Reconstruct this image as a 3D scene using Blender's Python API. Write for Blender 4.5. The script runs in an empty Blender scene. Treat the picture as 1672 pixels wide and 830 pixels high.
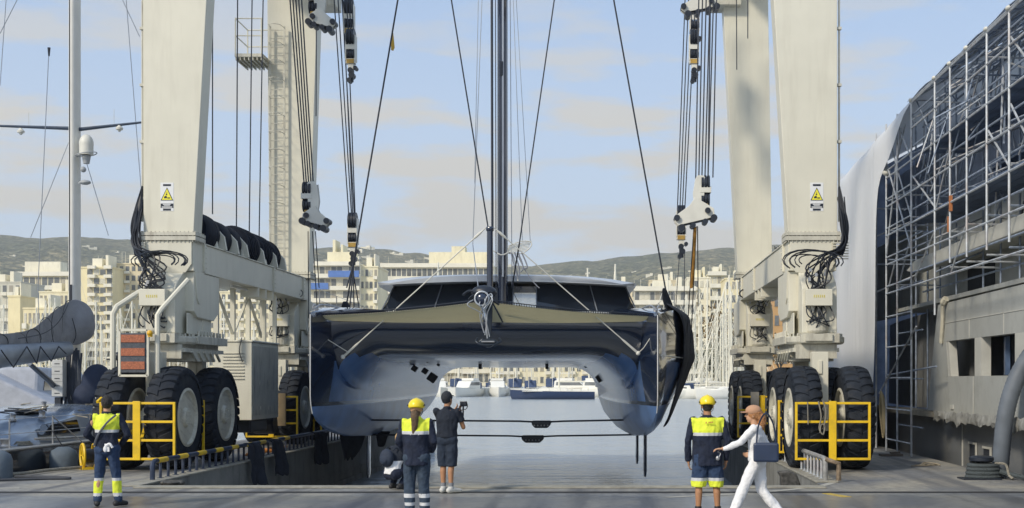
import bpy, bmesh, math, random
from mathutils import Vector, Matrix, noise as mnoise
R = math.radians
random.seed(7)
scene = bpy.context.scene
col = scene.collection

# ------------------------------------------------------------------ camera
CAMZ = 1.95
cam_d = bpy.data.cameras.new('camera')
cam_d.sensor_width = 36.0
cam_d.lens = 36.0 * 2000 / 1672
cam_d.shift_x = -164 / 1672
cam_d.shift_y = 207 / 1672
cam_d.clip_start = 0.1
cam_d.clip_end = 12000
cam = bpy.data.objects.new('camera', cam_d)
cam.location = (0, 0, CAMZ)
cam.rotation_euler = (R(90), 0, 0)
col.objects.link(cam)
scene.camera = cam

# ------------------------------------------------------------------ world, sun, exposure
SUN_EL, SUN_AZ = 36, 222          # azimuth measured clockwise from +Y: behind the camera, to the left
world = bpy.data.worlds.new('World'); scene.world = world
world.use_nodes = True
wn, wl = world.node_tree.nodes, world.node_tree.links
wn.clear()
def N(nodes, t, **kw):
    n = nodes.new(t)
    for k, v in kw.items():
        if k.startswith('i_'): n.inputs[k[2:].replace('_', ' ')].default_value = v
        else: setattr(n, k, v)
    return n
sky = N(wn, 'ShaderNodeTexSky', sky_type='NISHITA', sun_disc=False)
sky.sun_elevation = R(SUN_EL); sky.sun_rotation = R(SUN_AZ)
sky.air_density = 1.0; sky.dust_density = 1.5; sky.ozone_density = 1.4
tc = N(wn, 'ShaderNodeTexCoord')
mp = N(wn, 'ShaderNodeMapping'); mp.inputs['Scale'].default_value = (1.0, 1.0, 4.6)
mp.inputs['Location'].default_value = (0.35, 0.1, 0.23)
n1 = N(wn, 'ShaderNodeTexNoise'); n1.inputs['Scale'].default_value = 5.6; n1.inputs['Detail'].default_value = 6; n1.inputs['Roughness'].default_value = 0.55
rp = N(wn, 'ShaderNodeValToRGB'); rp.color_ramp.elements[0].position = 0.465; rp.color_ramp.elements[1].position = 0.575
rp.color_ramp.elements[1].color = (.9, .9, .9, 1)
sepw = N(wn, 'ShaderNodeSeparateXYZ')
fade = N(wn, 'ShaderNodeMapRange'); fade.inputs['From Min'].default_value = 0.36; fade.inputs['From Max'].default_value = 0.20
mulw = N(wn, 'ShaderNodeMath', operation='MULTIPLY')
veil = N(wn, 'ShaderNodeMix', data_type='RGBA'); veil.inputs['Factor'].default_value = 0.62
veil.inputs['B'].default_value = (3.9, 5.2, 7.4, 1)      # thin high cloud lightening the whole sky
cm = N(wn, 'ShaderNodeMix', data_type='RGBA'); cm.inputs['B'].default_value = (5.1, 4.9, 4.45, 1)
hz = N(wn, 'ShaderNodeMapRange'); hz.inputs['From Min'].default_value = 0.30; hz.inputs['From Max'].default_value = 0.02
hz.inputs['To Min'].default_value = 0.0; hz.inputs['To Max'].default_value = 0.7
hm = N(wn, 'ShaderNodeMix', data_type='RGBA'); hm.inputs['B'].default_value = (5.5, 6.2, 6.9, 1)
bg = N(wn, 'ShaderNodeBackground'); bg.inputs['Strength'].default_value = 0.11
wo = N(wn, 'ShaderNodeOutputWorld')
wl.new(tc.outputs['Generated'], mp.inputs['Vector']); wl.new(mp.outputs['Vector'], n1.inputs['Vector'])
wl.new(tc.outputs['Generated'], sepw.inputs[0]); wl.new(sepw.outputs['Z'], fade.inputs['Value']); wl.new(sepw.outputs['Z'], hz.inputs['Value'])
wl.new(n1.outputs['Fac'], rp.inputs['Fac']); wl.new(rp.outputs['Color'], mulw.inputs[0]); wl.new(fade.outputs['Result'], mulw.inputs[1])
wl.new(sky.outputs['Color'], veil.inputs['A']); wl.new(veil.outputs['Result'], hm.inputs['A']); wl.new(hz.outputs['Result'], hm.inputs['Factor'])
wl.new(hm.outputs['Result'], cm.inputs['A']); wl.new(mulw.outputs[0], cm.inputs['Factor'])
wl.new(cm.outputs['Result'], bg.inputs['Color']); wl.new(bg.outputs[0], wo.inputs[0])

sd = bpy.data.lights.new('sun', 'SUN'); sd.energy = 2.3; sd.angle = R(8); sd.color = (1.0, .90, .74)
so = bpy.data.objects.new('sun', sd); col.objects.link(so)
az, el = R(SUN_AZ), R(SUN_EL)
sv = Vector((math.sin(az) * math.cos(el), math.cos(az) * math.cos(el), math.sin(el)))
so.rotation_euler = sv.to_track_quat('Z', 'Y').to_euler(); so.location = (-40, -40, 60)
vs = scene.view_settings
vs.view_transform = 'Standard'; vs.look = 'None'; vs.exposure = 0.35; vs.gamma = 1.0; vs.use_curve_mapping = False
scene.cycles.volume_bounces = 0; scene.cycles.max_bounces = 7

# ------------------------------------------------------------------ materials
MATS = {}
def mat(name, c, rough=.6, metal=0.0, var=.12, vs=3.0, bump=.0, bs=20.0, dirt=None, damt=.0, dstr=(1, 1, 1), coat=0.0, spec=.5, coords='Object', emit=0):
    if name in MATS: return MATS[name]
    m = bpy.data.materials.new(name); m.use_nodes = True
    nt = m.node_tree; ns, ls = nt.nodes, nt.links
    b = ns['Principled BSDF']
    b.inputs['Roughness'].default_value = rough; b.inputs['Metallic'].default_value = metal
    b.inputs['Coat Weight'].default_value = coat; b.inputs['Coat Roughness'].default_value = .05
    b.inputs['Specular IOR Level'].default_value = spec
    t = N(ns, 'ShaderNodeTexCoord')
    nz = N(ns, 'ShaderNodeTexNoise'); nz.inputs['Scale'].default_value = vs; nz.inputs['Detail'].default_value = 5
    ls.new(t.outputs[coords], nz.inputs['Vector'])
    r = N(ns, 'ShaderNodeValToRGB')
    lo = [max(0, x * (1 - var)) for x in c]; hi = [min(1, x * (1 + var)) for x in c]
    r.color_ramp.elements[0].color = (*lo, 1); r.color_ramp.elements[1].color = (*hi, 1)
    r.color_ramp.elements[0].position = .3; r.color_ramp.elements[1].position = .7
    ls.new(nz.outputs['Fac'], r.inputs['Fac'])
    out = r.outputs['Color']
    if dirt:
        mpn = N(ns, 'ShaderNodeMapping'); mpn.inputs['Scale'].default_value = dstr
        ls.new(t.outputs[coords], mpn.inputs['Vector'])
        n2 = N(ns, 'ShaderNodeTexNoise'); n2.inputs['Scale'].default_value = 2.2; n2.inputs['Detail'].default_value = 8; n2.inputs['Roughness'].default_value = .65
        ls.new(mpn.outputs[0], n2.inputs['Vector'])
        r2 = N(ns, 'ShaderNodeValToRGB'); r2.color_ramp.elements[0].position = .5; r2.color_ramp.elements[1].position = .8
        r2.color_ramp.elements[1].color = (damt, damt, damt, 1)
        ls.new(n2.outputs['Fac'], r2.inputs['Fac'])
        mx = N(ns, 'ShaderNodeMix', data_type='RGBA'); mx.inputs['B'].default_value = (*dirt, 1)
        ls.new(out, mx.inputs['A']); ls.new(r2.outputs['Color'], mx.inputs['Factor'])
        out = mx.outputs['Result']
    ls.new(out, b.inputs['Base Color'])
    if bump:
        n3 = N(ns, 'ShaderNodeTexNoise'); n3.inputs['Scale'].default_value = bs; n3.inputs['Detail'].default_value = 4
        ls.new(t.outputs[coords], n3.inputs['Vector'])
        bp = N(ns, 'ShaderNodeBump'); bp.inputs['Strength'].default_value = bump; bp.inputs['Distance'].default_value = .05
        ls.new(n3.outputs['Fac'], bp.inputs['Height']); ls.new(bp.outputs[0], b.inputs['Normal'])
    if emit:
        b.inputs['Emission Color'].default_value = (*c, 1); b.inputs['Emission Strength'].default_value = emit
    MATS[name] = m
    return m
CREAM = mat('lift_paint', (.665, .64, .525), .45, var=.05, vs=1.2, dirt=(.26, .22, .15), damt=.2, dstr=(2.4, 2.4, .25), bump=.02, bs=3)
CREAM2 = mat('lift_paint_grimy', (.54, .52, .43), .5, var=.1, vs=3, dirt=(.13, .10, .07), damt=.75, dstr=(3, 3, .7))
RUBBER = mat('tyre_rubber', (.014, .019, .028), .75, var=.3, vs=6, spec=.3, dirt=(.075, .07, .06), damt=.5, bump=.25, bs=30)
YELLOW = mat('guard_yellow', (.80, .52, .015), .42, var=.08, vs=5, dirt=(.12, .09, .04), damt=.5)
BLACK = mat('black_rubber_hose', (.010, .014, .022), .5, var=.2)
BLACKM = mat('black_metal', (.014, .019, .03), .4, var=.2, vs=8)
STEEL = mat('bare_steel', (.42, .42, .42), .35, metal=.7, var=.2, vs=10)
GALV = mat('galvanised_tube', (.47, .50, .53), .5, metal=.35, var=.25, vs=5, dirt=(.30, .16, .08), damt=.6)
WIRE = mat('wire_rope', (.016, .022, .036), .55, var=.2)
WIREG = mat('stainless_wire', (.36, .39, .43), .4, metal=.5)
NAVY = mat('navy_gloss_paint', (.013, .022, .048), .12, var=.06, vs=.8, coat=1.0)
NAVYLOW = mat('blue_grey_antifouling', (.08, .155, .33), .3, var=.3, vs=1.3, coat=.15, spec=.35)
NAVYMID = mat('mid_blue_hull_reflection', (.065, .13, .29), .22, var=.35, vs=1.0, coat=.2, spec=.35)  # blue paint with the reflection of water and quay put into its colour
PALE = mat('pale_underside', (.27, .32, .42), .28, var=.08, vs=1.4, coat=.4)  # paler blue for the flat tunnel roof
WHITE = mat('white_gelcoat', (.78, .77, .72), .3, var=.04, coat=.4)
WHITE2 = mat('off_white_paint', (.66, .65, .58), .5, var=.08)
GLASSD = mat('dark_glass', (.012, .018, .03), .06, var=.1, coat=.6)
TRAMP = mat('beige_mesh_net', (.50, .47, .36), .85, var=.1, vs=18, dirt=(.2, .18, .12), damt=.4, bump=.3, bs=120)
CLOTHB = mat('black_cloth', (.012, .016, .026), .9, var=.3, vs=4, bump=.5, bs=9)
COVERG = mat('grey_canvas', (.25, .265, .30), .85, var=.15, vs=3, bump=1.0, bs=3.0)
ALU = mat('brushed_aluminium', (.55, .56, .57), .4, metal=.45, var=.08)
CONC = mat('wall_concrete', (.20, .20, .185), .9, var=.2, vs=1.4, dirt=(.06, .055, .05), damt=.85, dstr=(1.5, 1.5, .4), bump=.3, bs=8)
RED = mat('red_stripe', (.36, .12, .06), .7, var=.35, vs=40)
SKIN = mat('skin', (.52, .29, .17), .55, var=.06, vs=20)
SKINT = mat('tanned_skin', (.40, .20, .10), .55, var=.06, vs=20)
HIVIS = mat('hivis_yellow', (.72, .80, .05), .75, var=.08, vs=14, bump=.3, bs=18)
REFL = mat('reflective_band', (.58, .59, .60), .35, var=.08, vs=20)
NAVYC = mat('navy_workwear', (.010, .016, .036), .9, var=.25, vs=12, bump=.5, bs=16)
TROUS = mat('blue_work_trousers', (.022, .045, .10), .9, var=.2, vs=12, bump=.5, bs=16)
TROUSG = mat('slate_work_trousers', (.035, .055, .085), .9, var=.2, vs=12, bump=.5, bs=16)
HELM = mat('yellow_helmet_shell', (.88, .66, .01), .28, var=.03, coat=.5)
TEEB = mat('dark_polo_fabric', (.010, .015, .026), .9, var=.2, vs=12, bump=.4, bs=16)
SHORTB = mat('dark_shorts_fabric', (.016, .026, .045), .9, var=.2, vs=12, bump=.4, bs=16)
HAIRB = mat('brown_hair', (.12, .075, .04), .6, var=.35, vs=30, bump=.6, bs=60)
HAIRD = mat('dark_hair', (.016, .013, .012), .55, var=.3, vs=30, bump=.6, bs=60)
HAIRO = mat('ginger_hair', (.42, .19, .07), .6, var=.3, vs=30, bump=.6, bs=60)
WCLOTH = mat('white_cotton', (.78, .78, .78), .85, var=.05, vs=8, bump=.4, bs=14)
BAGB = mat('navy_leather', (.02, .035, .075), .45, var=.2)
SHOE = mat('dark_boot_leather', (.02, .02, .022), .6)
SHOEW = mat('pale_trainer', (.55, .54, .50), .6)
STREAM = mat('rust_webbing', (.42, .21, .04), .85, var=.3, vs=8)

# ------------------------------------------------------------------ mesh helpers
def px(u, v, Y):
    """pixel of the photograph at distance Y -> point in the world"""
    return Vector(((u - 1000) * Y / 2000, Y, CAMZ - (v - 622) * Y / 2000))
ROOT = {}      # object -> matrix of its thing's root
class MB:
    def __init__(s): s.bm = bmesh.new(); s.mi = 0
    def _f(s, vs):
        try:
            f = s.bm.faces.new(vs); f.material_index = s.mi; return f
        except ValueError: return None
    def m(s, i): s.mi = i; return s
    def bx(s, x0, x1, y0, y1, z0, z1, M=None):
        vs = [Vector((x, y, z)) for z in (z0, z1) for (x, y) in ((x0, y0), (x1, y0), (x1, y1), (x0, y1))]
        if M: vs = [M @ v for v in vs]
        v = [s.bm.verts.new(p) for p in vs]
        for q in ((0, 3, 2, 1), (4, 5, 6, 7), (0, 1, 5, 4), (1, 2, 6, 5), (2, 3, 7, 6), (3, 0, 4, 7)): s._f([v[i] for i in q])
        return s
    def bar(s, p, q, w, h, up=(0, 0, 1)):
        p, q = Vector(p), Vector(q); d = (q - p); L = d.length
        if L < 1e-6: return s
        d.normalize(); up = Vector(up)
        if abs(d.dot(up)) > .98: up = Vector((0, 1, 0))
        x = d.cross(up).normalized(); z = x.cross(d)
        M = Matrix(((x.x, d.x, z.x, p.x), (x.y, d.y, z.y, p.y), (x.z, d.z, z.z, p.z), (0, 0, 0, 1)))
        return s.bx(-w / 2, w / 2, 0, L, -h / 2, h / 2, M)
    def ring(s, c, ax, r, n, ref=None):
        ax = Vector(ax).normalized()
        ref = ref or (Vector((0, 0, 1)) if abs(ax.z) < .9 else Vector((1, 0, 0)))
        a = ax.cross(ref).normalized(); b = a.cross(ax)
        return [s.bm.verts.new(Vector(c) + a * (r * math.cos(2 * math.pi * i / n)) + b * (r * math.sin(2 * math.pi * i / n))) for i in range(n)]
    def skin(s, rings, caps=True, closed=False):
        prs = list(zip(rings, rings[1:])) + ([(rings[-1], rings[0])] if closed else [])
        for A, B in prs:
            n = len(A)
            for i in range(n): s._f([A[i], A[(i + 1) % n], B[(i + 1) % n], B[i]])
        if caps and not closed:
            s._f(list(reversed(rings[0]))); s._f(rings[-1])
        return s
    def tube(s, p, q, r, r2=None, n=8):
        p, q = Vector(p), Vector(q); d = q - p
        if d.length < 1e-6: return s
        return s.skin([s.ring(p, d, r, n), s.ring(q, d, r if r2 is None else r2, n)])
    def path(s, pts, r, n=6, closed=False):
        pts = [Vector(p) for p in pts]; rings = []
        k = len(pts); ref = Vector((0, 0, 1))
        for i, p in enumerate(pts):
            a = pts[(i - 1) % k] if (closed or i > 0) else p
            b = pts[(i + 1) % k] if (closed or i < k - 1) else p
            d = (b - a)
            if d.length < 1e-9: d = Vector((0, 0, 1))
            d.normalize()
            if abs(d.dot(ref)) > .97: ref = Vector((1, 0, 0)) if abs(d.x) < .8 else Vector((0, 1, 0))
            ref = (ref - d * ref.dot(d)).normalized()
            rr = r[i] if isinstance(r, (list, tuple)) else r
            rings.append(s.ring(p, d, rr, n, ref))
        return s.skin(rings, True, closed)
    def prism(s, poly, plane, a, b):
        """poly of 2D points; plane 'xz' (extrude y a..b), 'yz' (extrude x), 'xy' (extrude z)"""
        def P(p, t):
            return Vector((p[0], t, p[1])) if plane == 'xz' else Vector((t, p[0], p[1])) if plane == 'yz' else Vector((p[0], p[1], t))
        A = [s.bm.verts.new(P(p, a)) for p in poly]; B = [s.bm.verts.new(P(p, b)) for p in poly]
        n = len(poly)
        for i in range(n): s._f([A[i], A[(i + 1) % n], B[(i + 1) % n], B[i]])
        s._f(list(reversed(A))); s._f(B)
        return s
    def lathe(s, prof, c, ax, n=24, ref=None):
        """prof: list of (distance along axis, radius)"""
        ax = Vector(ax).normalized(); c = Vector(c)
        rings = [s.ring(c + ax * t, ax, max(r, 1e-4), n, ref) for t, r in prof]
        return s.skin(rings)
    def ell(s, c, r, n=12, k=8, M=None):
        c = Vector(c); rings = []
        if not hasattr(r, '__len__'): r = (r, r, r)
        for j in range(k + 1):
            th = math.pi * (j + (0.02 if j == 0 else -0.02 if j == k else 0)) / k
            rg = []
            for i in range(n):
                ph = 2 * math.pi * i / n
                v = Vector((r[0] * math.sin(th) * math.cos(ph), r[1] * math.sin(th) * math.sin(ph), -r[2] * math.cos(th)))
                if M: v = M @ v
                rg.append(s.bm.verts.new(c + v))
            rings.append(rg)
        return s.skin(rings)
    def cap(s, p, q, r, r2=None, n=12):
        r2 = r if r2 is None else r2
        s.tube(p, q, r, r2, n); s.ell(p, r, n, 8); s.ell(q, r2, n, 8); return s
    def grid(s, P, closed_u=False):
        rows = [[s.bm.verts.new(p) for p in row] for row in P]
        for A, B in zip(rows, rows[1:]):
            for i in range(len(A) - 1): s._f([A[i], A[i + 1], B[i + 1], B[i]])
        return s
    def islands(s):
        seen = set(); out = []
        for v in s.bm.verts:
            if v in seen: continue
            st = [v]; isl = []; seen.add(v)
            while st:
                a = st.pop(); isl.append(a)
                for e_ in a.link_edges:
                    o_ = e_.other_vert(a)
                    if o_ not in seen: seen.add(o_); st.append(o_)
            out.append(isl)
        return out
    def split(s, name, mats, parent=None, **kw):
        """one object for every loose piece"""
        out = []
        for isl in s.islands():
            ids = {v: i for i, v in enumerate(isl)}; q = MB()
            nv = [q.bm.verts.new(v.co) for v in isl]
            for f in {f for v in isl for f in v.link_faces}:
                g_ = q._f([nv[ids[v]] for v in f.verts])
                if g_: g_.material_index = f.material_index
            out.append(q.build(name, mats, parent, **kw))
        s.bm.free(); return out
    def build(s, name, mats, parent=None, smooth=True, bevel=0, world=True, solid=0, sub=0, remesh=0, hard=None, angle=40, lap=0):
        bm = s.bm
        if bevel:
            pass
        bmesh.ops.recalc_face_normals(bm, faces=bm.faces) if not solid else None
        rm = ROOT.get(parent, Matrix()) if parent else Matrix()
        if world and parent: bm.transform(rm.inverted())
        me = bpy.data.meshes.new(name); bm.to_mesh(me); bm.free()
        if not isinstance(mats, (list, tuple)): mats = [mats]
        for m_ in mats: me.materials.append(m_)
        o = bpy.data.objects.new(name, me); col.objects.link(o)
        if parent: o.parent = parent; ROOT[o] = rm
        mods = []
        if remesh:
            md = o.modifiers.new('r', 'REMESH'); md.mode = 'VOXEL'; md.voxel_size = remesh; md.use_smooth_shade = True
            md = o.modifiers.new('s', 'SMOOTH'); md.iterations = 3; md.factor = .5; mods.append(1)
        if bevel:
            md = o.modifiers.new('b', 'BEVEL'); md.width = bevel; md.segments = 2; md.limit_method = 'ANGLE'; md.angle_limit = R(35); mods.append(1)
        if solid:
            md = o.modifiers.new('t', 'SOLIDIFY'); md.thickness = solid; md.offset = 0; mods.append(1)
        if sub:
            md = o.modifiers.new('u', 'SUBSURF'); md.levels = sub; md.render_levels = sub; mods.append(1)
        if mods:
            dg = bpy.context.evaluated_depsgraph_get()
            me2 = bpy.data.meshes.new_from_object(o.evaluated_get(dg), depsgraph=dg)
            o.modifiers.clear(); o.data = me2; bpy.data.meshes.remove(me); me = me2; me.name = name
        if smooth:
            for p in me.polygons: p.use_smooth = True
            try: me.set_sharp_from_angle(angle=R(angle))
            except Exception: pass
        return o
def tag(o, label=None, cat=None, group=None, kind=None):
    if label: o['label'] = label
    if cat: o['category'] = cat
    if group: o['group'] = group
    if kind: o['kind'] = kind
    return o
def empty(name, loc, rz=0, label=None, cat=None, group=None):
    o = bpy.data.objects.new(name, None); col.objects.link(o)
    o.empty_display_size = .2
    o.location = loc; o.rotation_euler = (0, 0, rz)
    ROOT[o] = Matrix.Translation(Vector(loc)) @ Matrix.Rotation(rz, 4, 'Z')
    return tag(o, label, cat, group)
def kids(o): return [c for c in bpy.data.objects if c.parent == o]
def copy_tree(o, parent=None, _k=None):
    c = o.copy(); col.objects.link(c)
    if parent: c.parent = parent
    for ch in kids(o): copy_tree(ch, c)
    return c
def part_at(o, name, M, parent):
    """copy of a part mesh (with its sub-parts) placed by matrix under parent"""
    c = o.copy(); col.objects.link(c); c.parent = parent; c.matrix_local = M
    return c
def catmull(pts, k=6):
    pts = [Vector(p) for p in pts]; out = []
    P = [pts[0]] + pts + [pts[-1]]
    for i in range(1, len(P) - 2):
        a, b, c, d = P[i - 1:i + 3]
        for j in range(k):
            t = j / k
            out.append(.5 * ((2 * b) + (c - a) * t + (2 * a - 5 * b + 4 * c - d) * t * t + (3 * b - a - 3 * c + d) * t ** 3))
    out.append(pts[-1]); return out

# net: lets daylight through from above
_m = TRAMP; _ns, _ls = _m.node_tree.nodes, _m.node_tree.links
_tl = N(_ns, 'ShaderNodeBsdfTranslucent'); _tl.inputs['Color'].default_value = (.72, .68, .52, 1); _mx = N(_ns, 'ShaderNodeMixShader'); _mx.inputs['Fac'].default_value = .6
_ls.new(_ns['Principled BSDF'].outputs[0], _mx.inputs[1]); _ls.new(_tl.outputs[0], _mx.inputs[2]); _ls.new(_mx.outputs[0], _ns['Material Output'].inputs[0])
# ------------------------------------------------------------------ setting: quay, water, far shore, hills
WZ = -1.40
QL0, QL1, QR0, QR1, QY = -12.2, -8.7, 3.9, 8.0, 22.5
def concrete_ground():
    m = bpy.data.materials.new('quay_concrete'); m.use_nodes = True
    ns, ls = m.node_tree.nodes, m.node_tree.links; b = ns['Principled BSDF']
    t = N(ns, 'ShaderNodeTexCoord')
    def noise(sc, det, mpv=None):
        n = N(ns, 'ShaderNodeTexNoise'); n.inputs['Scale'].default_value = sc; n.inputs['Detail'].default_value = det
        if mpv:
            q = N(ns, 'ShaderNodeMapping'); q.inputs['Scale'].default_value = mpv; ls.new(t.outputs['Object'], q.inputs[0]); ls.new(q.outputs[0], n.inputs['Vector'])
        else: ls.new(t.outputs['Object'], n.inputs['Vector'])
        return n
    a = noise(.55, 8); r = N(ns, 'ShaderNodeValToRGB')
    r.color_ramp.elements[0].position = .3; r.color_ramp.elements[0].color = (.16, .175, .195, 1)
    r.color_ramp.elements[1].position = .72; r.color_ramp.elements[1].color = (.39, .36, .285, 1)
    ls.new(a.outputs['Fac'], r.inputs['Fac'])
    st = noise(6, 8); r2 = N(ns, 'ShaderNodeValToRGB'); r2.color_ramp.elements[0].position = .36; r2.color_ramp.elements[0].color = (.72, .72, .74, 1); r2.color_ramp.elements[1].position = .6
    ls.new(st.outputs['Fac'], r2.inputs['Fac'])
    mx = N(ns, 'ShaderNodeMix', data_type='RGBA', blend_type='MULTIPLY'); mx.inputs['Factor'].default_value = 1
    ls.new(r.outputs[0], mx.inputs['A']); ls.new(r2.outputs[0], mx.inputs['B'])
    # wheel tracks: dark rubber streaks along Y
    tr = noise(1.0, 4, (2.2, .12, 1)); r3 = N(ns, 'ShaderNodeValToRGB'); r3.color_ramp.elements[0].position = .47; r3.color_ramp.elements[1].position = .62; r3.color_ramp.elements[1].color = (.8, .8, .8, 1)
    ls.new(tr.outputs['Fac'], r3.inputs['Fac'])
    m2 = N(ns, 'ShaderNodeMix', data_type='RGBA'); m2.inputs['B'].default_value = (.10, .103, .11, 1)
    ls.new(mx.outputs['Result'], m2.inputs['A']); ls.new(r3.outputs[0], m2.inputs['Factor'])
    # washed-down wet area near the slipway mouth
    sp = N(ns, 'ShaderNodeSeparateXYZ'); ls.new(t.outputs['Object'], sp.inputs[0])
    wetn = noise(.45, 6, (1, 2.4, 1))
    ad = N(ns, 'ShaderNodeMath', operation='MULTIPLY_ADD'); ad.inputs[1].default_value = 3.2
    ls.new(wetn.outputs['Fac'], ad.inputs[0]); ls.new(sp.outputs['Y'], ad.inputs[2])
    mr = N(ns, 'ShaderNodeMapRange'); mr.inputs['From Min'].default_value = 23.0; mr.inputs['From Max'].default_value = 22.2
    ls.new(ad.outputs[0], mr.inputs['Value'])
    m3 = N(ns, 'ShaderNodeMix', data_type='RGBA', blend_type='MULTIPLY'); m3.inputs['B'].default_value = (.80, .84, .92, 1)
    ls.new(m2.outputs['Result'], m3.inputs['A']); ls.new(mr.outputs['Result'], m3.inputs['Factor'])
    ls.new(m3.outputs['Result'], b.inputs['Base Color'])
    mr2 = N(ns, 'ShaderNodeMapRange'); mr2.inputs['To Min'].default_value = .82; mr2.inputs['To Max'].default_value = .3
    ls.new(mr.outputs['Result'], mr2.inputs['Value']); ls.new(mr2.outputs['Result'], b.inputs['Roughness'])
    n3 = noise(14, 6); bp = N(ns, 'ShaderNodeBump'); bp.inputs['Strength'].default_value = .22; bp.inputs['Distance'].default_value = .02
    ls.new(n3.outputs['Fac'], bp.inputs['Height']); ls.new(bp.outputs[0], b.inputs['Normal'])
    return m
QUAY = concrete_ground()
g = MB()
outline = [(-90, -30), (90, -30), (90, QY), (QR1, QY), (QR1, 60), (QR0, 60), (QR0, QY), (QL1, QY), (QL1, 60), (QL0, 60), (QL0, 23.4), (-14.5, 21.6), (-90, 21.6)]
outline[2] = (90, 21.5); outline[3] = (QR1, 21.5)
g.prism(outline, 'xy', -3.5, 0)
for f in g.bm.faces: f.material_index = 0 if f.normal.z > .5 or (f.calc_center_median().z > -.001) else 1
tag(g.build('quay', [QUAY, CONC], smooth=False), kind='structure')
# pale coping along the basin edge, each a shallow raised strip
cp = MB()
cp.bx(QL1 - .42, QL1 + .02, QY, 59.9, .0, .035); cp.bx(QR0 - .02, QR0 + .42, QY + .9, 59.9, .0, .035)
cp.bx(QL1 + .02, QR0 - .02, QY - .34, QY + .02, .0, .03)
COPE = mat('coping_stone', (.30, .285, .235), .85, var=.2, vs=4, dirt=(.09, .08, .07), damt=.7, bump=.3, bs=14)
tag(cp.build('quay_coping', COPE, smooth=False, bevel=.01), kind='structure')
dr = MB(); dr.bx(-40, 40, 21.28, 21.42, .0, .006); dr.bx(-40, 40, 21.25, 21.28, 0, .012); dr.bx(-40, 40, 21.42, 21.45, 0, .012)
DRAIN = mat('drain_slot', (.025, .027, .03), .7)
tag(dr.build('drainage_channel', DRAIN, smooth=False), kind='structure')
mk = MB(); 
mk.prism([(3.72, 20.55), (4.0, 21.0), (3.78, 21.2), (3.55, 20.75)], 'xy', .001, .006) if False else None
mk.prism([(3.62, 21.16), (3.78, 21.22), (4.02, 20.55), (3.86, 20.5)], 'xy', .001, .006)
WORN = mat('worn_yellow_paint', (.50, .36, .07), .8, var=.3, vs=25, dirt=(.14, .13, .12), damt=.9)
tag(mk.build('pavement', WORN, smooth=False), kind='structure').name = 'road_marking'
ml = MB(); pts = [(.9, 20.45), (2.0, 21.0), (3.0, 21.75), (3.8, 22.6), (4.25, 23.5)]
q = catmull([(a, b, 0) for a, b in pts], 5)
ml.grid([[Vector((p.x - .06, p.y + .05, .005)) for p in q], [Vector((p.x + .06, p.y - .05, .005)) for p in q]])
ml.bx(-16, -10.75, 22.2, 22.27, .001, .006)
WORNW = mat('worn_white_paint', (.42, .41, .36), .8, var=.2, vs=25, dirt=(.16, .15, .14), damt=.9)
tag(ml.build('road_marking', WORNW, smooth=False), kind='structure')

# water: one sheet
def water_mat():
    m = bpy.data.materials.new('harbour_water'); m.use_nodes = True
    ns, ls = m.node_tree.nodes, m.node_tree.links; b = ns['Principled BSDF']
    b.inputs['Base Color'].default_value = (.34, .38, .40, 1); b.inputs['Roughness'].default_value = .2; b.inputs['IOR'].default_value = 1.45
    b.inputs['Specular IOR Level'].default_value = .75
    t = N(ns, 'ShaderNodeTexCoord')
    hs = []
    for sc, mpv, st in ((1.1, (.35, 1.3, 1), 1.0), (4.5, (.5, 1.1, 1), .35), (.22, (.3, 1.8, 1), 1.6)):
        q = N(ns, 'ShaderNodeMapping'); q.inputs['Scale'].default_value = mpv; ls.new(t.outputs['Object'], q.inputs[0])
        n = N(ns, 'ShaderNodeTexNoise'); n.inputs['Scale'].default_value = sc; n.inputs['Detail'].default_value = 3; ls.new(q.outputs[0], n.inputs['Vector'])
        k = N(ns, 'ShaderNodeMath', operation='MULTIPLY'); k.inputs[1].default_value = st; ls.new(n.outputs['Fac'], k.inputs[0]); hs.append(k)
    a = N(ns, 'ShaderNodeMath', operation='ADD'); ls.new(hs[0].outputs[0], a.inputs[0]); ls.new(hs[1].outputs[0], a.inputs[1])
    a2 = N(ns, 'ShaderNodeMath', operation='ADD'); ls.new(a.outputs[0], a2.inputs[0]); ls.new(hs[2].outputs[0], a2.inputs[1])
    bp = N(ns, 'ShaderNodeBump'); bp.inputs['Strength'].default_value = .85; bp.inputs['Distance'].default_value = .16
    ls.new(a2.outputs[0], bp.inputs['Height']); ls.new(bp.outputs[0], b.inputs['Normal'])
    return m
w = MB(); w.grid([[Vector((-900, 5, WZ)), Vector((900, 5, WZ))], [Vector((-900, 400, WZ)), Vector((900, 400, WZ))]])
tag(w.build('water', water_mat(), smooth=False), kind='structure')
# far promenade and land
CITYG = mat('far_pavement', (.34, .32, .27), .9, var=.15, vs=.2)
w = MB(); w.bx(-900, 900, 305, 1500, -3, -.1); w.bx(-900, 900, 304.2, 305, -3, .25)
tag(w.build('far_quay', CITYG, smooth=False), kind='structure')

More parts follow.
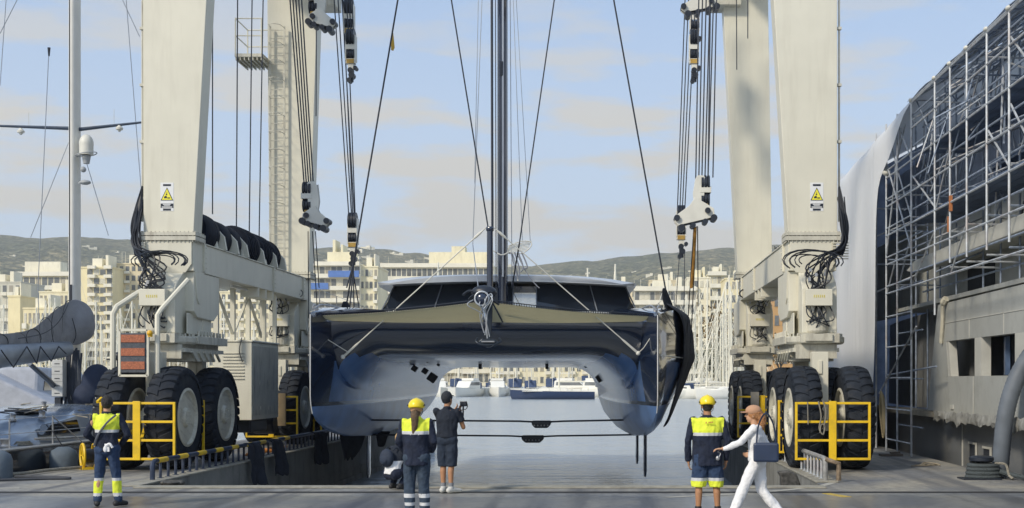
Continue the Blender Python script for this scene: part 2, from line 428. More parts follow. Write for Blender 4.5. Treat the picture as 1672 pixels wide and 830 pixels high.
# hills: real terrain mesh, 1.5 to 3.4 km away
RIDGE = [(-300, 380), (0, 384), (60, 388), (130, 386), (200, 390), (300, 400), (420, 404), (510, 405), (570, 402), (620, 406), (680, 414), (740, 425), (800, 436), (860, 434), (900, 430), (960, 426), (1020, 420), (1080, 414), (1140, 409), (1200, 405), (1300, 398), (1500, 385), (1900, 370)]
def ridge_v(u):
    for (a, va), (b_, vb) in zip(RIDGE, RIDGE[1:]):
        if a <= u <= b_:
            t = (u - a) / (b_ - a); t = t * t * (3 - 2 * t); return va + (vb - va) * t
    return RIDGE[0][1] if u < RIDGE[0][0] else RIDGE[-1][1]
def hill_z(x, y):
    yr = 2900
    u = 1000 + 2000 * x / yr
    top = CAMZ + (622 - ridge_v(u)) * yr / 2000
    t = max(0, min(1, (y - 1050) / (yr - 1050)))
    s = t ** 1.15
    back = 1 if y < yr else max(0, 1 - ((y - yr) / 900) ** 1.3)
    n = mnoise.fractal(Vector((x / 420, y / 420, 3.1)), 1.0, 2.1, 6)
    n2 = mnoise.ridged_multi_fractal(Vector((x / 900 + 4, y / 700, 1.7)), .9, 2.2, 5, 1.0, 2.0) - 1.2
    return max(-20, top * s * back + n * 42 * math.sin(math.pi * min(t, 1)) ** .8 * (1 if t < 1 else 0) + n2 * 26 * math.sin(math.pi * t) + mnoise.fractal(Vector((x / 60, y / 60, 0)), 1, 2, 3) * 3.5)
rows = []
NX, NY = 300, 90
for j in range(NY + 1):
    y = 1050 + (3700 - 1050) * j / NY
    W_ = 0.62 * y
    rows.append([Vector((-W_ * 1.1 + 2.0 * W_ * i / NX, y, hill_z(-W_ * 1.1 + 2.0 * W_ * i / NX, y))) for i in range(NX + 1)])
h = MB(); h.grid(rows)
def hill_mat():
    m = bpy.data.materials.new('wooded_hillside'); m.use_nodes = True
    ns, ls = m.node_tree.nodes, m.node_tree.links; b = ns['Principled BSDF']; b.inputs['Roughness'].default_value = .95
    t = N(ns, 'ShaderNodeTexCoord')
    n = N(ns, 'ShaderNodeTexNoise'); n.inputs['Scale'].default_value = .075; n.inputs['Detail'].default_value = 8; n.inputs['Roughness'].default_value = .7
    n2 = N(ns, 'ShaderNodeTexNoise'); n2.inputs['Scale'].default_value = .006; n2.inputs['Detail'].default_value = 6
    ls.new(t.outputs['Object'], n.inputs['Vector']); ls.new(t.outputs['Object'], n2.inputs['Vector'])
    r = N(ns, 'ShaderNodeValToRGB'); e = r.color_ramp.elements
    e[0].position = .42; e[0].color = (.05, .058, .034, 1); e[1].position = .64; e[1].color = (.38, .32, .20, 1)
    x = e.new(.51); x.color = (.14, .135, .075, 1)
    ls.new(n.outputs['Fac'], r.inputs['Fac'])
    r2 = N(ns, 'ShaderNodeValToRGB'); r2.color_ramp.elements[0].position = .4; r2.color_ramp.elements[0].color = (.6, .7, .6, 1); r2.color_ramp.elements[1].position = .6; r2.color_ramp.elements[1].color = (1.25, 1.2, 1.05, 1)
    ls.new(n2.outputs['Fac'], r2.inputs['Fac'])
    mx = N(ns, 'ShaderNodeMix', data_type='RGBA', blend_type='MULTIPLY'); mx.inputs['Factor'].default_value = 1
    ls.new(r.outputs[0], mx.inputs['A']); ls.new(r2.outputs[0], mx.inputs['B']); ls.new(mx.outputs['Result'], b.inputs['Base Color'])
    n3 = N(ns, 'ShaderNodeTexNoise'); n3.inputs['Scale'].default_value = .09; n3.inputs['Detail'].default_value = 5; ls.new(t.outputs['Object'], n3.inputs['Vector'])
    bp = N(ns, 'ShaderNodeBump'); bp.inputs['Strength'].default_value = 1; bp.inputs['Distance'].default_value = 8
    ls.new(n3.outputs['Fac'], bp.inputs['Height']); ls.new(bp.outputs[0], b.inputs['Normal'])
    return m
tag(h.build('hills', hill_mat()), kind='structure')
# the air between: even haze
HZ = MB(); HZ.bx(-2700, 2700, -60, 4100, -25, 480)
hm_ = bpy.data.materials.new('haze_air'); hm_.use_nodes = True
hn, hl = hm_.node_tree.nodes, hm_.node_tree.links
hn.clear(); ho = N(hn, 'ShaderNodeOutputMaterial'); pv = N(hn, 'ShaderNodeVolumePrincipled')
pv.inputs['Density'].default_value = .00015; pv.inputs['Color'].default_value = (.95, .95, .93, 1); pv.inputs['Anisotropy'].default_value = .1
hl.new(pv.outputs[0], ho.inputs['Volume'])
hzo = HZ.build('haze', hm_, smooth=False); tag(hzo, kind='stuff')

# ------------------------------------------------------------------ city behind the harbour
def stucco(name, c, v=.08): return mat(name, c, .85, var=v, vs=.15, dirt=(c[0] * .6, c[1] * .58, c[2] * .55), damt=.5, dstr=(.3, .3, .08))
ST = {'yellow': stucco('yellow_stucco', (.84, .74, .46)), 'cream': stucco('cream_stucco', (.84, .77, .54)), 'white': stucco('white_stucco', (.86, .81, .64)),
      'grey': stucco('grey_stucco', (.62, .60, .50)), 'sand': stucco('sand_stucco', (.74, .64, .43)), 'orange': stucco('orange_stucco', (.55, .33, .14))}
WINM = mat('far_window_glass', (.16, .17, .17), .25, var=.5, vs=.35)
WINW = mat('far_window_curtain', (.60, .57, .46), .6, var=.2)
WINL = mat('far_window_shutter', (.36, .33, .26), .6, var=.3, vs=.5)
BLUEA = mat('blue_awning', (.10, .20, .48), .7, var=.15, vs=.5)
BALC = mat('balcony_parapet', (.84, .80, .66), .8, var=.08, vs=.3)
_pane = {}
def pane(w_, h_, m):
    k = (round(w_, 1), round(h_, 1), m.name)
    if k not in _pane:
        b = MB(); b.bx(-k[0] / 2, k[0] / 2, -.12, .1, 0, k[1]); b.bx(-k[0] / 2 - .12, k[0] / 2 + .12, -.2, .06, -.14, 0)
        me = b.build('window', m, smooth=False); _pane[k] = me.data; bpy.data.objects.remove(me)
    return _pane[k]
def building(u0, u1, vtop, Y, depth, wallm, label, floors, bays, style='windows', rz=0, bands=None, side=0, penth=None, blank=None, vb=640, band_side=True, awn=(), group='apartment blocks along the far shore', skip=.0, seed=0):
    rnd = random.Random(seed + int(u0))
    x0, x1 = (u0 - 1000) * Y / 2000, (u1 - 1000) * Y / 2000
    H = CAMZ + (622 - vtop) * Y / 2000
    W_ = x1 - x0; base = -.1
    e = empty('apartment_building', ((x0 + x1) / 2, Y, base), rz, label, 'building', group)
    b = MB(); b.bx(-W_ / 2, W_ / 2, 0, depth, 0, H - base)
    b.bx(-W_ / 2 - .2, W_ / 2 + .2, -.2, depth + .2, H - base, H - base + .5)
    b.build('wall', wallm, e, smooth=False, world=False)
    fh = (H - base) / floors
    rf = MB()
    for q_, (a, c, hh) in enumerate(penth or [(.3, .6, 3), (.7, .78, 4.2)]):
        rf.bx(-W_ / 2 + a * W_, -W_ / 2 + c * W_, 2 + q_ * .3, min(depth - 1, 9) + q_ * .4, H - base + .5, H - base + .5 + hh)
    for _ in range(4):
        ax = rnd.uniform(-W_ / 2 + 1, W_ / 2 - 1); rf.tube((ax, 3, H - base), (ax, 3, H - base + rnd.uniform(3, 5)), .06, n=4)
    rf.split('roof_hut', ST['white'] if wallm != ST['white'] else ST['cream'], e, smooth=False, world=False)
    bw = W_ / bays; count = 0; extra = []
    for f in range(floors):
        z = f * fh
        for i in range(bays):
            x = -W_ / 2 + (i + .5) * bw
            if blank and blank[0] <= i < blank[1]: continue
            if rnd.random() < skip: continue
            ww = bw * (.55 if style == 'windows' else .82); wh = fh * (.5 if style == 'windows' else .56)
            mm = rnd.choice([WINM, WINM, WINL, WINW])
            if count < 96:
                me = pane(ww, wh, mm); o = bpy.data.objects.new('window', me); col.objects.link(o)
                o.parent = e; o.location = (x, 0, z + fh * .3)
            else: extra.append((x, z + fh * .3, ww, wh))
            count += 1
    if extra:
        b = MB()
        for x, z, a, c in extra: b.bx(x - a / 2, x + a / 2, -.12, .1, z, z + c)
        tag(b.build('window', WINM, e, smooth=False, world=False), kind='stuff')
    if side:
        sd_ = 1 if side > 0 else -1
        for f in range(floors):
            for i in range(int(depth / 4)):
                if count >= 99: break
                y = 2 + i * 4; count += 1
                b = MB(); X = sd_ * W_ / 2
                b.bx(X - .1, X + .1, y - .9, y + .9, f * fh + fh * .3, f * fh + fh * .8)
                b.build('window', WINM, e, smooth=False, world=False)
    if style == 'windows' and not blank:
        for i in range(bays):
            if rnd.random() > .35: continue
            for f in range(1, floors):
                b = MB(); x = -W_ / 2 + (i + .5) * bw; b.bx(x - bw * .46, x + bw * .46, -1.1, -.21, f * fh + fh * .0, f * fh + fh * .27); b.build('balcony', BALC, e, smooth=False, world=False)
    if style != 'windows':
        for f in range(1, floors + 1):
            b = MB(); z = f * fh
            for (a, c) in (bands or [(0, 1)]):
                b.bx(-W_ / 2 + a * W_ - .1, -W_ / 2 + c * W_, -1.5, -.01, z - .3, z + fh * .26)
            b.split('balcony', BALC, e, smooth=False, world=False)
    for (f, a, c) in awn:
        b = MB(); b.bx(-W_ / 2 + a * W_, -W_ / 2 + c * W_, -2.0, -1.56, f * fh - fh * .02, f * fh + fh * .5)
        b.build('awning', BLUEA, e, smooth=False, world=False)
    return e
BL = [
 dict(u0=-40, u1=34, vtop=462, Y=480, depth=20, wallm=ST['grey'], label='grey block at the far left edge of the city', floors=8, bays=7),
 dict(u0=28, u1=118, vtop=450, Y=560, depth=22, wallm=ST['cream'], label='wide cream block with long balcony bands left of the yacht mast', floors=8, bays=9, style='bands', penth=[(.1, .75, 6)]),
 dict(u0=13, u1=33, vtop=485, Y=400, depth=12, wallm=ST['yellow'], label='narrow yellow block with a blank end wall', floors=6, bays=2, blank=(0, 2)),
 dict(u0=64, u1=118, vtop=478, Y=430, depth=14, wallm=ST['cream'], label='low cream block with flat dark topped roof beside the yacht mast', floors=6, bays=8),
 dict(u0=38, u1=88, vtop=505, Y=380, depth=14, wallm=ST['yellow'], label='low yellow house with square windows above the boom cover', floors=4, bays=7),
 dict(u0=131, u1=184, vtop=438, Y=420, depth=16, wallm=ST['yellow'], label='tall yellow apartment tower just right of the yacht mast', floors=13, bays=5, style='bands', bands=[(.28, .5), (.78, 1)], blank=(0, 1)),
 dict(u0=184, u1=262, vtop=432, Y=430, depth=20, wallm=ST['sand'], label='sandy apartment tower half hidden by the front left lift leg', floors=13, bays=8),
 dict(u0=340, u1=440, vtop=478, Y=440, depth=18, wallm=ST['cream'], label='cream block seen through the frame under the lift beam', floors=10, bays=10),
 dict(u0=502, u1=588, vtop=433, Y=400, depth=18, wallm=ST['white'], label='white nine storey block with blue awnings above the port hull', floors=10, bays=9, style='bands', awn=((9, .42, 1), (8, .0, .42), (5, .5, .75)), penth=[(.35, .85, 4), (.45, .5, 8), (.6, .64, 6.5)]),
 dict(u0=588, u1=617, vtop=437, Y=402, depth=18, wallm=ST['cream'], label='narrow cream wing of square windows beside the white block', floors=10, bays=4),
 dict(u0=622, u1=806, vtop=436, Y=520, depth=22, wallm=ST['white'], label='long white stepped block behind the catamaran cabin roof', floors=9, bays=22, style='bands', penth=[(.42, .98, 6), (.62, .74, 8.5)]),
 dict(u0=800, u1=960, vtop=478, Y=470, depth=20, wallm=ST['cream'], label='low cream block seen through the catamaran cabin', floors=8, bays=16),
 dict(u0=955, u1=1040, vtop=470, Y=500, depth=20, wallm=ST['sand'], label='sand coloured block behind the starboard end of the cabin', floors=8, bays=9),
 dict(u0=1036, u1=1136, vtop=474, Y=420, depth=20, wallm=ST['grey'], label='wide grey banded block right of the cabin behind the black cloth', floors=7, bays=12, style='bands'),
 dict(u0=1122, u1=1160, vtop=455, Y=470, depth=14, wallm=ST['white'], label='white cubic block right of the orange webbing', floors=9, bays=4),
 dict(u0=1156, u1=1186, vtop=449, Y=500, depth=18, wallm=ST['cream'], label='cream block with roof terraces, highest of the right group', floors=9, bays=4, style='bands'),
 dict(u0=1184, u1=1240, vtop=456, Y=450, depth=18, wallm=ST['yellow'], label='yellow block partly behind the rear right lift leg', floors=8, bays=6),
 dict(u0=1262, u1=1300, vtop=478, Y=350, depth=14, wallm=ST['orange'], label='orange house seen between the right lift legs', floors=5, bays=3),
 dict(u0=240, u1=345, vtop=470, Y=470, depth=18, wallm=ST['grey'], label='grey block behind the front left wheel housing', floors=8, bays=9),
 dict(u0=430, u1=505, vtop=486, Y=450, depth=18, wallm=ST['sand'], label='sandy block behind the rear left lift leg', floors=8, bays=7),
 dict(u0=1060, u1=1110, vtop=459, Y=600, depth=18, wallm=ST['sand'], label='distant sandy block above the grey banded one', floors=8, bays=5),
]
for k, d in enumerate(BL): building(seed=k, **d)

# villas on the slopes
vm = []
b = MB(); b.bx(-9, 9, 0, 10, -4, 7); b.bx(-9.3, 1, -.3, 10.3, 7, 7.4); b.bx(2, 9, 1, 9, 7, 10)
v0 = b.build('hillside_villa', ST['white'], smooth=False); proto_me = v0.data; bpy.data.objects.remove(v0)
_vl = ['first', 'second', 'third', 'fourth', 'fifth', 'sixth', 'seventh', 'eighth', 'ninth', 'tenth', 'eleventh', 'twelfth', 'thirteenth', 'fourteenth', 'fifteenth', 'sixteenth', 'seventeenth', 'eighteenth', 'nineteenth', 'twentieth']
def ordn(i): return _vl[i] if i < 20 else 'twenty-' + _vl[i - 20]
villas = [(x, y) for x, y in [(570, 408), (585, 412), (596, 407), (606, 409), (640, 415), (650, 418), (700, 424), (742, 426), (765, 430), (598, 422), (612, 426), (580, 424), (140, 404), (152, 408), (75, 442), (86, 440), (178, 430), (40, 436), (62, 446), (830, 436), (960, 448), (1035, 446), (1060, 452), (1130, 446), (1170, 440), (930, 452), (668, 430), (720, 434), (760, 436), (20, 420), (190, 414), (1090, 440), (534, 428), (550, 431)]]
def on_hill(u, v):
    for k in range(200):
        Y = 1200 + k * 12.5
        x = (u - 1000) * Y / 2000; z = CAMZ - (v - 622) * Y / 2000
        if hill_z(x, Y) >= z: return x, Y, z
    return None
_cnt = {}
for (u, v) in sorted(villas):
    r_ = on_hill(u, v)
    if not r_: continue
    o = bpy.data.objects.new('hillside_villa', proto_me); col.objects.link(o)
    o.location = (r_[0], r_[1], r_[2] - 1); s_ = random.uniform(.5, .95) * r_[1] / 2400; o.scale = (s_ * random.uniform(.8, 1.5), s_, s_ * .9); o.rotation_euler[2] = random.uniform(-.5, .5)
    rg_ = 'hill left of the lift' if u < 240 else 'hill left of the catamaran mast' if u < 815 else 'hill right of the mast'
    _cnt[rg_] = _cnt.get(rg_, 0) + 1
    tag(o, 'white villa, %s from left on the %s' % (ordn(_cnt[rg_] - 1), rg_), 'villa', 'villas scattered on the wooded hillside')

# ------------------------------------------------------------------ far marina: moored boats and their masts
HULLW = mat('far_hull_white', (.84, .82, .74), .4, var=.06, vs=.4)
HULLB = mat('far_hull_blue', (.02, .04, .10), .35, var=.1)
MASTM = mat('far_mast', (.80, .76, .62), .5, var=.08, vs=.3)
SAILC = mat('far_sail_cover', (.04, .07, .15), .7, var=.2)
SAILW = mat('far_sail_cover_pale', (.58, .56, .48), .7, var=.1)
def hull_mesh(L, B, F, name, parent, m, stripe=None):
    b = MB(); rings = []
    for k in range(9):
        t = k / 8; y = -L / 2 + L * t
        w_ = B / 2 * (1 - max(0, (t - .35) / .65) ** 2.2) * (.86 + .14 * min(1, t * 4)); w_ = max(w_, .04)
        z1 = F * (1 + .28 * t * t)
        rings.append([b.bm.verts.new(v) for v in (Vector((-w_, y, z1)), Vector((-w_ * .97, y + .0, F * .5)), Vector((-w_ * .72, y - L * .02 * t, 0)), Vector((0, y - L * .05 * t, -.4)), Vector((w_ * .72, y - L * .02 * t, 0)), Vector((w_ * .97, y, F * .5)), Vector((w_, y, z1)))])
    b.skin(rings); b.bm.faces.ensure_lookup_table()
    return b.build(name, m, parent, world=False, angle=60)
def sail_boat(kind):
    L, B, F, HM = [(12, 3.8, 1.25, 17), (15, 4.3, 1.45, 21), (10, 3.4, 1.1, 14)][kind]
    e = empty('sailing_yacht', (0, 0, 0))
    hull_mesh(L, B, F, 'hull', e, HULLW)
    c = MB(); c.prism([(-L * .2, F * .95), (-L * .18, F + .75), (L * .12, F + .65), (L * .26, F * 1.05)], 'yz', -B * .27, B * .27)
    c.build('cabin', HULLW, e, world=False, smooth=False, bevel=.08)
    wn_ = MB(); wn_.bx(-B * .27 - .02, B * .27 + .02, -L * .14, L * .1, F + .2, F + .48); wn_.build('window', WINM, e, world=False, smooth=False)
    m_ = MB(); m_.tube((0, L * .08, F), (0, L * .08, HM), .16, .13, 6)
    for q in (.45, .72): m_.tube((-1.0, L * .08, HM * q), (1.0, L * .08, HM * q), .055, n=4)
    m_.build('mast', MASTM, e, world=False)
    s_ = MB()
    for sx in (-1, 1):
        s_.tube((sx * B * .45, L * .06, F), (sx * 1.0, L * .08, HM * .45), .03, n=3); s_.tube((sx * 1.0, L * .08, HM * .45), (0, L * .08, HM), .03, n=3)
    s_.tube((0, L * .5, F * 1.2), (0, L * .08, HM), .05, n=4); s_.tube((0, -L * .5, F), (0, L * .08, HM), .03, n=3)
    s_.build('rigging', MASTM, e, world=False)
    bo = MB(); bo.tube((0, L * .06, F + 1.3), (0, -L * .3, F + 1.35), .24 if kind else .2, .16, 8)
    bo.build('boom_cover', [SAILC, SAILW, SAILC][kind], e, world=False)
    if kind != 1:
        sh = MB(); sh.prism([(-L * .22, F + .1), (-L * .2, F + 1.35), (-L * .1, F + 1.4), (-L * .05, F + .6)], 'yz', -B * .3, B * .3); sh.build('spray_hood', SAILC, e, world=False, smooth=False, bevel=.1)
    return e
protos = [sail_boat(0), sail_boat(1), sail_boat(2)]
rnd = random.Random(3); first = [True] * 3
spots = []
u = -60
while u < 1235:
    spots.append((u, rnd.uniform(272, 288), rnd.choice([0, 1, 2, 0, 1]), rnd.choice([180, 180, 0]) + rnd.uniform(-4, 4)))
    u += rnd.uniform(24, 38)
u = -50
while u < 1235:
    spots.append((u, rnd.uniform(290, 302), rnd.choice([0, 1, 2, 1]), rnd.choice([0, 180]) + rnd.uniform(-5, 5))); u += rnd.uniform(26, 40)
for k in range(30): spots.append((rnd.uniform(1095, 1225), rnd.uniform(225, 268), rnd.choice([1, 1, 0]), rnd.uniform(60, 120)))
for k in range(14): spots.append((rnd.uniform(30, 235), rnd.uniform(235, 268), rnd.choice([2, 1, 0]), rnd.uniform(60, 120)))
_cnt = {}
for (u, Y, kd, rz) in sorted(spots):
    e = protos[kd] if first[kd] else copy_tree(protos[kd]); first[kd] = False
    e.location = ((u - 1000) * Y / 2000, Y, WZ); e.rotation_euler = (R(rnd.uniform(-1, 1)), R(rnd.uniform(-1.6, 1.6)), R(rz))
    s_ = rnd.uniform(.85, 1.12) * (1.45 if 680 < u < 1015 and Y < 289 else 1); e.scale = (s_, s_, s_ * rnd.uniform(.9, 1.1))
    rg_ = 'left of the boat lift' if u < 240 else 'behind the left lift legs' if u < 505 else 'behind the port hull' if u < 700 else 'under the catamaran arch' if u < 1000 else 'behind the starboard hull' if u < 1100 else 'left of the right lift legs' if u < 1205 else 'behind the right lift legs'
    rw = 'broadside' if 20 < abs(rz) % 180 < 160 else 'in the front row' if Y < 289 else 'in the rear row'
    _cnt[rg_, rw] = _cnt.get((rg_, rw), 0) + 1
    tag(e, 'white yacht %s, %s from left %s' % (rw, ordn(_cnt[rg_, rw] - 1), rg_), 'sailing boat', 'sailing yachts moored in the far marina')
# motor cruisers low between the masts
def cruiser():
    e = empty('motor_cruiser', (0, 0, 0)); hull_mesh(13, 4.2, 1.6, 'hull', e, HULLW)
    c = MB(); c.prism([(-4.5, 1.5), (-4.2, 3.4), (1.0, 3.3), (2.6, 1.9)], 'yz', -1.5, 1.5); c.build('cabin', HULLW, e, world=False, smooth=False, bevel=.15)
    w_ = MB(); w_.prism([(-3.9, 2.4), (-3.8, 3.1), (1.1, 3.05), (1.9, 2.4)], 'yz', -1.53, 1.53); w_.build('window', WINM, e, world=False, smooth=False)
    f_ = MB(); f_.bx(-1.3, 1.3, -3.8, -.5, 3.4, 3.9); f_.tube((0, -3, 3.9), (0, -3.4, 5.4), .06, n=5); f_.bx(-1.4, 1.4, -3.7, -.9, 4.9, 5.0); f_.build('flybridge', HULLW, e, world=False, smooth=False)
    return e
cr = cruiser()
CR = [(716, 262, 12, 'white motor cruiser beneath the port end of the bridgedeck'), (762, 258, -14, 'white motor cruiser left of the arch centre'), (812, 264, 8, 'white motor cruiser at the middle of the marina view'), (940, 256, 80, 'white motor cruiser broadside behind the blue sloop'), (988, 250, 70, 'white motor cruiser beside the stern of the blue sloop'), (1165, 248, 84, 'white motor cruiser broadside near the rear right tyres'), (1125, 260, 88, 'white motor cruiser behind the black cloth'), (40, 250, 75, 'white motor cruiser behind the covered boom')]
for k, (u, Y, rz, lb) in enumerate(CR):
    e = cr if k == 0 else copy_tree(cr); e.location = ((u - 1000) * Y / 2000, Y, WZ); e.rotation_euler[2] = R(180 + rz); tag(e, lb, 'motor boat', 'motor cruisers in the far marina')
# dark blue sloop lying alone in front
e = empty('blue_sloop', ((902 - 1000) * 223 / 2000, 223, WZ), R(90), 'dark blue hulled sloop lying alone in front of the white boats', 'sailing boat')
b = hull_mesh(15.4, 3.6, 1.35, 'hull', e, HULLB)
d_ = MB(); d_.bx(-1.55, 1.55, -7.3, 5.4, 1.42, 1.55); d_.prism([(-2.8, 1.5), (-2.6, 2.1), (2.0, 2.1), (3.2, 1.5)], 'yz', -1, 1); d_.build('deck', HULLW, e, world=False, smooth=False)
d_ = MB()
for y in (-6.5, -5.2, -3.6, -1.5, .5, 2.6, 4.6): d_.tube((-1.6, y, 1.5), (-1.6, y, 2.15), .04, n=4); d_.tube((1.6, y, 1.5), (1.6, y, 2.15), .04, n=4)
d_.tube((-1.6, -6.5, 2.1), (-1.6, 4.6, 2.1), .025, n=4); d_.build('guard_rail', MASTM, e, world=False)
d_ = MB(); d_.tube((0, -1.2, 1.5), (0, -1.2, 17), .16, .1, 8); d_.tube((0, -1.3, 3.2), (0, -6.0, 3.2), .16, n=6); d_.build('mast', MASTM, e, world=False)

# shoreline trees
LEAF = mat('tree_leaf', (.055, .075, .03), .8, var=.5, vs=.8)
LEAFO = mat('autumn_leaf', (.17, .11, .035), .8, var=.5, vs=.8)
BARK = mat('tree_bark', (.10, .08, .06), .9)
def tree(h_, cr_, lm, seed):
    r = random.Random(seed); e = empty('shore_tree', (0, 0, 0))
    t = MB(); t.tube((0, 0, 0), (0, 0, h_ * .6), .28, .14, 7)
    tips = []
    for k in range(7):
        a = k * 2.4; tip = Vector((math.cos(a) * cr_ * r.uniform(.4, .8), math.sin(a) * cr_ * .7, h_ * r.uniform(.6, .95))); tips.append(tip)
        t.tube((0, 0, h_ * r.uniform(.3, .55)), tip, .11, .04, 5)
    t.build('trunk', BARK, e, world=False)
    c = MB()
    for k in range(900):
        tp = r.choice(tips); p = tp + Vector((r.gauss(0, 1), r.gauss(0, 1), r.gauss(0, .8))) * cr_ * .27
        n_ = Vector((r.gauss(0, 1), r.gauss(0, 1), r.gauss(0, 1))).normalized(); a_ = n_.orthogonal().normalized() * r.uniform(.2, .38); b_ = n_.cross(a_)
        c._f([c.bm.verts.new(q) for q in (p - a_, p - b_ * .6, p + a_, p + b_ * .6)])
    c.build('crown', lm, e, world=False, smooth=False, solid=0)
    return e
ta, tb = tree(8, 3.2, LEAF, 1), tree(10, 3.6, LEAFO, 2)
TR = [(1196, 306, 1, 2.0, 'brownish tall tree above the masts left of the rear right leg'), (1182, 310, 0, 1.4, 'green tree beside the brownish one near the rear right leg'), (1275, 306, 1, 1.2, 'brown tree in front of the orange house'), (1150, 308, 0, 1.0, 'green tree among the masts right of the orange webbing'), (20, 310, 0, 1.0, 'green tree on the far shore at the left edge'), (96, 308, 0, 1.1, 'green tree on the far shore left of the yacht mast'), (205, 308, 0, 1.0, 'green tree below the sandy tower'), (560, 310, 0, 1.0, 'green tree below the white block with blue awnings'), (520, 308, 0, .9, 'green tree nearest the rear left lift leg'), (1060, 308, 0, 1.0, 'green tree below the grey banded block'), (1100, 312, 0, 1.1, 'green tree right of the starboard hull on the far shore')]
f2 = [True, True]
for (u, Y, k, s_, lb) in TR:
    e = (ta, tb)[k] if f2[k] else copy_tree((ta, tb)[k]); f2[k] = False
    e.location = ((u - 1000) * Y / 2000, Y, -.1); e.scale = (s_, s_, s_ * (1.1 if k == 0 else 1)); e.rotation_euler[2] = rnd.uniform(0, 6)
    tag(e, lb, 'tree', 'trees along the far shore')
# ------------------------------------------------------------------ the travelling boat lift
LIFT = empty('boat_lift', (-2.85, 33, 0), 0, 'huge cream travelling boat lift on rubber tyres straddling the dock and carrying the catamaran', 'boat lift')
XL0, XL1 = -10.72, -9.58          # left legs, outer / inner
XR0, XR1 = 4.02, 5.14
YF, YR = 28.0, 38.3
# tyre prototype around the X axis, centre at origin
TR_, TW = 1.17, .275
def make_wheel():
    b = MB(); ax = (1, 0, 0)
    prof = [(-TW + .06, .60), (-TW - .01, .66), (-TW - .03, .86), (-TW + .02, 1.03), (-TW + .09, 1.09), (-.1, 1.115), (.1, 1.115), (TW - .09, 1.09), (TW - .02, 1.03), (TW + .03, .86), (TW + .01, .66), (TW - .06, .60)]
    b.lathe(prof, (0, 0, 0), ax, 56)
    n = 30
    for i in range(n):
        for sd in (-1, 1):
            a0 = 2 * math.pi * (i + (.5 if sd > 0 else 0)) / n
            rows = []
            for t in range(6):
                x = sd * (.015 + (TW + .005 - .015) * t / 5)
                a = a0 + .10 * (t / 5) ** .8
                r0 = 1.115 - .05 * (t / 5) ** 3; r1 = 1.14 - .06 * (t / 5) ** 3
                hw = .074 + .008 * (t / 5)
                def P(rad, aa): return Vector((x, math.sin(aa) * rad, math.cos(aa) * rad))
                rows.append([b.bm.verts.new(q) for q in (P(r0 - .05, a - hw * 1.15), P(r1, a - hw * .8), P(r1, a + hw * .8), P(r0 - .05, a + hw * 1.15))])
            # shoulder run down the sidewall
            x = sd * (TW + .04)
            a = a0 + .12
            rows.append([b.bm.verts.new(Vector((x, math.sin(aa) * rr, math.cos(aa) * rr))) for (rr, aa) in ((.94, a - .06), (1.0, a - .05), (1.0, a + .05), (.94, a + .06))])
            b.skin(rows)
    ty = b.build('wheel', RUBBER, None, angle=35)
    c = MB()
    prof = [(-TW + .04, .64), (-TW - .02, .655), (-TW - .035, .60), (-TW + .06, .58), (-TW + .16, .50), (-TW + .18, .30), (-TW + .10, .27), (-TW + .0, .20), (-TW - .03, .19), (-TW - .04, .02)]
    c.lathe(prof, (0, 0, 0), ax, 40)
    c.lathe([(-t, r) for t, r in prof], (0, 0, 0), ax, 40)
    for sd in (-1, 1):
        for i in range(16):
            a = 2 * math.pi * i / 16; p = Vector((sd * (TW - .19), math.sin(a) * .37, math.cos(a) * .37)); c.tube(p, p + Vector((sd * .05, 0, 0)), .022, n=6)
        for i in range(8):
            a = 2 * math.pi * i / 8; p = Vector((sd * (TW + .03), math.sin(a) * .13, math.cos(a) * .13)); c.tube(p, p + Vector((sd * .025, 0, 0)), .016, n=6)
    rim = c.build('rim', CREAM2, None); rim.parent = ty
    return ty
WH = make_wheel()
def wheel_at(x, y, first=[True]):
    M = Matrix.Translation(Vector((x, y, 1.14)) - Vector((-2.85, 33, 0))) @ Matrix.Rotation(random.uniform(0, 6), 4, 'X')
    if first[0]:
        o = WH; first[0] = False; o.parent = LIFT; o.matrix_local = M
    else:
        o = part_at(WH, 'wheel', M, LIFT); c = WH.children[0].copy(); col.objects.link(c); c.parent = o
for (cx, sgn) in ((-10.25, 1), (4.76, 1)):
    for y in (27.15, 29.85, 37.55, 40.2):
        for dx in (-.55, .55):
            wheel_at(cx + dx * (1.0 if cx < 0 else 1.02), y)

def leg(x0b, x1b, x0t, x1t, y, d, label):
    zb, zt = 5.27, 14.6
    b = MB()
    def ringr(x0, x1, z): return [b.bm.verts.new(v) for v in ((x0, y, z), (x1, y, z), (x1, y + d, z), (x0, y + d, z))]
    k = 8
    b.skin([ringr(x0b + (x0t - x0b) * i / k, x1b + (x1t - x1b) * i / k, zb + (zt - zb) * i / k) for i in range(k + 1)])
    o = b.build('leg', CREAM, LIFT, smooth=False, bevel=.012); o['label'] = label
    # bolted flange and boot
    f = MB(); f.bx(x0b - .07, x1b + .07, y - .07, y + d + .07, zb - .11, zb - .02); f.bx(x0b - .07, x1b + .07, y - .07, y + d + .07, zb + .0, zb + .07)
    n = 13
    for i in range(n):
        x = x0b + (x1b - x0b) * i / (n - 1); f.tube((x, y - .045, zb - .15), (x, y - .045, zb + .1), .014, n=6)
    for i in range(6):
        yy = y + d * i / 5
        for xx in (x0b - .045, x1b + .045): f.tube((xx, yy, zb - .15), (xx, yy, zb + .1), .014, n=6)
    f.build('flange', CREAM2, o, smooth=False)
    return o
lf = leg(XL0, XL1, XL0 - .02, -9.06, YF, .56, 'front left leg widening towards the top')
rf = leg(XR0, XR1, 3.45, XR1 - .0, YF, .56, 'front right leg widening towards the top')
lr = leg(XL0, -9.5, XL0 - .08, -9.2, YR, .62, 'rear left leg carrying the ladder')
rr = leg(3.92, 5.0, 3.42, 4.86, YR, .62, 'rear right leg')
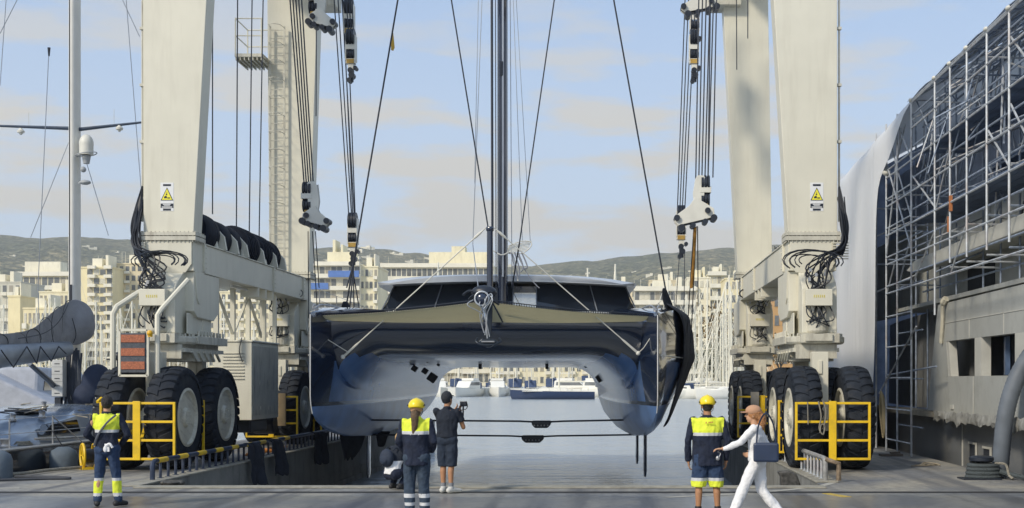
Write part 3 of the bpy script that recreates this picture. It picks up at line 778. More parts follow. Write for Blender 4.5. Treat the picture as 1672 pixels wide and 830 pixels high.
# sills between the legs
for (x0, x1) in ((XL0 + .02, XL1 - .0), (XR0 + .0, XR1 - .02)):
    b = MB(); b.bx(x0, x1, YF + .02, YR + .62, 4.47, 5.14)
    b.bx(x0 - .03, x1 + .03, YF + .56, YR + .0, 5.141, 5.17)
    xi = x1 if x0 < 0 else x0; s_ = 1 if x0 < 0 else -1
    for y in (28.7, 34.6, 37.9):
        b.bx(min(xi, xi + s_ * .05), max(xi, xi + s_ * .05), y - .05, y + .05, 4.5, 5.13)
        for k in range(5): b.tube((xi + s_ * .05, y, 4.58 + k * .12), (xi + s_ * .075, y, 4.58 + k * .12), .018, n=6)
    for y in (33.2, 33.9, 34.6):
        b.bx(min(xi - s_ * .5, xi), max(xi - s_ * .5, xi), y - .04, y + .04, 4.22, 4.469)
    b.build('sill_beam', CREAM, LIFT, smooth=False, bevel=.008)
    # boots of the legs down to the wheel housing
    for yy in (YF, YR):
        b = MB(); b.bx(x0 + .03, x1 - .03, yy + .0, yy + .56, 4.30, 5.16) if False else None
        xa, xb = x0 + .03, x1 - .03
        b.prism([(xa, 5.155), (xb, 5.155), (xb, 4.62), (xb - .14, 4.42), (xa + .14, 4.42), (xa, 4.62)], 'xz', yy - .03, yy + .016)
        b.prism([(yy + .1, 4.47), (yy + .75, 4.47), (yy + .55, 3.85), (yy + .4, 3.72), (yy + .25, 3.85)], 'yz', xi - .03 if s_ > 0 else xi - .01, xi + .01 if s_ > 0 else xi + .03)
        b.build('leg_boot', CREAM, LIFT, smooth=False, bevel=.01)
# overhead girders (above the photograph's frame) and trolleys
for (x0, x1) in ((XL0 - .05, -9.2), (3.55, XR1 + .05)):
    b = MB(); b.bx(x0, x1, YF - .4, YR + 1.1, 14.6, 15.9); b.build('top_girder', CREAM, LIFT, smooth=False, bevel=.02)
b = MB(); b.bx(-9.3, 3.6, YR + .05, YR + .9, 14.75, 15.85); b.build('cross_girder', CREAM, LIFT, smooth=False, bevel=.02)
for (xa, y) in ((-9.1, 38.3), (-7.7, 31.0), (3.5, 38.3), (2.0, 31.0)):
    b = MB()
    if y > 35: b.bx(xa - .45 if xa > 0 else xa - .1, xa + .5, y - .3, y + .6, 13.62, 14.75)
    else:
        xg = -9.3 if xa < 0 else 3.6
        b.bx(min(xa - .5, xg), max(xa + .5, xg), y - .5, y + .5, 14.5, 15.0)
    b.build('trolley', CREAM2, LIFT, smooth=False, bevel=.02)

# wheel housings
def housing(x0, x1, Y0, inner, front=True):
    """x0..x1 leg extents; inner=+1 when the dock lies to the right"""
    xi, xo = (x1, x0) if inner > 0 else (x0, x1)
    cx = (x0 + x1) / 2; s = inner
    def X(a, b_): return (min(a, b_), max(a, b_))
    h = MB()
    # steering column: tall plate box with a sloping nose, pocket on the dock side
    nx0, nx1 = cx - .38 + (.05 * -s), cx + .40 + (.05 * -s)
    h.prism([(Y0 - .55, 3.02), (Y0 - .55, 4.02), (Y0 - .42, 4.16), (Y0 + .02, 4.45), (Y0 + 1.6, 4.45), (Y0 + 1.6, 3.02)], 'yz', nx0, nx1)
    a, b_ = X(xi - s * .02, xi - s * .40)
    h.prism([(Y0 + .1, 4.46), (Y0 + .1, 3.55), (Y0 + .35, 3.42), (Y0 + 1.5, 3.38), (Y0 + 1.9, 3.6), (Y0 + 1.9, 4.46)], 'yz', a, b_)
    h.bx(*X(xi - s * .08, xi - s * .42), Y0 + .9, Y0 + 1.5, 3.02, 3.45)
    h.bx(*X(xi - s * .10, xi - s * .13), Y0 - .1, Y0 + .9, 3.02, 3.5)
    hb = h.build('wheel_housing', CREAM, LIFT, smooth=False, bevel=.015)
    # slewing ring with bolts
    r = MB()
    r.lathe([(0, .62), (.05, .66), (.16, .66), (.18, .58)], (cx - s * .05, Y0 + .0, 2.78), (0, 0, 1), 32)
    r.bx(*X(xi + s * .06, xi - s * .55), Y0 + .15, Y0 + 2.3, 2.80, 2.98)
    r.bx(nx0 - .04, nx1 + .04, Y0 - .68, Y0 + .4, 2.80, 3.01)
    for i in range(26):
        aa = 2 * math.pi * i / 26; p = Vector((cx - s * .05 + math.cos(aa) * .6, Y0 + math.sin(aa) * .6, 2.93)); r.tube(p, p + Vector((0, 0, .09)), .022, n=6)
    for i in range(9): r.tube((xi + s * .02, Y0 + .3 + i * .22, 2.95), (xi + s * .02, Y0 + .3 + i * .22, 3.1), .03, n=6)
    r.build('slewing_ring', CREAM2, hb, smooth=False, bevel=.008)
    # axle carrier above the tyres
    c = MB()
    c.bx(x0 + .04, x1 - .04, Y0 - .45, Y0 + 2.3, 2.60, 2.69)
    c.bx(x0 + .1, x1 - .1, Y0 - .5, Y0 - .44, 2.45, 2.77)
    for xx in (x0 + .12, cx, x1 - .16): c.bx(xx - .02, xx + .02, Y0 - .3, Y0 + 2.2, 2.69, 2.80)
    for k in range(5): c.bar((xi - s * .03, Y0 + k * .42, 2.62), (xi - s * .03, Y0 + k * .42 + .3, 2.42), .05, .05)
    c.bx(x0 + .05, x1 - .05, Y0 + .2, Y0 + 1.6, 2.40, 2.6)
    c.build('axle_carrier', CREAM2, LIFT, smooth=False)
    # strut plates down to the axles
    for yy in (-.85, 1.85):
        c = MB(); sx = cx
        c.bx(sx - .16, sx + .19, Y0 + yy - .10, Y0 + yy + .22, .85, 2.59)
        c.bx(sx - .16, sx + .19, Y0 + yy - .3, Y0 + yy + .4, .85, 1.35)
        c.tube((sx - .32, Y0 + yy, 1.14), (sx + .34, Y0 + yy, 1.14), .15, n=14)
        c.bx(sx - .03, sx + .05, Y0 + yy - .13, Y0 + yy - .10, 2.1, 2.4)
        c.build('axle_strut', CREAM, LIFT, smooth=False, bevel=.01)
    # control box with a faded maker's plate
    cb = MB(); cb.bx(nx0 + .06, nx1 - .14, Y0 - .80, Y0 - .56, 3.62, 3.99)
    cbo = cb.build('control_box', CREAM, LIFT, smooth=False, bevel=.01)
    pl = MB(); yy = Y0 - .804
    mid = (nx0 + nx1 - .08) / 2
    for k in range(6): pl.bx(mid - .13 + k * .045, mid - .105 + k * .045, yy, yy + .004, 3.80 - (k % 2) * .004, 3.86)
    pl.build('maker_plate', mat('faded_yellow_print', (.60, .52, .16), .7, var=.3, vs=60), cbo, smooth=False)
    # drive gear under the box
    gd = MB()
    for k in range(3): gd.tube((mid - .12 + k * .13, Y0 - .62, 3.3), (mid - .12 + k * .13, Y0 - .62, 3.62), .05, n=10)
    gd.lathe([(0, .22), (.05, .25), (.25, .25), (.3, .2)], (mid, Y0 - .5, 3.02), (0, 0, 1), 20)
    gd.bx(mid - .30, mid + .30, Y0 - .74, Y0 - .68, 2.84, 3.0)
    gd.build('steering_drive', CREAM2, hb, smooth=False)
    # hydraulic hoses
    rnd = random.Random(int(x0 * 7 + Y0))
    n = 11 if front else 7
    hs = MB()
    for k in range(n):
        x_a = mid + rnd.uniform(-.28, .28); y_a = Y0 - .6 + rnd.uniform(-.08, .05)
        p0 = Vector((x_a, y_a, 3.62)); p3 = Vector((mid + rnd.uniform(-.25, .25), y_a, rnd.uniform(3.15, 3.4)))
        pts = [p0, p0 + Vector((rnd.uniform(-.12, .12), -.14, -.16 - rnd.random() * .15)), p3 + Vector((0, -.1, -.02)), p3]
        hs.path(catmull(pts, 5), .014, 5)
    hs.build('hose_loops', BLACK, LIFT)
    hs = MB(); hs.mi = 0
    ox = -s  # bundle comes down the outer side of the leg, sweeps over the nose
    for k in range(15 if front else 6):
        xx = xo + ox * (.02 + rnd.random() * .16); yq = Y0 - .06 - rnd.random() * .1
        top = 6.0 + rnd.random() * .2
        pts = [Vector((xx, Y0 + .1, top)), Vector((xx + ox * .05 * rnd.random(), yq, 5.5)), Vector((xx + rnd.uniform(-.05, .05), yq - .1, 5.0)),
               Vector((mid + rnd.uniform(-.4, .2) * -s - .1 * s, Y0 - .62 - rnd.random() * .12, 4.45 + rnd.uniform(-.2, .3))),
               Vector((mid + rnd.uniform(-.3, .3), Y0 - .72, 4.12 + rnd.random() * .12)), Vector((mid + rnd.uniform(-.25, .25), Y0 - .68, 3.98))]
        hs.path(catmull(pts, 6), rnd.uniform(.013, .022), 5)
    for k in range(7 if front else 3):   # big loops hanging free
        ra = rnd.uniform(.25, .5); xc = mid + s * rnd.uniform(0, .28); yb = Y0 - .55 - rnd.random() * .25
        pts = [Vector((xc + math.cos(t) * ra * 1.25, yb + .12 * math.sin(t * 1.3), 4.62 + math.sin(t) * ra * .55)) for t in [(-.5 + 4.3 * i / 12) for i in range(13)]]
        hs.path(pts, .014, 5)
    hs.build('hose_bundle', BLACK, LIFT)
    # knots of valves
    vb = MB()
    for k in range(9):
        p = Vector((mid + rnd.uniform(-.3, .3), Y0 - .6 - rnd.random() * .15, 4.1 + rnd.random() * .35)); vb.bx(p.x - .03, p.x + .03, p.y - .03, p.y + .03, p.z - .04, p.z + .04)
    vb.build('valve_block', STEEL, LIFT, smooth=False)
housing(XL0, XL1, YF, 1); housing(XR0, XR1, YF, -1)
housing(XL0, XL1, YR, 1, False); housing(XR0 - .06, XR1 - .1, YR, -1, False)
# yellow collision guards
def guard(xc, w_, y, zb=.27, zt=1.5, post=True, missing=False, nbar=2, parent=LIFT, side=0):
    b = MB(); x0, x1 = xc - w_ / 2, xc + w_ / 2; t = .05
    M = Matrix.Translation((xc, y, 0)) @ Matrix.Rotation(side, 4, 'Z') @ Matrix.Translation((-xc, -y, 0))
    def B(*a): b.bx(*a, M=M)
    for x in (x0, x1 - t): B(x, x + t, y, y + .06, zb, zt)
    for k in range(nbar + 2):
        z = zb + (zt - zb - t) * k / (nbar + 1); B(x0 + t, x1 - t, y + .004, y + .056, z, z + t)
    if post: B(xc - .09, xc + .07, y - .02, y - .001, zb, zt + .02)
    return b.build('guard', YELLOW, parent, smooth=False, bevel=.006)
guard(-10.05, 1.60, 25.9); guard(4.665, 1.60, 25.9)
guard(4.45, 1.5, 36.3); guard(-10.1, 1.55, 36.3)
guard(-9.62, .30, 28.4, post=False, nbar=2, side=0); guard(3.92, .16, 28.4, post=False, nbar=2)
guard(-9.4, .28, 39.0, post=False); 
b = MB(); b.bar((-10.9, 25.92, 1.5), (-10.9, 27.0, 1.9), .05, .05); b.bar((-10.4, 26, .7), (-10.4, 26.7, .9), .06, .06); b.bar((-10.0, 26, .7), (-10.2, 26.9, 1.1), .06, .06); b.split('guard_arm', YELLOW, LIFT, smooth=False)
b = MB(); b.bar((4.7, 26, .8), (4.76, 26.9, 1.1), .06, .06); b.bar((4.7, 26, 1.4), (4.76, 26.9, 1.5), .06, .06); b.split('guard_arm', YELLOW, LIFT, smooth=False)
b = MB(); b.path(catmull([(4.35, 25.88, 1.52), (4.4, 25.82, 1.2), (4.36, 25.84, .95), (4.44, 25.82, .82), (4.48, 25.84, 1.0), (4.4, 25.84, 1.02), (4.38, 25.82, .85)], 5), .016, 5)
b.path(catmull([(4.44, 25.88, 1.54), (4.5, 25.82, 1.3), (4.46, 25.82, 1.0)], 5), .014, 5); b.path([(4.12, 25.86, 1.5), (4.13, 25.85, 1.03)], .014, 5); b.build('tied_rope', mat('old_rope', (.22, .20, .16), .9), LIFT)
b = MB(); b.bx(4.09, 4.33, 36.2, 36.26, .75, 1.62); b.build('grey_board', mat('weathered_board', (.24, .23, .21), .85, dirt=(.1, .08, .05), damt=.5), LIFT, smooth=False)
b = MB(); b.bx(-9.92, -9.66, 36.2, 36.26, .62, 1.58); b.build('wooden_board', mat('wooden_plank', (.25, .19, .11), .85, dirt=(.08, .06, .04), damt=.6), LIFT, smooth=False)
# radiator with red stripes in a tubular frame, front left
rd = MB(); rd.bx(-10.63, -10.08, 26.45, 26.7, 2.12, 2.98)
ro = rd.build('radiator', mat('radiator_core', (.075, .085, .10), .7, var=.3, vs=30, bump=.4, bs=60), LIFT, smooth=False, bevel=.02)
st = MB()
for z in (2.78, 2.49, 2.20): st.bx(-10.61, -10.10, 26.435, 26.449, z, z + .165)
st.split('red_stripe', RED, ro, smooth=False)
fr = MB()
for (a, c) in (((-10.66, 2.05), (-10.66, 3.06)), ((-10.05, 2.05), (-10.05, 3.06)), ((-10.66, 3.05), (-10.05, 3.05)), ((-10.66, 2.06), (-10.05, 2.06))): fr.bar((a[0], 26.5, a[1]), (c[0], 26.5, c[1]), .05, .05, (0, 1, 0))
fr.build('radiator_frame', CREAM, ro, smooth=False)
fr = MB(); fr.path([(-10.97, 26.9, 1.95), (-10.97, 26.9, 3.42), (-10.9, 26.95, 3.58), (-10.55, 27.3, 3.92), (-10.4, 27.4, 4.0)], .065, 8); fr.build('tube_frame', CREAM, LIFT)
fr = MB(); fr.path([(-9.42, 27.2, 4.2), (-9.84, 26.7, 3.5), (-9.9, 26.65, 3.38), (-9.9, 26.65, 1.95)], .058, 8); fr.build('tube_frame', CREAM, LIFT)
fr = MB(); fr.tube((-10.0, 26.5, 2.9), (-10.0, 26.5, 3.0), .05, n=12); fr.ell((-10.0, 26.48, 2.98), .065); fr.build('beacon_lamp', mat('amber_plastic', (.75, .42, .02), .35), LIFT)
# generator cabinet with louvres behind the front left tyres, tanks below
gx0, gx1, gy0, gy1, gz0, gz1 = -10.62, -9.6, 32.6, 35.2, .90, 2.98
g_ = MB(); g_.bx(gx0, gx1, gy0, gy1, gz0, gz1); g_.bx(gx0 - .03, gx1 + .03, gy0 - .03, gy1 + .03, gz1 + .001, gz1 + .05)
go = g_.build('generator_cabinet', CREAM, LIFT, smooth=False, bevel=.015)
lv = MB()
for k in range(9): lv.bar((gx0 + .25, gy0 - .012, 2.0 + k * .085), (gx1 - .2, gy0 - .012, 2.0 + k * .085), .03, .022)
lv.split('louvre', CREAM2, go, smooth=False)
dd = MB(); X = gx1
dd.bx(X + .001, X + .012, gy0 + .1, gy1 - .1, 1.02, 2.88)
for y in (gy0 + .75, gy0 + 1.6):
    dd.bx(X + .013, X + .03, y - .06, y + .06, 1.85, 1.95); dd.bx(X + .013, X + .03, y - .04, y + .04, 1.15, 1.25)
dd.build('cabinet_door', CREAM2, go, smooth=False)
t_ = MB(); t_.bx(-10.5, -9.75, 33.0, 34.6, .55, .88); t_.tube((-10.4, 35.6, .7), (-9.8, 35.6, .7), .3, n=16); t_.build('tank', BLACKM, LIFT, smooth=False, bevel=.04)
cc = MB(); cc.path(catmull([(-9.85, 32.56, 3.1), (-9.9, 32.5, 2.75), (-9.82, 32.52, 2.45)], 5), .012, 5); cc.build('loose_cable', BLACK, LIFT)
# open frame over the cabinet
fr = MB()
xq = -10.35
for y in (32.0, 33.4, 34.8, 36.2): fr.bx(xq - .06, xq + .06, y - .06, y + .06, 3.04, 4.46)
for (a, c) in ((32, 33.4), (34.8, 36.2)):
    fr.bar((xq, a, 4.35), (xq, c, 3.2), .07, .05); 
fr.bar((xq, 33.4, 3.2), (xq, 34.8, 4.35), .07, .05)
for x in (-9.75, -10.05): fr.bx(x - .05, x + .05, 35.3, 35.4, 3.0, 4.46)
fr.bx(-10.5, -9.62, 31.9, 36.3, 3.02, 3.08) if False else None
fr.split('open_frame', CREAM, LIFT, smooth=False)
fr = MB(); fr.tube((-9.85, 31.6, 4.40), (-9.85, 33.0, 4.40), .04, n=8); fr.build('strip_lamp', WHITE, LIFT)
# covered rope winches on the left sill
for k, (y0, L_, r0) in enumerate(((29.0, 1.15, .50), (30.35, .8, .47), (31.25, .75, .46), (32.35, 1.15, .53), (33.75, 1.0, .52), (34.95, .75, .5))):
    b = MB(); zc = 5.17 + r0 * .62; xc = -10.12
    prof = [(0, r0 * .6), (.05, r0 * .96), (.12, r0), (L_ - .12, r0), (L_ - .04, r0 * .95), (L_, r0 * .55)]
    b.lathe([(t, r_ * (1 + .02 * math.sin(9 * t + k))) for t, r_ in prof], (xc, y0, zc + .04), (0, 1, 0), 28)
    for q in range(5): b.tube((xc, y0 + .18 + q * .16, zc + .04), (xc, y0 + .22 + q * .16, zc + .04), r0 * 1.015, n=28) if .22 + q * .16 < L_ - .1 else None
    wo_ = b.build('winch_drum', mat('winch_drum_grease', (.006, .010, .020), .7, var=.4, vs=5, spec=.15), LIFT)
    wb = MB(); wb.prism([(xc + .30, 5.171), (xc + .62, 5.171), (xc + .56, 5.5), (xc + .36, 5.72)], 'xz', y0 + L_ - .02, y0 + L_ + .08); wb.build('winch_bracket', CREAM, LIFT, smooth=False)
for y in (29.9, 32.0, 34.1, 35.9):
    b = MB(); b.lathe([(0, .07), (.05, .06), (.2, .03), (.25, .012)], (-9.68, y, 5.171), (0, 0, 1), 10); b.build('rope_guide', CREAM, LIFT)
# ladder and platform on the rear left leg
ld = MB(); yl = 38.2
for x in (-10.66, -10.22): ld.bx(x - .025, x + .025, yl - .08, yl - .03, 5.3, 13.0)
for k in range(29): ld.tube((-10.66, yl - .055, 5.45 + k * .265), (-10.22, yl - .055, 5.45 + k * .265), .012, n=5)
for k in range(12):
    z = 6.9 + k * .55; ld.path([(-10.66, yl - .05, z), (-10.6, yl - .42, z), (-10.44, yl - .5, z), (-10.28, yl - .42, z), (-10.22, yl - .05, z)], .012, 4)
ld.build('caged_ladder', CREAM2, LIFT, smooth=False)
pf = MB(); pf.bx(-11.6, -10.74, 37.6, 38.9, 11.9, 12.0)
for k in range(7): pf.bx(-11.58 + k * .13, -11.55 + k * .13, 37.62, 38.88, 11.80, 11.899)
po = pf.build('service_platform', CREAM2, LIFT, smooth=False)
pr = MB()
for x in (-11.58, -10.78):
    for y in (37.62, 38.88): pr.tube((x, y, 12.0), (x, y, 13.1), .022, n=6)
for z in (12.55, 13.08):
    for (a, c) in (((-11.58, 37.62), (-10.78, 37.62)), ((-11.58, 38.88), (-10.78, 38.88)), ((-11.58, 37.62), (-11.58, 38.88))): pr.tube((*a, z), (*c, z), .02, n=6)
pr.build('platform_railing', CREAM, po, smooth=False)
# conduits on the outer sides of the front legs
for (x, s_) in ((XL0 - .06, -1), (XR1 + .06, 1)):
    b = MB(); b.tube((x, YF + .1, 5.6), (x, YF + .1, 14.5), .025, n=6)
    for k in range(8): b.bx(x - .05, x + .05, YF + .05, YF + .15, 6.1 + k * 1.3, 6.16 + k * 1.3)
    b.build('conduit', CREAM2, LIFT, smooth=False)
    rnd = random.Random(5 + s_); b = MB()
    for k in range(8):
        xx = x + s_ * rnd.uniform(-.02, .13)
        b.path(catmull([(x, YF + .1, 6.3 + rnd.random() * .15), (xx, YF, 5.9), (xx + s_ * .08, YF - .05, 5.45), (xx, YF - .1, 5.0), (xx - s_ * .1, YF - .3, 4.8)], 6), .022, 5)
    b.build('hose_bundle', BLACK, LIFT)
    b = MB()
    for k in range(7): b.bx(x - .13 + (0 if s_ < 0 else -.05), x + .18 - (.05 if s_ < 0 else 0), YF - .1, YF - .05, 4.72 + k * .06, 4.745 + k * .06)
    b.build('cable_tray', CREAM, LIFT, smooth=False)
b = MB(); b.bar((-11.25, 29.5, 13), (-10.74, 28.9, 7.2), .18, .1); b.build('side_brace', CREAM2, LIFT, smooth=False)
# safety signs
for xc in (-10.18, 4.67):
    b = MB(); y = YF - .006
    b.bx(xc - .15, xc + .15, y, y + .005, 5.83, 6.48); so_ = b.build('warning_sign', mat('sign_white', (.74, .75, .74), .5, var=.03), LIFT, smooth=False)
    b = MB(); b.prism([(xc - .145, 6.07), (xc + .145, 6.07), (xc, 6.37)], 'xz', y - .003, y - .001); t1 = b.build('sign_border', BLACKM, so_, smooth=False)
    b = MB(); b.prism([(xc - .118, 6.086), (xc + .118, 6.086), (xc, 6.335)], 'xz', y - .006, y - .004); b.build('sign_triangle', mat('sign_yellow', (.86, .78, .06), .5, var=.03), so_, smooth=False)
    b = MB()
    b.bx(xc - .065, xc + .0, y - .009, y - .007, 6.12, 6.155); b.prism([(xc - .06, 6.156), (xc - .02, 6.185), (xc + .0, 6.156)], 'xz', y - .009, y - .007); b.bx(xc + .01, xc + .075, y - .009, y - .007, 6.115, 6.14)
    b.tube((xc - .01, y - .009, 6.21), (xc - .01, y - .007, 6.21), .018, n=10); b.bx(xc - .005, xc + .004, y - .009, y - .007, 6.23, 6.27)
    b.build('sign_pictogram', BLACKM, so_, smooth=False)
    b = MB(); b.bx(xc - .09, xc + .09, y - .003, y - .001, 6.40, 6.445); b.bx(xc - .145, xc + .145, y - .003, y - .001, 5.90, 6.0); b.bx(xc - .09, xc + .09, y - .003, y - .001, 5.84, 5.885)
    b.split('text_plate', BLACKM, so_, smooth=False)
    b = MB(); b.bx(xc - .09, xc + .08, y - .006, y - .004, 5.972, 5.99); b.bx(xc - .07, xc + .07, y - .006, y - .004, 5.945, 5.958); b.bx(xc - .12, xc + .12, y - .006, y - .004, 5.91, 5.93); b.split('text_line', MATS['sign_white'], so_, smooth=False)
# ------------------------------------------------------------------ hoist blocks and wire ropes
def block(c, kind, Y, s=1, tilt=0, hs=.66):
    """c: (u,v) of the pulley top. kind 'plate' big cheek with hook plate, 'narrow' straight block. s mirrors"""
    p = px(c[0], c[1], Y); k = Y / 2000
    def P(du, dv): return (p.x + s * du * k, p.z - dv * k)
    b = MB()
    if kind == 'plate':
        b.prism([P(-9, 4), P(-5, 0), P(4, 0), P(8, 6), P(12, 30), P(10, 48), P(-2, 50), P(-6, 40)], 'xz', p.y - .05, p.y - .02)
        HK = [(-22, 54), (-9, 46), (8, 36), (18, 50), (40, 66), (42, 76), (36, 82), (-24, 68)]
        HK = [P(a * hs, 50 + (v_ - 50) * (.75 if hs < 1 else 1)) for a, v_ in HK]
        b.prism(HK, 'xz', p.y - .10, p.y - .06); b.prism(HK, 'xz', p.y + .10, p.y + .13)
        b.prism([P(-9, 6), P(6, 2), P(9, 30), P(6, 50), P(-7, 50)], 'xz', p.y + .24, p.y + .27)
        b.bx(min(P(-18, 0)[0], P(0, 0)[0]), max(P(-18, 0)[0], P(0, 0)[0]), p.y - .06, p.y + .28, P(0, 28)[1], P(0, 18)[1])
    else:
        b.bx(p.x - 8 * k, p.x + 8 * k, p.y - .12, p.y - .09, p.z - 34 * k, p.z - 24 * k)
        b.bx(p.x - 8 * k, p.x - 6.5 * k, p.y - .11, p.y + .2, p.z - 52 * k, p.z - 10 * k); b.bx(p.x + 6.5 * k, p.x + 8 * k, p.y - .11, p.y + .2, p.z - 52 * k, p.z - 10 * k)
        b.bx(p.x - 7.5 * k, p.x + 7.5 * k, p.y - .1, p.y + .1, p.z - 57 * k, p.z - 49 * k)
        b.bx(p.x - 4 * k, p.x + 5 * k, p.y - .08, p.y + .08, p.z - 66 * k, p.z - 57 * k)
    o = b.build('hoist_block', WHITE2, LIFT, smooth=False, bevel=.006)
    q = MB()
    if kind == 'plate':
        for j in range(3):
            x = P(-14 + j * 5, 0)[0]; q.tube((x - 1.9 * k, p.y + .1, P(0, 12)[1]), (x + 1.9 * k, p.y + .1, P(0, 12)[1]), .2, n=18); q.tube((x - 1.9 * k, p.y + .1, P(0, 38)[1]), (x + 1.9 * k, p.y + .1, P(0, 38)[1]), .17, n=18)
    else:
        for j in (-1, 0, 1):
            q.tube((p.x + j * 4.4 * k - 1.8 * k, p.y, p.z - 14 * k), (p.x + j * 4.4 * k + 1.8 * k, p.y, p.z - 14 * k), .25, n=18); q.tube((p.x + j * 4.4 * k - 1.8 * k, p.y, p.z - 42 * k), (p.x + j * 4.4 * k + 1.8 * k, p.y, p.z - 42 * k), .16, n=18)
    q.build('sheave', BLACKM, o)
    q = MB()
    if kind == 'plate':
        for (du, dv, r_) in ((-12, 58, .07), (38, 70, .075), (-22, 70, .085), (-8, 76, .07), (12, 82, .07), (30, 86, .085)):
            x, z = P(du * hs, 50 + (dv - 50) * (.75 if hs < 1 else 1)); q.tube((x, p.y - .17, z), (x, p.y + .2, z), r_, n=12)
        a, z0 = P(-18 * hs, 50 + 20 * (.75 if hs < 1 else 1)); c2, z1 = P(34 * hs, 50 + 32 * (.75 if hs < 1 else 1)); q.bar((a, p.y + .02, z0), (c2, p.y + .02, z1), .14, .05)
    else:
        for (du, dv, r_) in ((0, 68, .08), (2, 76, .09), (-2, 84, .07), (8, 64, .06)):
            q.tube((p.x + du * k, p.y - .12, p.z - dv * k), (p.x + du * k, p.y + .12, p.z - dv * k), r_, n=10)
        q.bx(p.x - 3 * k, p.x + 4 * k, p.y - .05, p.y + .05, p.z - 86 * k, p.z - 64 * k)
    q.build('pin', BLACKM, o)
    q = MB()
    if kind == 'plate': x0, x1 = sorted((P(-13, 0)[0], P(-2, 0)[0])); q.bx(x0, x1, p.y - .02, p.y + .16, P(0, 52)[1], P(0, 46)[1])
    else: q.bx(p.x - 6 * k, p.x + 6 * k, p.y - .115, p.y - .10, p.z - 57 * k, p.z - 50 * k)
    q.build('shackle_pad', mat('greasy_ochre', (.38, .24, .05), .6, var=.3), o, smooth=False)
    return p
def ropes(lst, r=.018, name='wire_rope'):
    for (a, b_) in lst:
        q = MB(); q.tube(a, b_, r, n=6); q.build(name, WIRE, LIFT)
TOPV = lambda Y, z: 622 - (z - CAMZ) * 2000 / Y
def fall(u_top0, u_bot, v_bot, Y, n_, w_bot, w_top, ztop=14.5, dY=.0):
    """n ropes from the trolley down to a block; u_top0 measured at the picture's top edge"""
    out = []
    for i in range(n_):
        t = (i / (n_ - 1) - .5) if n_ > 1 else 0
        ub, ut0 = u_bot + t * w_bot, u_top0 + t * w_top
        a = px(ub, v_bot, Y + dY * t)
        vt = TOPV(Y, ztop); ut = ub + (ut0 - ub) * (v_bot - vt) / v_bot
        out.append((px(ut, vt, Y + dY * t), a))
    ropes(out)
block((510, 297), 'plate', 31.0, 1)
fall(483, 504, 300, 31.0, 5, 15, 19)
block((520, -27), 'plate', 32.0, 1)
fall(506, 508, -25, 32, 3, 12, 12)
block((576, 347), 'narrow', 36.5)
fall(552, 574, 352, 36.5, 3, 9, 13)
fall(563, 578, 352, 36.7, 2, 4, 6)
block((573, 48), 'narrow', 35.5); block((570, -2), 'narrow', 36.0)
fall(570, 573, 50, 35.5, 3, 8, 10)
block((1143, 287), 'plate', 30.0, -1, hs=1.0)
fall(1153, 1146, 292, 30, 5, 20, 24)
block((1112, 335), 'narrow', 36.5)
fall(1127, 1112, 345, 36.5, 4, 12, 17)
block((1150, -52), 'plate', 32.5, -1, hs=.9); block((1133, 48), 'narrow', 35.5); block((1134, 0), 'narrow', 36.2)
fall(1134, 1134, 40, 35.5, 3, 10, 10); fall(1165, 1160, 290, 31, 2, 8, 10)
# slack lines beside the left legs
ropes([(px(347, -260, 33), px(347, 350, 33)), (px(389, -200, 33.5), px(386, 372, 33.5)), (px(414, -200, 34.5), px(407, 380, 34.5)), (px(433, -200, 35.2), px(423, 392, 35.2)), (px(517, -120, 37), px(516, 190, 37)), (px(1202, -100, 36), px(1203, 114, 36)), (px(1221, -100, 36), px(1221, 63, 36))], .017)
# ropes from the blocks down to the slings
ropes([(px(503, 378, 31), px(504, 520, 32)), (px(510, 378, 31), px(519, 520, 32)), (px(515, 378, 31), px(521, 470, 32))], .012)
ropes([(px(578, 430, 36.5), px(570, 512, 36)), (px(574, 430, 36.5), px(588, 512, 36)), (px(583, 410, 36.5), px(566, 470, 36)), (px(577, 430, 36.5), px(578, 505, 36))], .02)
ropes([(px(1110, 408, 36.5), px(1102, 520, 36)), (px(1118, 408, 36.5), px(1117, 500, 36)), (px(1139, 370, 30), px(1140, 500, 32)), (px(1133, 370, 30), px(1121, 560, 32)), (px(1137, 370, 30), px(1128, 560, 32))], .013)
b = MB(); b.path([px(1135, 372, 30), px(1133, 420, 30.5), px(1129, 470, 31)], .035, 6); b.build('orange_webbing', STREAM, LIFT)
# belly slings under the catamaran with black spreader pads
for (v, ua, ub, um, Y, w_) in ((688, 600, 1020, 884, 33.5, 31), (712, 590, 1045, 870, 36.0, 36)):
    b = MB(); A, B_, C_ = px(ua, v - 2, Y), px(ub, v - 2, Y), px(um, v + 1, Y)
    b.path([A, px(um - w_ / 2 - 20, v, Y), px(um - w_ / 2, v + 1, Y), px(um + w_ / 2, v + 1, Y), px(um + w_ / 2 + 20, v, Y), B_], .028, 6)
    so_ = b.build('belly_sling', WIRE, LIFT)
    k = Y / 2000; b = MB()
    b.prism([(C_.x - w_ / 2 * k, C_.z + 2 * k), (C_.x + w_ / 2 * k, C_.z + 2 * k), (C_.x + w_ / 2 * k, C_.z - 4 * k), (C_.x + w_ / 3 * k, C_.z - 10 * k), (C_.x - w_ / 3 * k, C_.z - 10 * k), (C_.x - w_ / 2 * k, C_.z - 4 * k)], 'xz', Y - .15, Y + .15)
    b.build('spreader_pad', BLACKM, so_, smooth=False, bevel=.03)
    b = MB()
    for j in range(5): b.ell((C_.x + (j - 2) * 5.4 * k, Y - .16, C_.z - 5.5 * k), .022, 8, 5)
    b.build('pad_bolt', STEEL, so_)
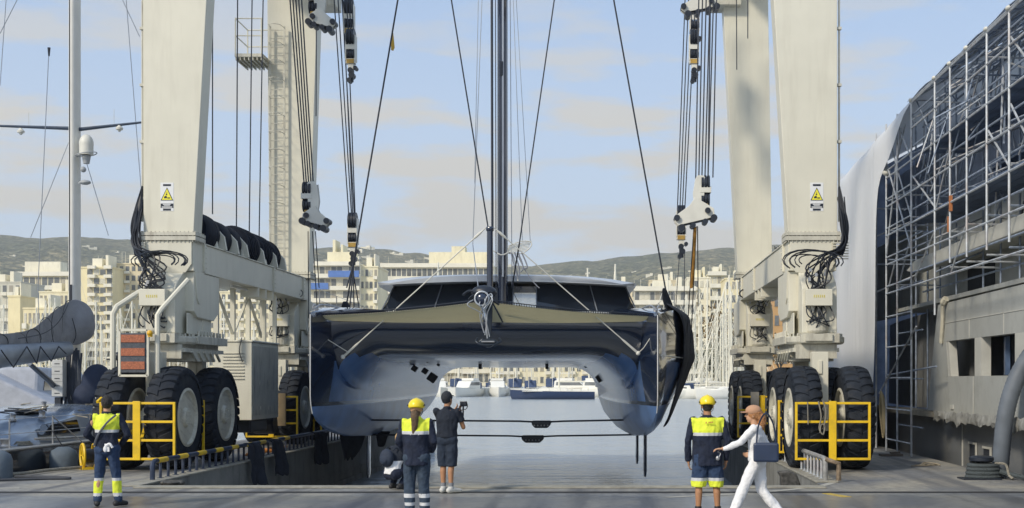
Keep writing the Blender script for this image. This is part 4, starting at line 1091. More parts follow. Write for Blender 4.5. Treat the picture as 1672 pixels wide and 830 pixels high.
# ------------------------------------------------------------------ the catamaran in the slings
CA = R(2.52)
CAT = empty('catamaran', (-2.912, 28.0, 0), CA, 'dark blue sailing catamaran hanging bow first in the slings of the boat lift', 'catamaran')
CMI = ROOT[CAT].inverted()
def L_(u, v, Y): return CMI @ px(u, v, Y)
HX = 3.955
ST_ = [  # y, keel z, half width at bilge, half width chine(in), chine out, deck in, deck out, deck z, chine z, bilge z
 (0.00, 1.55, .015, .02, .03, .02, .02, 3.46, 2.55, 1.9),
 (0.25, 1.18, .06, .09, .08, .09, .08, 3.50, 2.54, 1.8),
 (0.80, .98, .15, .25, .19, .25, .18, 3.56, 2.54, 1.6),
 (1.8, .78, .27, .48, .39, .50, .38, 3.66, 2.54, 1.4),
 (3.2, .60, .42, .66, .68, .72, .66, 3.76, 2.54, 1.25),
 (5.0, .44, .58, .78, 1.02, .88, .98, 3.84, 2.55, 1.15),
 (8.0, .32, .70, .84, 1.22, 1.0, 1.12, 3.88, 2.56, 1.1),
 (12., .28, .74, .86, 1.24, 1.05, 1.14, 3.88, 2.58, 1.1),
 (17., .36, .72, .85, 1.22, 1.05, 1.12, 3.86, 2.6, 1.15),
 (21., .62, .66, .82, 1.1, 1.0, 1.05, 3.8, 2.6, 1.3),
 (23.5, .95, .58, .76, 1.0, .9, .95, 3.4, 2.6, 1.5)]
def interp(y):
    for A, B in zip(ST_, ST_[1:]):
        if y <= B[0]:
            t = (y - A[0]) / (B[0] - A[0]); return [a + (b - a) * t for a, b in zip(A, B)]
    return list(ST_[-1])
def section(y, side):
    wide = 1 + (.28 if side > 0 else 0) * min(1, y / .8) * max(0, min(1, (14 - y) / 8))
    """points from deck inner edge down round keel to the outer deck edge; side=+1 starboard (outer is +x)"""
    _, kz, bw, ci, co, di, do_, dz, cz, bz = interp(y)
    cx = side * HX; co *= wide; do_ *= 1 + (wide - 1) * .6
    def I(w, z): return Vector((cx - side * w, y, z))
    def O(w, z): return Vector((cx + side * w, y, z))
    pts = [I(di * .55, dz + .05), I(di * .93, dz + .02), I(di, dz - .12), I(di * .98 + .0, (dz + cz) / 2 + .1), I(ci, cz + .0), I((ci * 1.5 + bw) / 2.5, (cz + bz) / 2), I(bw * 1.02, bz),
           I(bw * .84, bz - (bz - kz) * .42), I(bw * .52, bz - (bz - kz) * .78), I(bw * .2, kz + .03), O(bw * .2, kz + .03), O(bw * .52, bz - (bz - kz) * .78), O(bw * .88, bz - (bz - kz) * .42),
           O(bw * 1.1, bz), O((co + bw * 1.1) / 2 + .02, (bz + cz) / 2), O(co, cz), O((co + do_) / 2 + .04 * min(1, y), (cz + dz) / 2), O(do_, dz - .14), O(do_ * .93, dz), O(do_ * .5, dz + .05)]
    return pts
YS = [0, .12, .25, .5, .8, 1.2, 1.8, 2.5, 3.2, 4, 5, 6, 7, 8, 10, 12, 14, 17, 19, 21, 22.3, 23.5]
WL = 1.36
for side, lb in ((-1, 'port hull, seen from its inner side'), (1, 'starboard hull with the outer chine showing')):
    b = MB()
    rings = [[b.bm.verts.new(p) for p in section(y, side)] for y in YS]
    b.skin(rings)
    for f in b.bm.faces:
        c = f.calc_center_median(); f.material_index = 0
    o = b.build('hull', [NAVY, NAVYLOW, NAVYMID, mat('black_boot_stripe', (.008, .012, .024), .2, coat=.5)], CAT, world=False, angle=28)
    # slice in the painted bottom by height: split faces at the waterline
    bm = bmesh.new(); bm.from_mesh(o.data)
    for zc, ang in ((WL, 0), (WL + .09, 0), (2.42, 0)):
        bmesh.ops.bisect_plane(bm, geom=bm.verts[:] + bm.edges[:] + bm.faces[:], plane_co=(0, 0, zc), plane_no=(0, 0.0, 1))
    for f in bm.faces:
        z = f.calc_center_median().z
        f.material_index = 1 if z < WL else 3 if z < WL + .09 else 2 if (z < 2.42 and f.calc_center_median().y > 1.0) else 0  # mid blue aft of the stem is the painted reflection
    bm.to_mesh(o.data); bm.free()
    o['label'] = lb
    # boot stripe and stem line
    b = MB()
    def surf(y, z, inner, off):
        P = section(y, side); P = P[:10] if inner else P[10:]
        for A, B in zip(P, P[1:]):
            lo, hi = sorted((A.z, B.z))
            if lo - 1e-6 <= z <= hi + 1e-6 and hi > lo:
                t = (z - A.z) / (B.z - A.z); x = A.x + (B.x - A.x) * t
                return Vector((x + (-side if inner else side) * off, y, z))
        return None
    b = MB(); b.path([(side * HX, -.012, 3.46), (side * HX, -.012, 2.55), (side * HX, -.012, 1.6), (side * HX, .05, 1.42), (side * HX, .22, 1.2)], .011, 6); b.build('stem_strip', WHITE, o, world=False)
    b = MB(); pts = [surf(y, interp(y)[8], False, .012) for y in (.25, .8, 1.8, 3.2, 5, 8, 12)]
    b.path([p for p in pts if p is not None], .014, 5)
    b.build('chine_strip', WHITE, o, world=False)
    # hull pulpit and cleats
    b = MB(); b.path(catmull([(side * HX - .25, 2.2, 3.72), (side * HX - .1, .9, 3.74), (side * HX, .35, 3.6), (side * HX + .1, .9, 3.74), (side * HX + .3, 2.2, 3.72)], 5), .018, 6); b.tube((side * HX, .6, 3.5), (side * HX, .6, 3.68), .05, n=8); b.build('bow_fitting', STEEL, o, world=False)
    b = MB(); b.bx(side * HX - side * .55 - .05, side * HX - side * .55 + .05, 1.75, 1.95, 3.1, 3.3) if False else None
    p = surf(1.45, 3.05, True, .01); 
    b.bx(p.x - .012, p.x + .012, p.y - .06, p.y + .06, 3.02, 3.26); b.build('hull_port', GLASSD, o, world=False, smooth=False, bevel=.004)
# bridgedeck: lofted sections, rounded nose, tunnel fillets into both hulls
def bd_section(y, t):
    """t 0..1: how far the nose has dropped from its top edge to the full tunnel section"""
    z1 = 3.36 + max(0, min(1, (y - 1.3) / 3)) * .42
    F = .80; ht = HX - interp(y)[3]; xw = ht + .02
    half = [(0, z1 + .03), (ht * .6, z1 + .02), (ht + .04, z1 - .01), (ht + .18, z1 - .1), (ht + .2, 2.5 - F * .9)]
    n = 9
    for k in range(n + 1):
        a = math.pi / 2 * k / n
        half.append((xw - F * 1.3 * (1 - math.cos(a)), 2.5 - F * (1 - math.sin(a))))
    half += [((xw - F * 1.3) * .5, 2.49), (0, 2.48)]
    top = z1 - .12
    half = half[:4] + [(x, top + (z - top) * t) for x, z in half[4:]]
    return [Vector((x, y, z)) for x, z in half] + [Vector((-x, y, z)) for x, z in reversed(half[1:-1])]
b = MB(); rings = []
for (y, t) in ((.98, .0), (1.0, .12), (1.05, .26), (1.14, .40), (1.28, .54), (1.48, .67), (1.76, .79), (2.15, .89), (2.7, .96), (3.4, 1), (5.0, 1), (8, 1), (12, 1), (16, 1), (20, 1), (22, 1)):
    rings.append([b.bm.verts.new(p) for p in bd_section(y, t)])
b.skin(rings)
for f in b.bm.faces:
    c = f.calc_center_median(); f.normal_update()
    f.material_index = (1 if abs(f.normal.z) > .97 else 2) if (c.z < 2.60 and c.y > 1.6) else 0
bd = b.build('bridgedeck', [NAVY, PALE, NAVYMID], CAT, world=False, angle=50)
# pads and fittings on the tunnel roof
for (u, v, Y, w_, h_) in ((822, 592, 42, 14, 7), (893, 597, 40, 5, 12), (784, 597, 40, 5, 12), (677, 602, 36, 9, 9), (694, 606, 38, 9, 9), (706, 617, 40, 14, 14), (697, 590, 36, 6, 4), (716, 596, 38, 5, 4), (957, 598, 40, 6, 5), (980, 617, 40, 13, 12)):
    p = L_(u, v, Y); k = Y / 2000; b = MB(); M = Matrix.Translation(p) @ Matrix.Rotation(R(35 if u < 720 else -35 if u > 970 else 0), 4, 'Y')
    b.bx(-w_ * k / 2, w_ * k / 2, -.12, .12, -h_ * k / 2, h_ * k / 2, M=M); b.build('rubber_pad', BLACKM, bd, world=False, smooth=False, bevel=.02)
# forward crossbeam, trampoline, bowsprit
SPR = L_(788, 489, 26.3)
for s_ in (-1, 1):
    b = MB(); rows = []; K = 14
    tip = Vector((s_ * (HX - .12), .55, 3.46)); mid = SPR + Vector((s_ * .05, .5, -.02))
    back_o, back_i = Vector((s_ * (HX - .45), .98, 3.37)), Vector((s_ * .10, .96, 3.34))
    for j in range(7):
        t = j / 6; row = []
        for i in range(K + 1):
            w_ = i / K
            fr_ = tip.lerp(mid, w_) + Vector((0, .28, -.03)) * math.sin(math.pi * w_); bk = back_o.lerp(back_i, w_) + Vector((0, 0, -.03 * math.sin(math.pi * w_)))
            row.append(fr_.lerp(bk, t) + Vector((0, 0, -.05 * math.sin(math.pi * t))))
        rows.append(row)
    front_edge = rows[0]
    b.grid(rows); tr = b.build('trampoline', TRAMP, CAT, world=False, solid=.012)
    b = MB()
    for k in range(70):
        w_ = k / 69; i = min(K - 1, int(w_ * K)); p = front_edge[i].lerp(front_edge[i + 1], w_ * K - i)
        b.tube(p + Vector((0, 0, .0)), p + Vector((0, -.03, .05)), .010, n=4)
    b.path([p + Vector((0, -.03, .05)) for p in front_edge], .011, 5)
    b.build('lacing', WIRE, tr, world=False)
b = MB(); b.path([SPR + Vector((0, -.1, 0)), SPR + Vector((0, 1.2, -.02)), Vector((0, 2.2, 3.42)), Vector((0, 5, 3.6))], [.1, .11, .12, .12], 12)
b.ell(SPR + Vector((0, -.12, 0)), (.17, .16, .17), 16, 12); bs = b.build('bowsprit', NAVY, CAT, world=False)
b = MB(); b.path([SPR + Vector((.15 * math.cos(t), -.24, .15 * math.sin(t))) for t in [2 * math.pi * i / 16 for i in range(16)]], .02, 6, True)
rnd = random.Random(2)
for k in range(7):
    a = rnd.uniform(0, 6.28); p = SPR + Vector((rnd.uniform(-.2, .2), -.2, rnd.uniform(-.1, .12)))
    b.path(catmull([p, p + Vector((rnd.uniform(-.15, .15), -.1, -.12)), SPR + Vector((rnd.uniform(-.08, .12), -.12, -.35)), SPR + Vector((rnd.uniform(-.06, .15), 0, -.6 - rnd.random() * .3))], 5), .012, 5)
b.build('lashing', GALV, bs, world=False)
b = MB()
for (dx, dz) in ((-.42, .1), (-.3, .0), (.34, -.1), (.25, .08)): b.path(catmull([SPR + Vector((0, -.1, .05)), SPR + Vector((dx * .6, -.05, dz + .08)), SPR + Vector((dx, .1, dz))], 5), .028, 6)
b.path(catmull([SPR + Vector((.2, 0, -.05)), SPR + Vector((.36, 0, -.35)), SPR + Vector((.42, .1, -.48))], 5), .02, 6)
b.ell(SPR + Vector((.02, .2, .16)), (.28, .2, .16), 12, 8)
b.build('rope_bundle', BLACKM, bs, world=False)
# anchor under the bowsprit
A0 = L_(797, 500, 26.8); b = MB()
b.prism([(A0.x - .10, A0.z + .05), (A0.x + .10, A0.z + .05), (A0.x + .09, A0.z - .3), (A0.x + .055, A0.z - .74), (A0.x - .04, A0.z - .74), (A0.x - .05, A0.z - .3)], 'xz', A0.y - .04, A0.y + .05)
b.prism([(A0.x - .13, A0.z - .72), (A0.x + .15, A0.z - .72), (A0.x + .24, A0.z - .80), (A0.x + .05, A0.z - .90), (A0.x - .04, A0.z - .90), (A0.x - .22, A0.z - .80)], 'xz', A0.y - .12, A0.y + .1)
b.path(catmull([(A0.x - .22, A0.y - .1, A0.z - .70), (A0.x - .25, A0.y - .2, A0.z - .78), (A0.x - .12, A0.y - .24, A0.z - .85), (A0.x + .14, A0.y - .24, A0.z - .85), (A0.x + .28, A0.y - .2, A0.z - .78), (A0.x + .24, A0.y - .1, A0.z - .70)], 5), .022, 6)
an = b.build('anchor', mat('anchor_iron', (.03, .04, .055), .35, metal=.4), CAT, world=False, smooth=False, bevel=.01)
b = MB(); b.bx(A0.x - .13, A0.x + .15, A0.y - .26, A0.y - .12, A0.z - .80, A0.z - .77); b.build('anchor_roller', STEEL, an, world=False, smooth=False, bevel=.005)
# forestay furler post and struts to the bows
FP0, FP1 = L_(800, 484, 27.6), L_(800, 372, 27.6)
b = MB(); b.path([FP0, FP1], .07, 14); b.lathe([(0, .075), (.02, .09), (.08, .09), (.1, .075)], FP1 - Vector((0, 0, .08)), (0, 0, 1), 14); fp = b.build('furler_post', NAVY, CAT, world=False)
for (u, v, Y, sg) in ((560, 583, 28.85, -1), (1042, 577, 28.85, 1)):
    E = L_(u, v, Y); T = FP1 + Vector((sg * .09, 0, 0)); d = (E - T); b = MB()
    b.path([T, T + d * .05, T + d * .9], [.012, .014, .014], 6)
    b.path([T + d * .02, T + d * .04, T + d * .07, T + d * .085], [.014, .032, .032, .014], 8); b.path([T + d * .88, T + d * .9, T + d * .985, E], [.014, .026, .03, .02], 8); b.ell(E, .055, 10, 8)
    b.path([E, E + Vector((sg * -.12 if sg < 0 else .12, -.1, .12)), E + Vector((-.35 if sg < 0 else .33, -.2 if sg < 0 else -.3, .42 if sg < 0 else .45))], .010, 5)
    b.build('stay_rod', WHITE2, CAT, world=False)
# deckhouse: two glazed pods under one long roof
RX0, RX1 = L_(617, 465, 36.5).x, L_(1041, 465, 36.5).x
ry0, ry1 = 7.6, 17.5
b = MB(); rings = []
for (y, inset, dz) in ((ry0, .5, -.03), (ry0 + .25, .12, .02), (ry0 + 1.0, 0, .06), (ry0 + 5, 0, .12), (ry1, .2, .05)):
    x0, x1 = RX0 + inset, RX1 - inset; c = (x0 + x1) / 2; w_ = (x1 - x0) / 2; top = []; bot = []
    for k in range(13):
        t = -1 + 2 * k / 12; top.append(Vector((c + w_ * t, y, 4.80 + dz + .24 * (1 - abs(t) ** 3.2)))); bot.append(Vector((c + w_ * t * .985, y, 4.74 + .10 * (1 - t * t))))
    rings.append([b.bm.verts.new(p) for p in top + list(reversed(bot))])
b.skin(rings); b.build('cabin_roof', mat('roof_grey_white', (.50, .53, .56), .35, var=.05, coat=.3), CAT, world=False, angle=50)
gapL, gapR = L_(838, 480, 36).x, L_(876, 480, 36).x
def pod(xa, xb, outer):
    """xa..xb at deck; outer side slants"""
    s_ = 1 if outer == xb else -1
    b = MB(); z0, z1 = 3.80, 4.80; y0, y1 = 8.1, 16.5
    ot, ob = outer - s_ * .42, outer
    inn = xa if outer == xb else xb
    def rg(z, o_, yf): 
        x0, x1 = sorted((inn, o_)); return [b.bm.verts.new(v) for v in ((x0, yf, z), (x1, yf + .5, z), (x1, y1, z), (x0, y1, z))] if s_ > 0 else [b.bm.verts.new(v) for v in ((x0, yf + .5, z), (x1, yf, z), (x1, y1, z), (x0, y1, z))]
    b.skin([rg(z0, ob, y0 - .55), rg(4.3, (ot * 1.2 + ob * .8) / 2, y0 - .25), rg(z1, ot, y0 + .05)])
    o = b.build('cabin', GLASSD, CAT, world=False, smooth=False)
    m_ = MB()
    for t in ((.02,) if s_ > 0 else (.98,)):
        pass
    def post(t0, w_=.035):
        xt = inn + (ot - inn) * t0; xb_ = inn + (ob - inn) * t0
        yb = (y0 - .55) + .5 * t0; yt = y0 + .05 + .5 * t0
        m_.bar((xb_, yb - .02, z0), (xt, yt - .02, z1), w_, .03, (1, 0, 0))
    post(.0, .10); post(.60, .03); post(1.0, .06)
    m_.split('window_post', mat('window_post_grey', (.16, .18, .21), .4), o, world=False, smooth=False)
    # curtain lines seen through the glass as a paler sunshade
    return o
PL0, PR1 = L_(618, 505, 36).x, L_(1046, 505, 36).x
pod(PL0, gapL, PL0); pod(gapR, PR1, PR1)
b = MB(); b.bx(gapL + .01, gapR - .01, 8.2, 16.4, 3.80, 3.97); b.bx(gapL + .01, gapR - .01, 8.2, 16.4, 4.55, 4.74); b.build('cabin_passage', NAVY, CAT, world=False, smooth=False)
# coaming along the deck edge
b = MB(); b.prism([(-HX - .2, 3.80), (HX + .2, 3.80), (HX - .4, 3.93), (-HX + .4, 3.93)], 'xz', 6.9, 20); b.build('deck', mat('pale_deck', (.40, .42, .42), .6), CAT, world=False, smooth=False)
# mast, boom fittings
MP = L_(820.5, 480, 35.0); b = MB(); rings = []
for z in (3.6, 10, 20, 31):
    k = 1 if z < 25 else .7
    rings.append([b.bm.verts.new((MP.x + .155 * k * math.cos(a), MP.y + .27 * k * math.sin(a), z)) for a in [2 * math.pi * i / 24 for i in range(24)]])
b.skin(rings); ms = b.build('mast', NAVY, CAT, world=False)
b = MB(); b.bx(MP.x - .0, MP.x + .045, MP.y - .295, MP.y - .262, 4.9, 30.8); b.build('mast_track', ALU, ms, world=False, smooth=False)
b = MB(); b.tube((MP.x, MP.y - .29, 5.05), (MP.x, MP.y - .24, 5.05), .08, n=16); b.bx(MP.x - .06, MP.x + .03, MP.y - .31, MP.y - .26, 10.6, 11.0); b.bx(MP.x - .25, MP.x - .12, MP.y - .2, MP.y - .05, 4.2, 4.6); b.lathe([(0, .22), (.12, .24), (.4, .2)], (MP.x, MP.y, 3.6), (0, 0, 1), 20); b.build('mast_fitting', BLACKM, ms, world=False, smooth=False)
# spreader-like furled line bag beside the mast
b = MB(); c0 = L_(846, 407, 34.6)
for k in range(7): b.path([c0 + Vector((-.28, k * .02, -.11 + k * .035)), c0 + Vector((.26 + .02 * k, k * .02, -.03 + k * .045))], .014, 5)
b.path(catmull([c0 + Vector((-.3, 0, -.12)), c0 + Vector((.1, 0, -.12)), c0 + Vector((.34, 0, .05)), c0 + Vector((.36, 0, .2)), c0 + Vector((.1, 0, .22)), c0 + Vector((-.25, 0, .1))], 5), .016, 6, True)
b.path(catmull([c0 + Vector((-.7, 0, -.05)), c0 + Vector((-.45, -.1, -.18)), c0 + Vector((-.2, 0, -.1)), c0 + Vector((-.05, 0, -.5)), c0 + Vector((.0, 0, -.9))], 6), .02, 6); b.build('radar_reflector', WHITE2, ms, world=False)
b = MB()
for k in range(4): b.path(catmull([c0 + Vector((-.2 + .1 * k, -.05, -.1)), c0 + Vector((-.1 + .12 * k, -.05, -.5)), c0 + Vector((.0 + .04 * k, -.05, -.85 + .1 * k))], 5), .022, 5)
b.path(catmull([c0 + Vector((.0, 0, -.2)), c0 + Vector((.2, 0, -.6)), c0 + Vector((.45, 0, -.95)), c0 + Vector((.6, 0, -1.1))], 5), .014, 5); b.build('halyard_tail', COVERG, ms, world=False)
# standing rigging
HEAD = Vector((MP.x, MP.y, 30.6))
def stay(name, a, b_, r, m, par=CAT):
    q = MB(); q.tube(a, b_, r, n=6); return q.build(name, m, par, world=False)
def through(u0, v0, u1, v1, Y, vtop):  # straight line through two picture points at one distance
    k = (u1 - u0) / (v1 - v0); return L_(u1 + k * (vtop - v1), vtop, Y), L_(u1, v1, Y)
stay('shroud', L_(562, 520, 36.0), HEAD, .026, WIRE); stay('shroud', L_(1088, 480, 36.0), HEAD, .026, WIRE)
for (u0, u1, v1, Y, r_, m_) in ((737, 797, 372, 30.5, .02, WIRE), (905, 848, 398, 33, .02, WIRE), (803, 804, 372, 27.7, .032, WIRE), (787, 772, 400, 34, .011, WIREG), (781, 775, 300, 34, .010, WIREG), (833, 836, 470, 35.5, .012, WIREG), (838, 853, 398, 35.8, .010, WIREG), (843, 866, 396, 35.9, .009, WIREG), (809, 810, 470, 34.5, .014, WIRE)):
    a, c = through(u0, 0, u1, v1, Y, -500); stay('running_line', a, c, r_, m_)
stay('running_line', L_(848, 398, 33), L_(836, 470, 34), .02, WIRE); stay('running_line', L_(797, 372, 30.5), L_(803, 415, 29.5), .016, WIRE); stay('running_line', L_(772, 400, 34), L_(782, 478, 32), .013, WIREG)
b = MB(); c = L_(641, 72, 36); b.prism([(c.x - .05, c.z + .2), (c.x + .02, c.z + .32), (c.x + .06, c.z - .1), (c.x + .02, c.z - .2), (c.x - .04, c.z - .18)], 'xz', c.y - .03, c.y + .02); b.build('telltale_flag', mat('ochre_flag', (.60, .38, .06), .8), CAT, world=False, smooth=False)
# foils under the hulls
for (u, w_, v0, v1, Y) in ((602, 5, 700, 780, 36.2), (1040, 5, 700, 757, 35.0), (1053, 6, 700, 778, 37.0)):
    p0, p1 = L_(u, v0, Y), L_(u, v1, Y); k = Y / 2000; b = MB(); rings = []
    for t in (0, .9, 1): 
        c = p0.lerp(p1, t); h_ = w_ * k / 2 * (1 if t < 1 else .7); ch = .32 if t < 1 else .2
        rings.append([b.bm.verts.new((c.x + h_ * math.cos(a), c.y + ch * math.sin(a), c.z)) for a in [2 * math.pi * i / 14 for i in range(14)]])
    b.skin(rings); b.build('daggerboard', NAVY, CAT, world=False)
# deck gear: stanchions, lifelines, winches
for s_ in (-1, 1):
    b = MB(); prev = None
    for k in range(6):
        y = 6 + k * 2.6; p = Vector((s_ * (HX + .95), y, 3.86)); b.tube(p, p + Vector((0, 0, .6)), .016, n=6)
        if prev: b.tube(prev + Vector((0, 0, .6)), p + Vector((0, 0, .6)), .007, n=4); b.tube(prev + Vector((0, 0, .3)), p + Vector((0, 0, .3)), .007, n=4)
        prev = p
    b.build('lifeline', STEEL, CAT, world=False)
# black sling covers
def drape(name, pts_rows, label, cat, group=None, thick=.03, folds=.04, seed=1, mt=None):
    """pts_rows: rows of world points (top to bottom), with fold noise"""
    rows = []
    for j, row in enumerate(pts_rows):
        rr = []
        for i, p in enumerate(row):
            p = Vector(p); t = j / max(1, len(pts_rows) - 1)
            n_ = mnoise.noise(Vector((i * .7 + seed * 9, j * .22, seed)))
            n2 = mnoise.noise(Vector((i * 1.3 + seed, j * .5, seed + 5)))
            rr.append(p + Vector((n2 * folds, n_ * folds * 2, n2 * folds * .5 * t)))
        rows.append(rr)
    b = MB(); b.grid(rows); o = b.build(name, mt or CLOTHB, None, solid=thick, sub=1)
    return tag(o, label, cat, group)
# big cloth wrapped down the starboard hull
rows = []
side = 1; zs_ = [3.72, 3.6, 3.4, 3.15, 2.9, 2.7, 2.56, 2.45, 2.2, 1.95, 1.7, 1.45, 1.2, 1.0, .85]
for k, z in enumerate(zs_):
    row = []
    for i in range(10):
        y = 3.0 + 2.3 * i / 9 + .12 * math.sin(k * .9)
        zz = z - (.14 * abs(math.sin(i * 1.9)) if k == len(zs_) - 1 else 0)
        q_ = surf(y, max(zz, interp(y)[1] + .06), False, .07 + .05 * abs(math.sin(i * 1.3 + k * .35)) + (.10 if k > 8 else 0) * (k - 8) / 6)
        q_.z = zz; row.append(ROOT[CAT] @ q_)
    rows.append(row)
top = [p.copy() for p in rows[0]]
rows.insert(0, [p + Vector((-.35, 0, .22)) for p in top])
drape('sling_cover', rows, 'big black cloth wrapped round the outer side of the starboard hull', 'black cloth', 'black cloths on the slings and dock rail', thick=.05, folds=.035, seed=4)
rows = [[px(ua + (ub - ua) * i / 5, v, 31.6 + .3 * i / 5) for i in range(6)] for (ua, ub, v) in ((1082, 1087, 470), (1081, 1092, 482), (1083, 1098, 496), (1090, 1103, 510), (1096, 1108, 522))]
drape('sling_cover', rows, 'narrow black cloth standing up over the starboard hull where the stay ends', 'black cloth', 'black cloths on the slings and dock rail', thick=.05, folds=.03, seed=14)
drape('sling_cover', [[px(u0 + (u1 - u0) * i / 5, v, 34 + .5 * i / 5) for i in range(6)] for (u0, u1, v) in ((560, 568, 492), (557, 572, 500), (556, 571, 512), (558, 566, 522))], 'small black cloth tied upright above the port hull', 'black cloth', 'black cloths on the slings and dock rail', folds=.03, seed=6)
drape('sling_cover', [[px(u0 + (u1 - u0) * i / 9, v + (6 * math.sin(i * 2.1) if v > 740 else 0), 35.2 + .6 * i / 9) for i in range(10)] for (u0, u1, v) in ((552, 596, 700), (554, 596, 712), (556, 592, 722), (559, 590, 732), (561, 583, 742), (562, 578, 750))], 'ragged black cloth hanging below the port hull', 'black cloth', 'black cloths on the slings and dock rail', folds=.06, seed=8)
drape('sling_cover', [[px(u0 + (u1 - u0) * i / 5, v, 37 + .3 * i / 5) for i in range(6)] for (u0, u1, v) in ((614, 640, 704), (615, 632, 713), (616, 631, 722), (617, 627, 730))], 'small black cloth below the port hull right of the daggerboard', 'black cloth', 'black cloths on the slings and dock rail', folds=.03, seed=9)
# ------------------------------------------------------------------ rails on the dock edge
def edge_rail(X, Y0, Y1, label, striped, h_=.36):
    e = empty('guard_rail', (X, Y0, 0.03), 0, label, 'railing', 'low rails along the dock edges')
    n = int((Y1 - Y0) / .42)
    RB = mat('rail_navy_paint', (.022, .035, .07), .45, var=.3, vs=8, dirt=(.2, .2, .2), damt=.4)
    RW = mat('rail_worn_paint', (.26, .26, .25), .6, var=.3, vs=9, dirt=(.12, .07, .04), damt=.6)
    b = MB(); b.path([(X, Y0, .03), (X, Y0, h_ - .06), (X, Y0 + .03, h_ + .0), (X, Y0 + .12, h_ + .03), (X, Y1, h_ + .03)], .05, 8)
    tr = b.build('top_rail', RB if striped else RW, e)
    if striped:
        b = MB()
        for k in range(9):
            y = Y0 + .25 + k * 1.15; b.tube((X, y, h_ + .03), (X, y + .5, h_ + .03), .0525, n=10)
        b.build('yellow_stripe', YELLOW, tr)
    proto = None
    for k in range(1, min(n, 95)):
        y = Y0 + k * .42
        if proto is None:
            b = MB(); b.tube((X, y, .03), (X, y, h_ + .0), .028, n=6); b.bx(X - .05, X + .05, y - .05, y + .05, .03, .045)
            proto = b.build('post', RB if striped else GALV, e)
        else:
            c = proto.copy(); col.objects.link(c); c.parent = e; c.location = (0, (k - 1) * .42, 0)
    return e
edge_rail(QL1 - .2, 23.7, 56, 'low navy rail with yellow stripes along the left dock edge', True)
edge_rail(QR0 + .2, 23.6, 56, 'low worn grey rail along the right dock edge', False, .42)
b = MB(); b.path([(QR0 + .45, 23.55, .03), (QR0 + .45, 23.55, .36), (QR0 + .2, 23.6, .44)], .05, 8); tag(b.build('rail_end_post', mat('rust_post', (.20, .15, .10), .7, var=.5, vs=12), None), 'rusty bent end post at the near end of the right dock rail', 'post')
# cloths over the left rail
for k, (ut, ub_, vt, vb_, w0, w1) in enumerate(((406, 416, 724, 792, 14, 27), (441, 449, 718, 776, 13, 20), (513, 514, 706, 758, 14, 18))):
    Y = 2000 * 8.65 / (1000 - ut); rows = []
    for j in range(9):
        t = j / 8; u = ut + (ub_ - ut) * t; v = vt + (vb_ - vt) * t; w_ = w0 + (w1 - w0) * t
        jag = 0 if j < 8 else 1
        rows.append([px(u - w_ / 2 + w_ * i / 6, v + jag * (5 * math.sin(i * 2.3 + k)), Y) + Vector((.16 + .04 * math.sin(i * 2.0 + k) * (1 + t), (i - 3) * .05, .0)) for i in range(7)])
    rows.insert(0, [p + Vector((-.20, .0, .01)) for p in rows[0]])
    drape('sling_cover', rows, ['black cloth hanging over the left dock rail, nearest the camera', 'black cloth over the left dock rail, the middle one of three', 'black cloth over the left dock rail, farthest of three, beside the bow'][k], 'black cloth', 'black cloths on the slings and dock rail', folds=.06, seed=20 + k, thick=.03)
# bollards
def bollard(x, y, z, label, s_=1):
    e = empty('bollard', (x, y, z), 0, label, 'bollard', 'iron bollards on the dock corners')
    b = MB(); b.bx(-.36 * s_, .36 * s_, -.2, .2, 0, .05)
    for i in (-1, 1):
        for j in (-1, 1): b.tube((i * .3 * s_, j * .14, .05), (i * .3 * s_, j * .14, .09), .03, n=8)
    b.build('base_plate', BLACKM, e, world=False, smooth=False, bevel=.01)
    b = MB(); b.lathe([(0.05, .15), (.12, .11), (.2, .10), (.24, .13), (.27, .17), (.31, .18), (.34, .13)], (0, 0, 0), (0, 0, 1), 18); b.ell((-.13, 0, .29), (.11, .08, .06), 12, 8); b.ell((.13, 0, .29), (.11, .08, .06), 12, 8)
    b.build('mooring_head', mat('worn_iron', (.10, .095, .085), .5, metal=.5, var=.5, vs=14), e, world=False)
bollard(-8.28 + .02, 23.0, -.26, 'iron bollard on a low ledge at the left dock corner')
b = MB(); b.bx(QL1 + .03, QL1 + .95, QY - .3, QY + .9, -1.2, -.262); tag(b.build('corner_ledge', CONC, smooth=False), kind='structure')
# dark block with shackle by the right rail
e = empty('bollard', (3.35, 23.0, -.15), 0, 'dark bollard at the right dock corner behind the walking woman', 'bollard', 'iron bollards on the dock corners')
b = MB(); b.bx(-.28, .36, -.22, .22, 0, .08); b.build('base_plate', BLACKM, e, world=False, smooth=False, bevel=.01)
b = MB(); b.prism([(-.2, .08), (.2, .08), (.1, .36), (-.06, .42), (-.26, .4), (-.2, .3)], 'xz', -.09, .09); b.build('mooring_head', MATS['worn_iron'], e, world=False, smooth=False, bevel=.03)
b = MB(); b.bx(QR0 - .95, QR0 - .03, QY - .3, QY + 1.1, -1.2, -.152); tag(b.build('corner_ledge', CONC, smooth=False), kind='structure')
# wall details: fender line on the left wall
b = MB(); b.bx(QL1 + .001, QL1 + .03, QY + .1, 59.5, -1.02, -.94); b.bx(QL1 + .001, QL1 + .06, QY + .1, 59.5, -1.6, -1.22); tag(b.build('quay_wall_ledge', CONC, smooth=False), kind='structure')
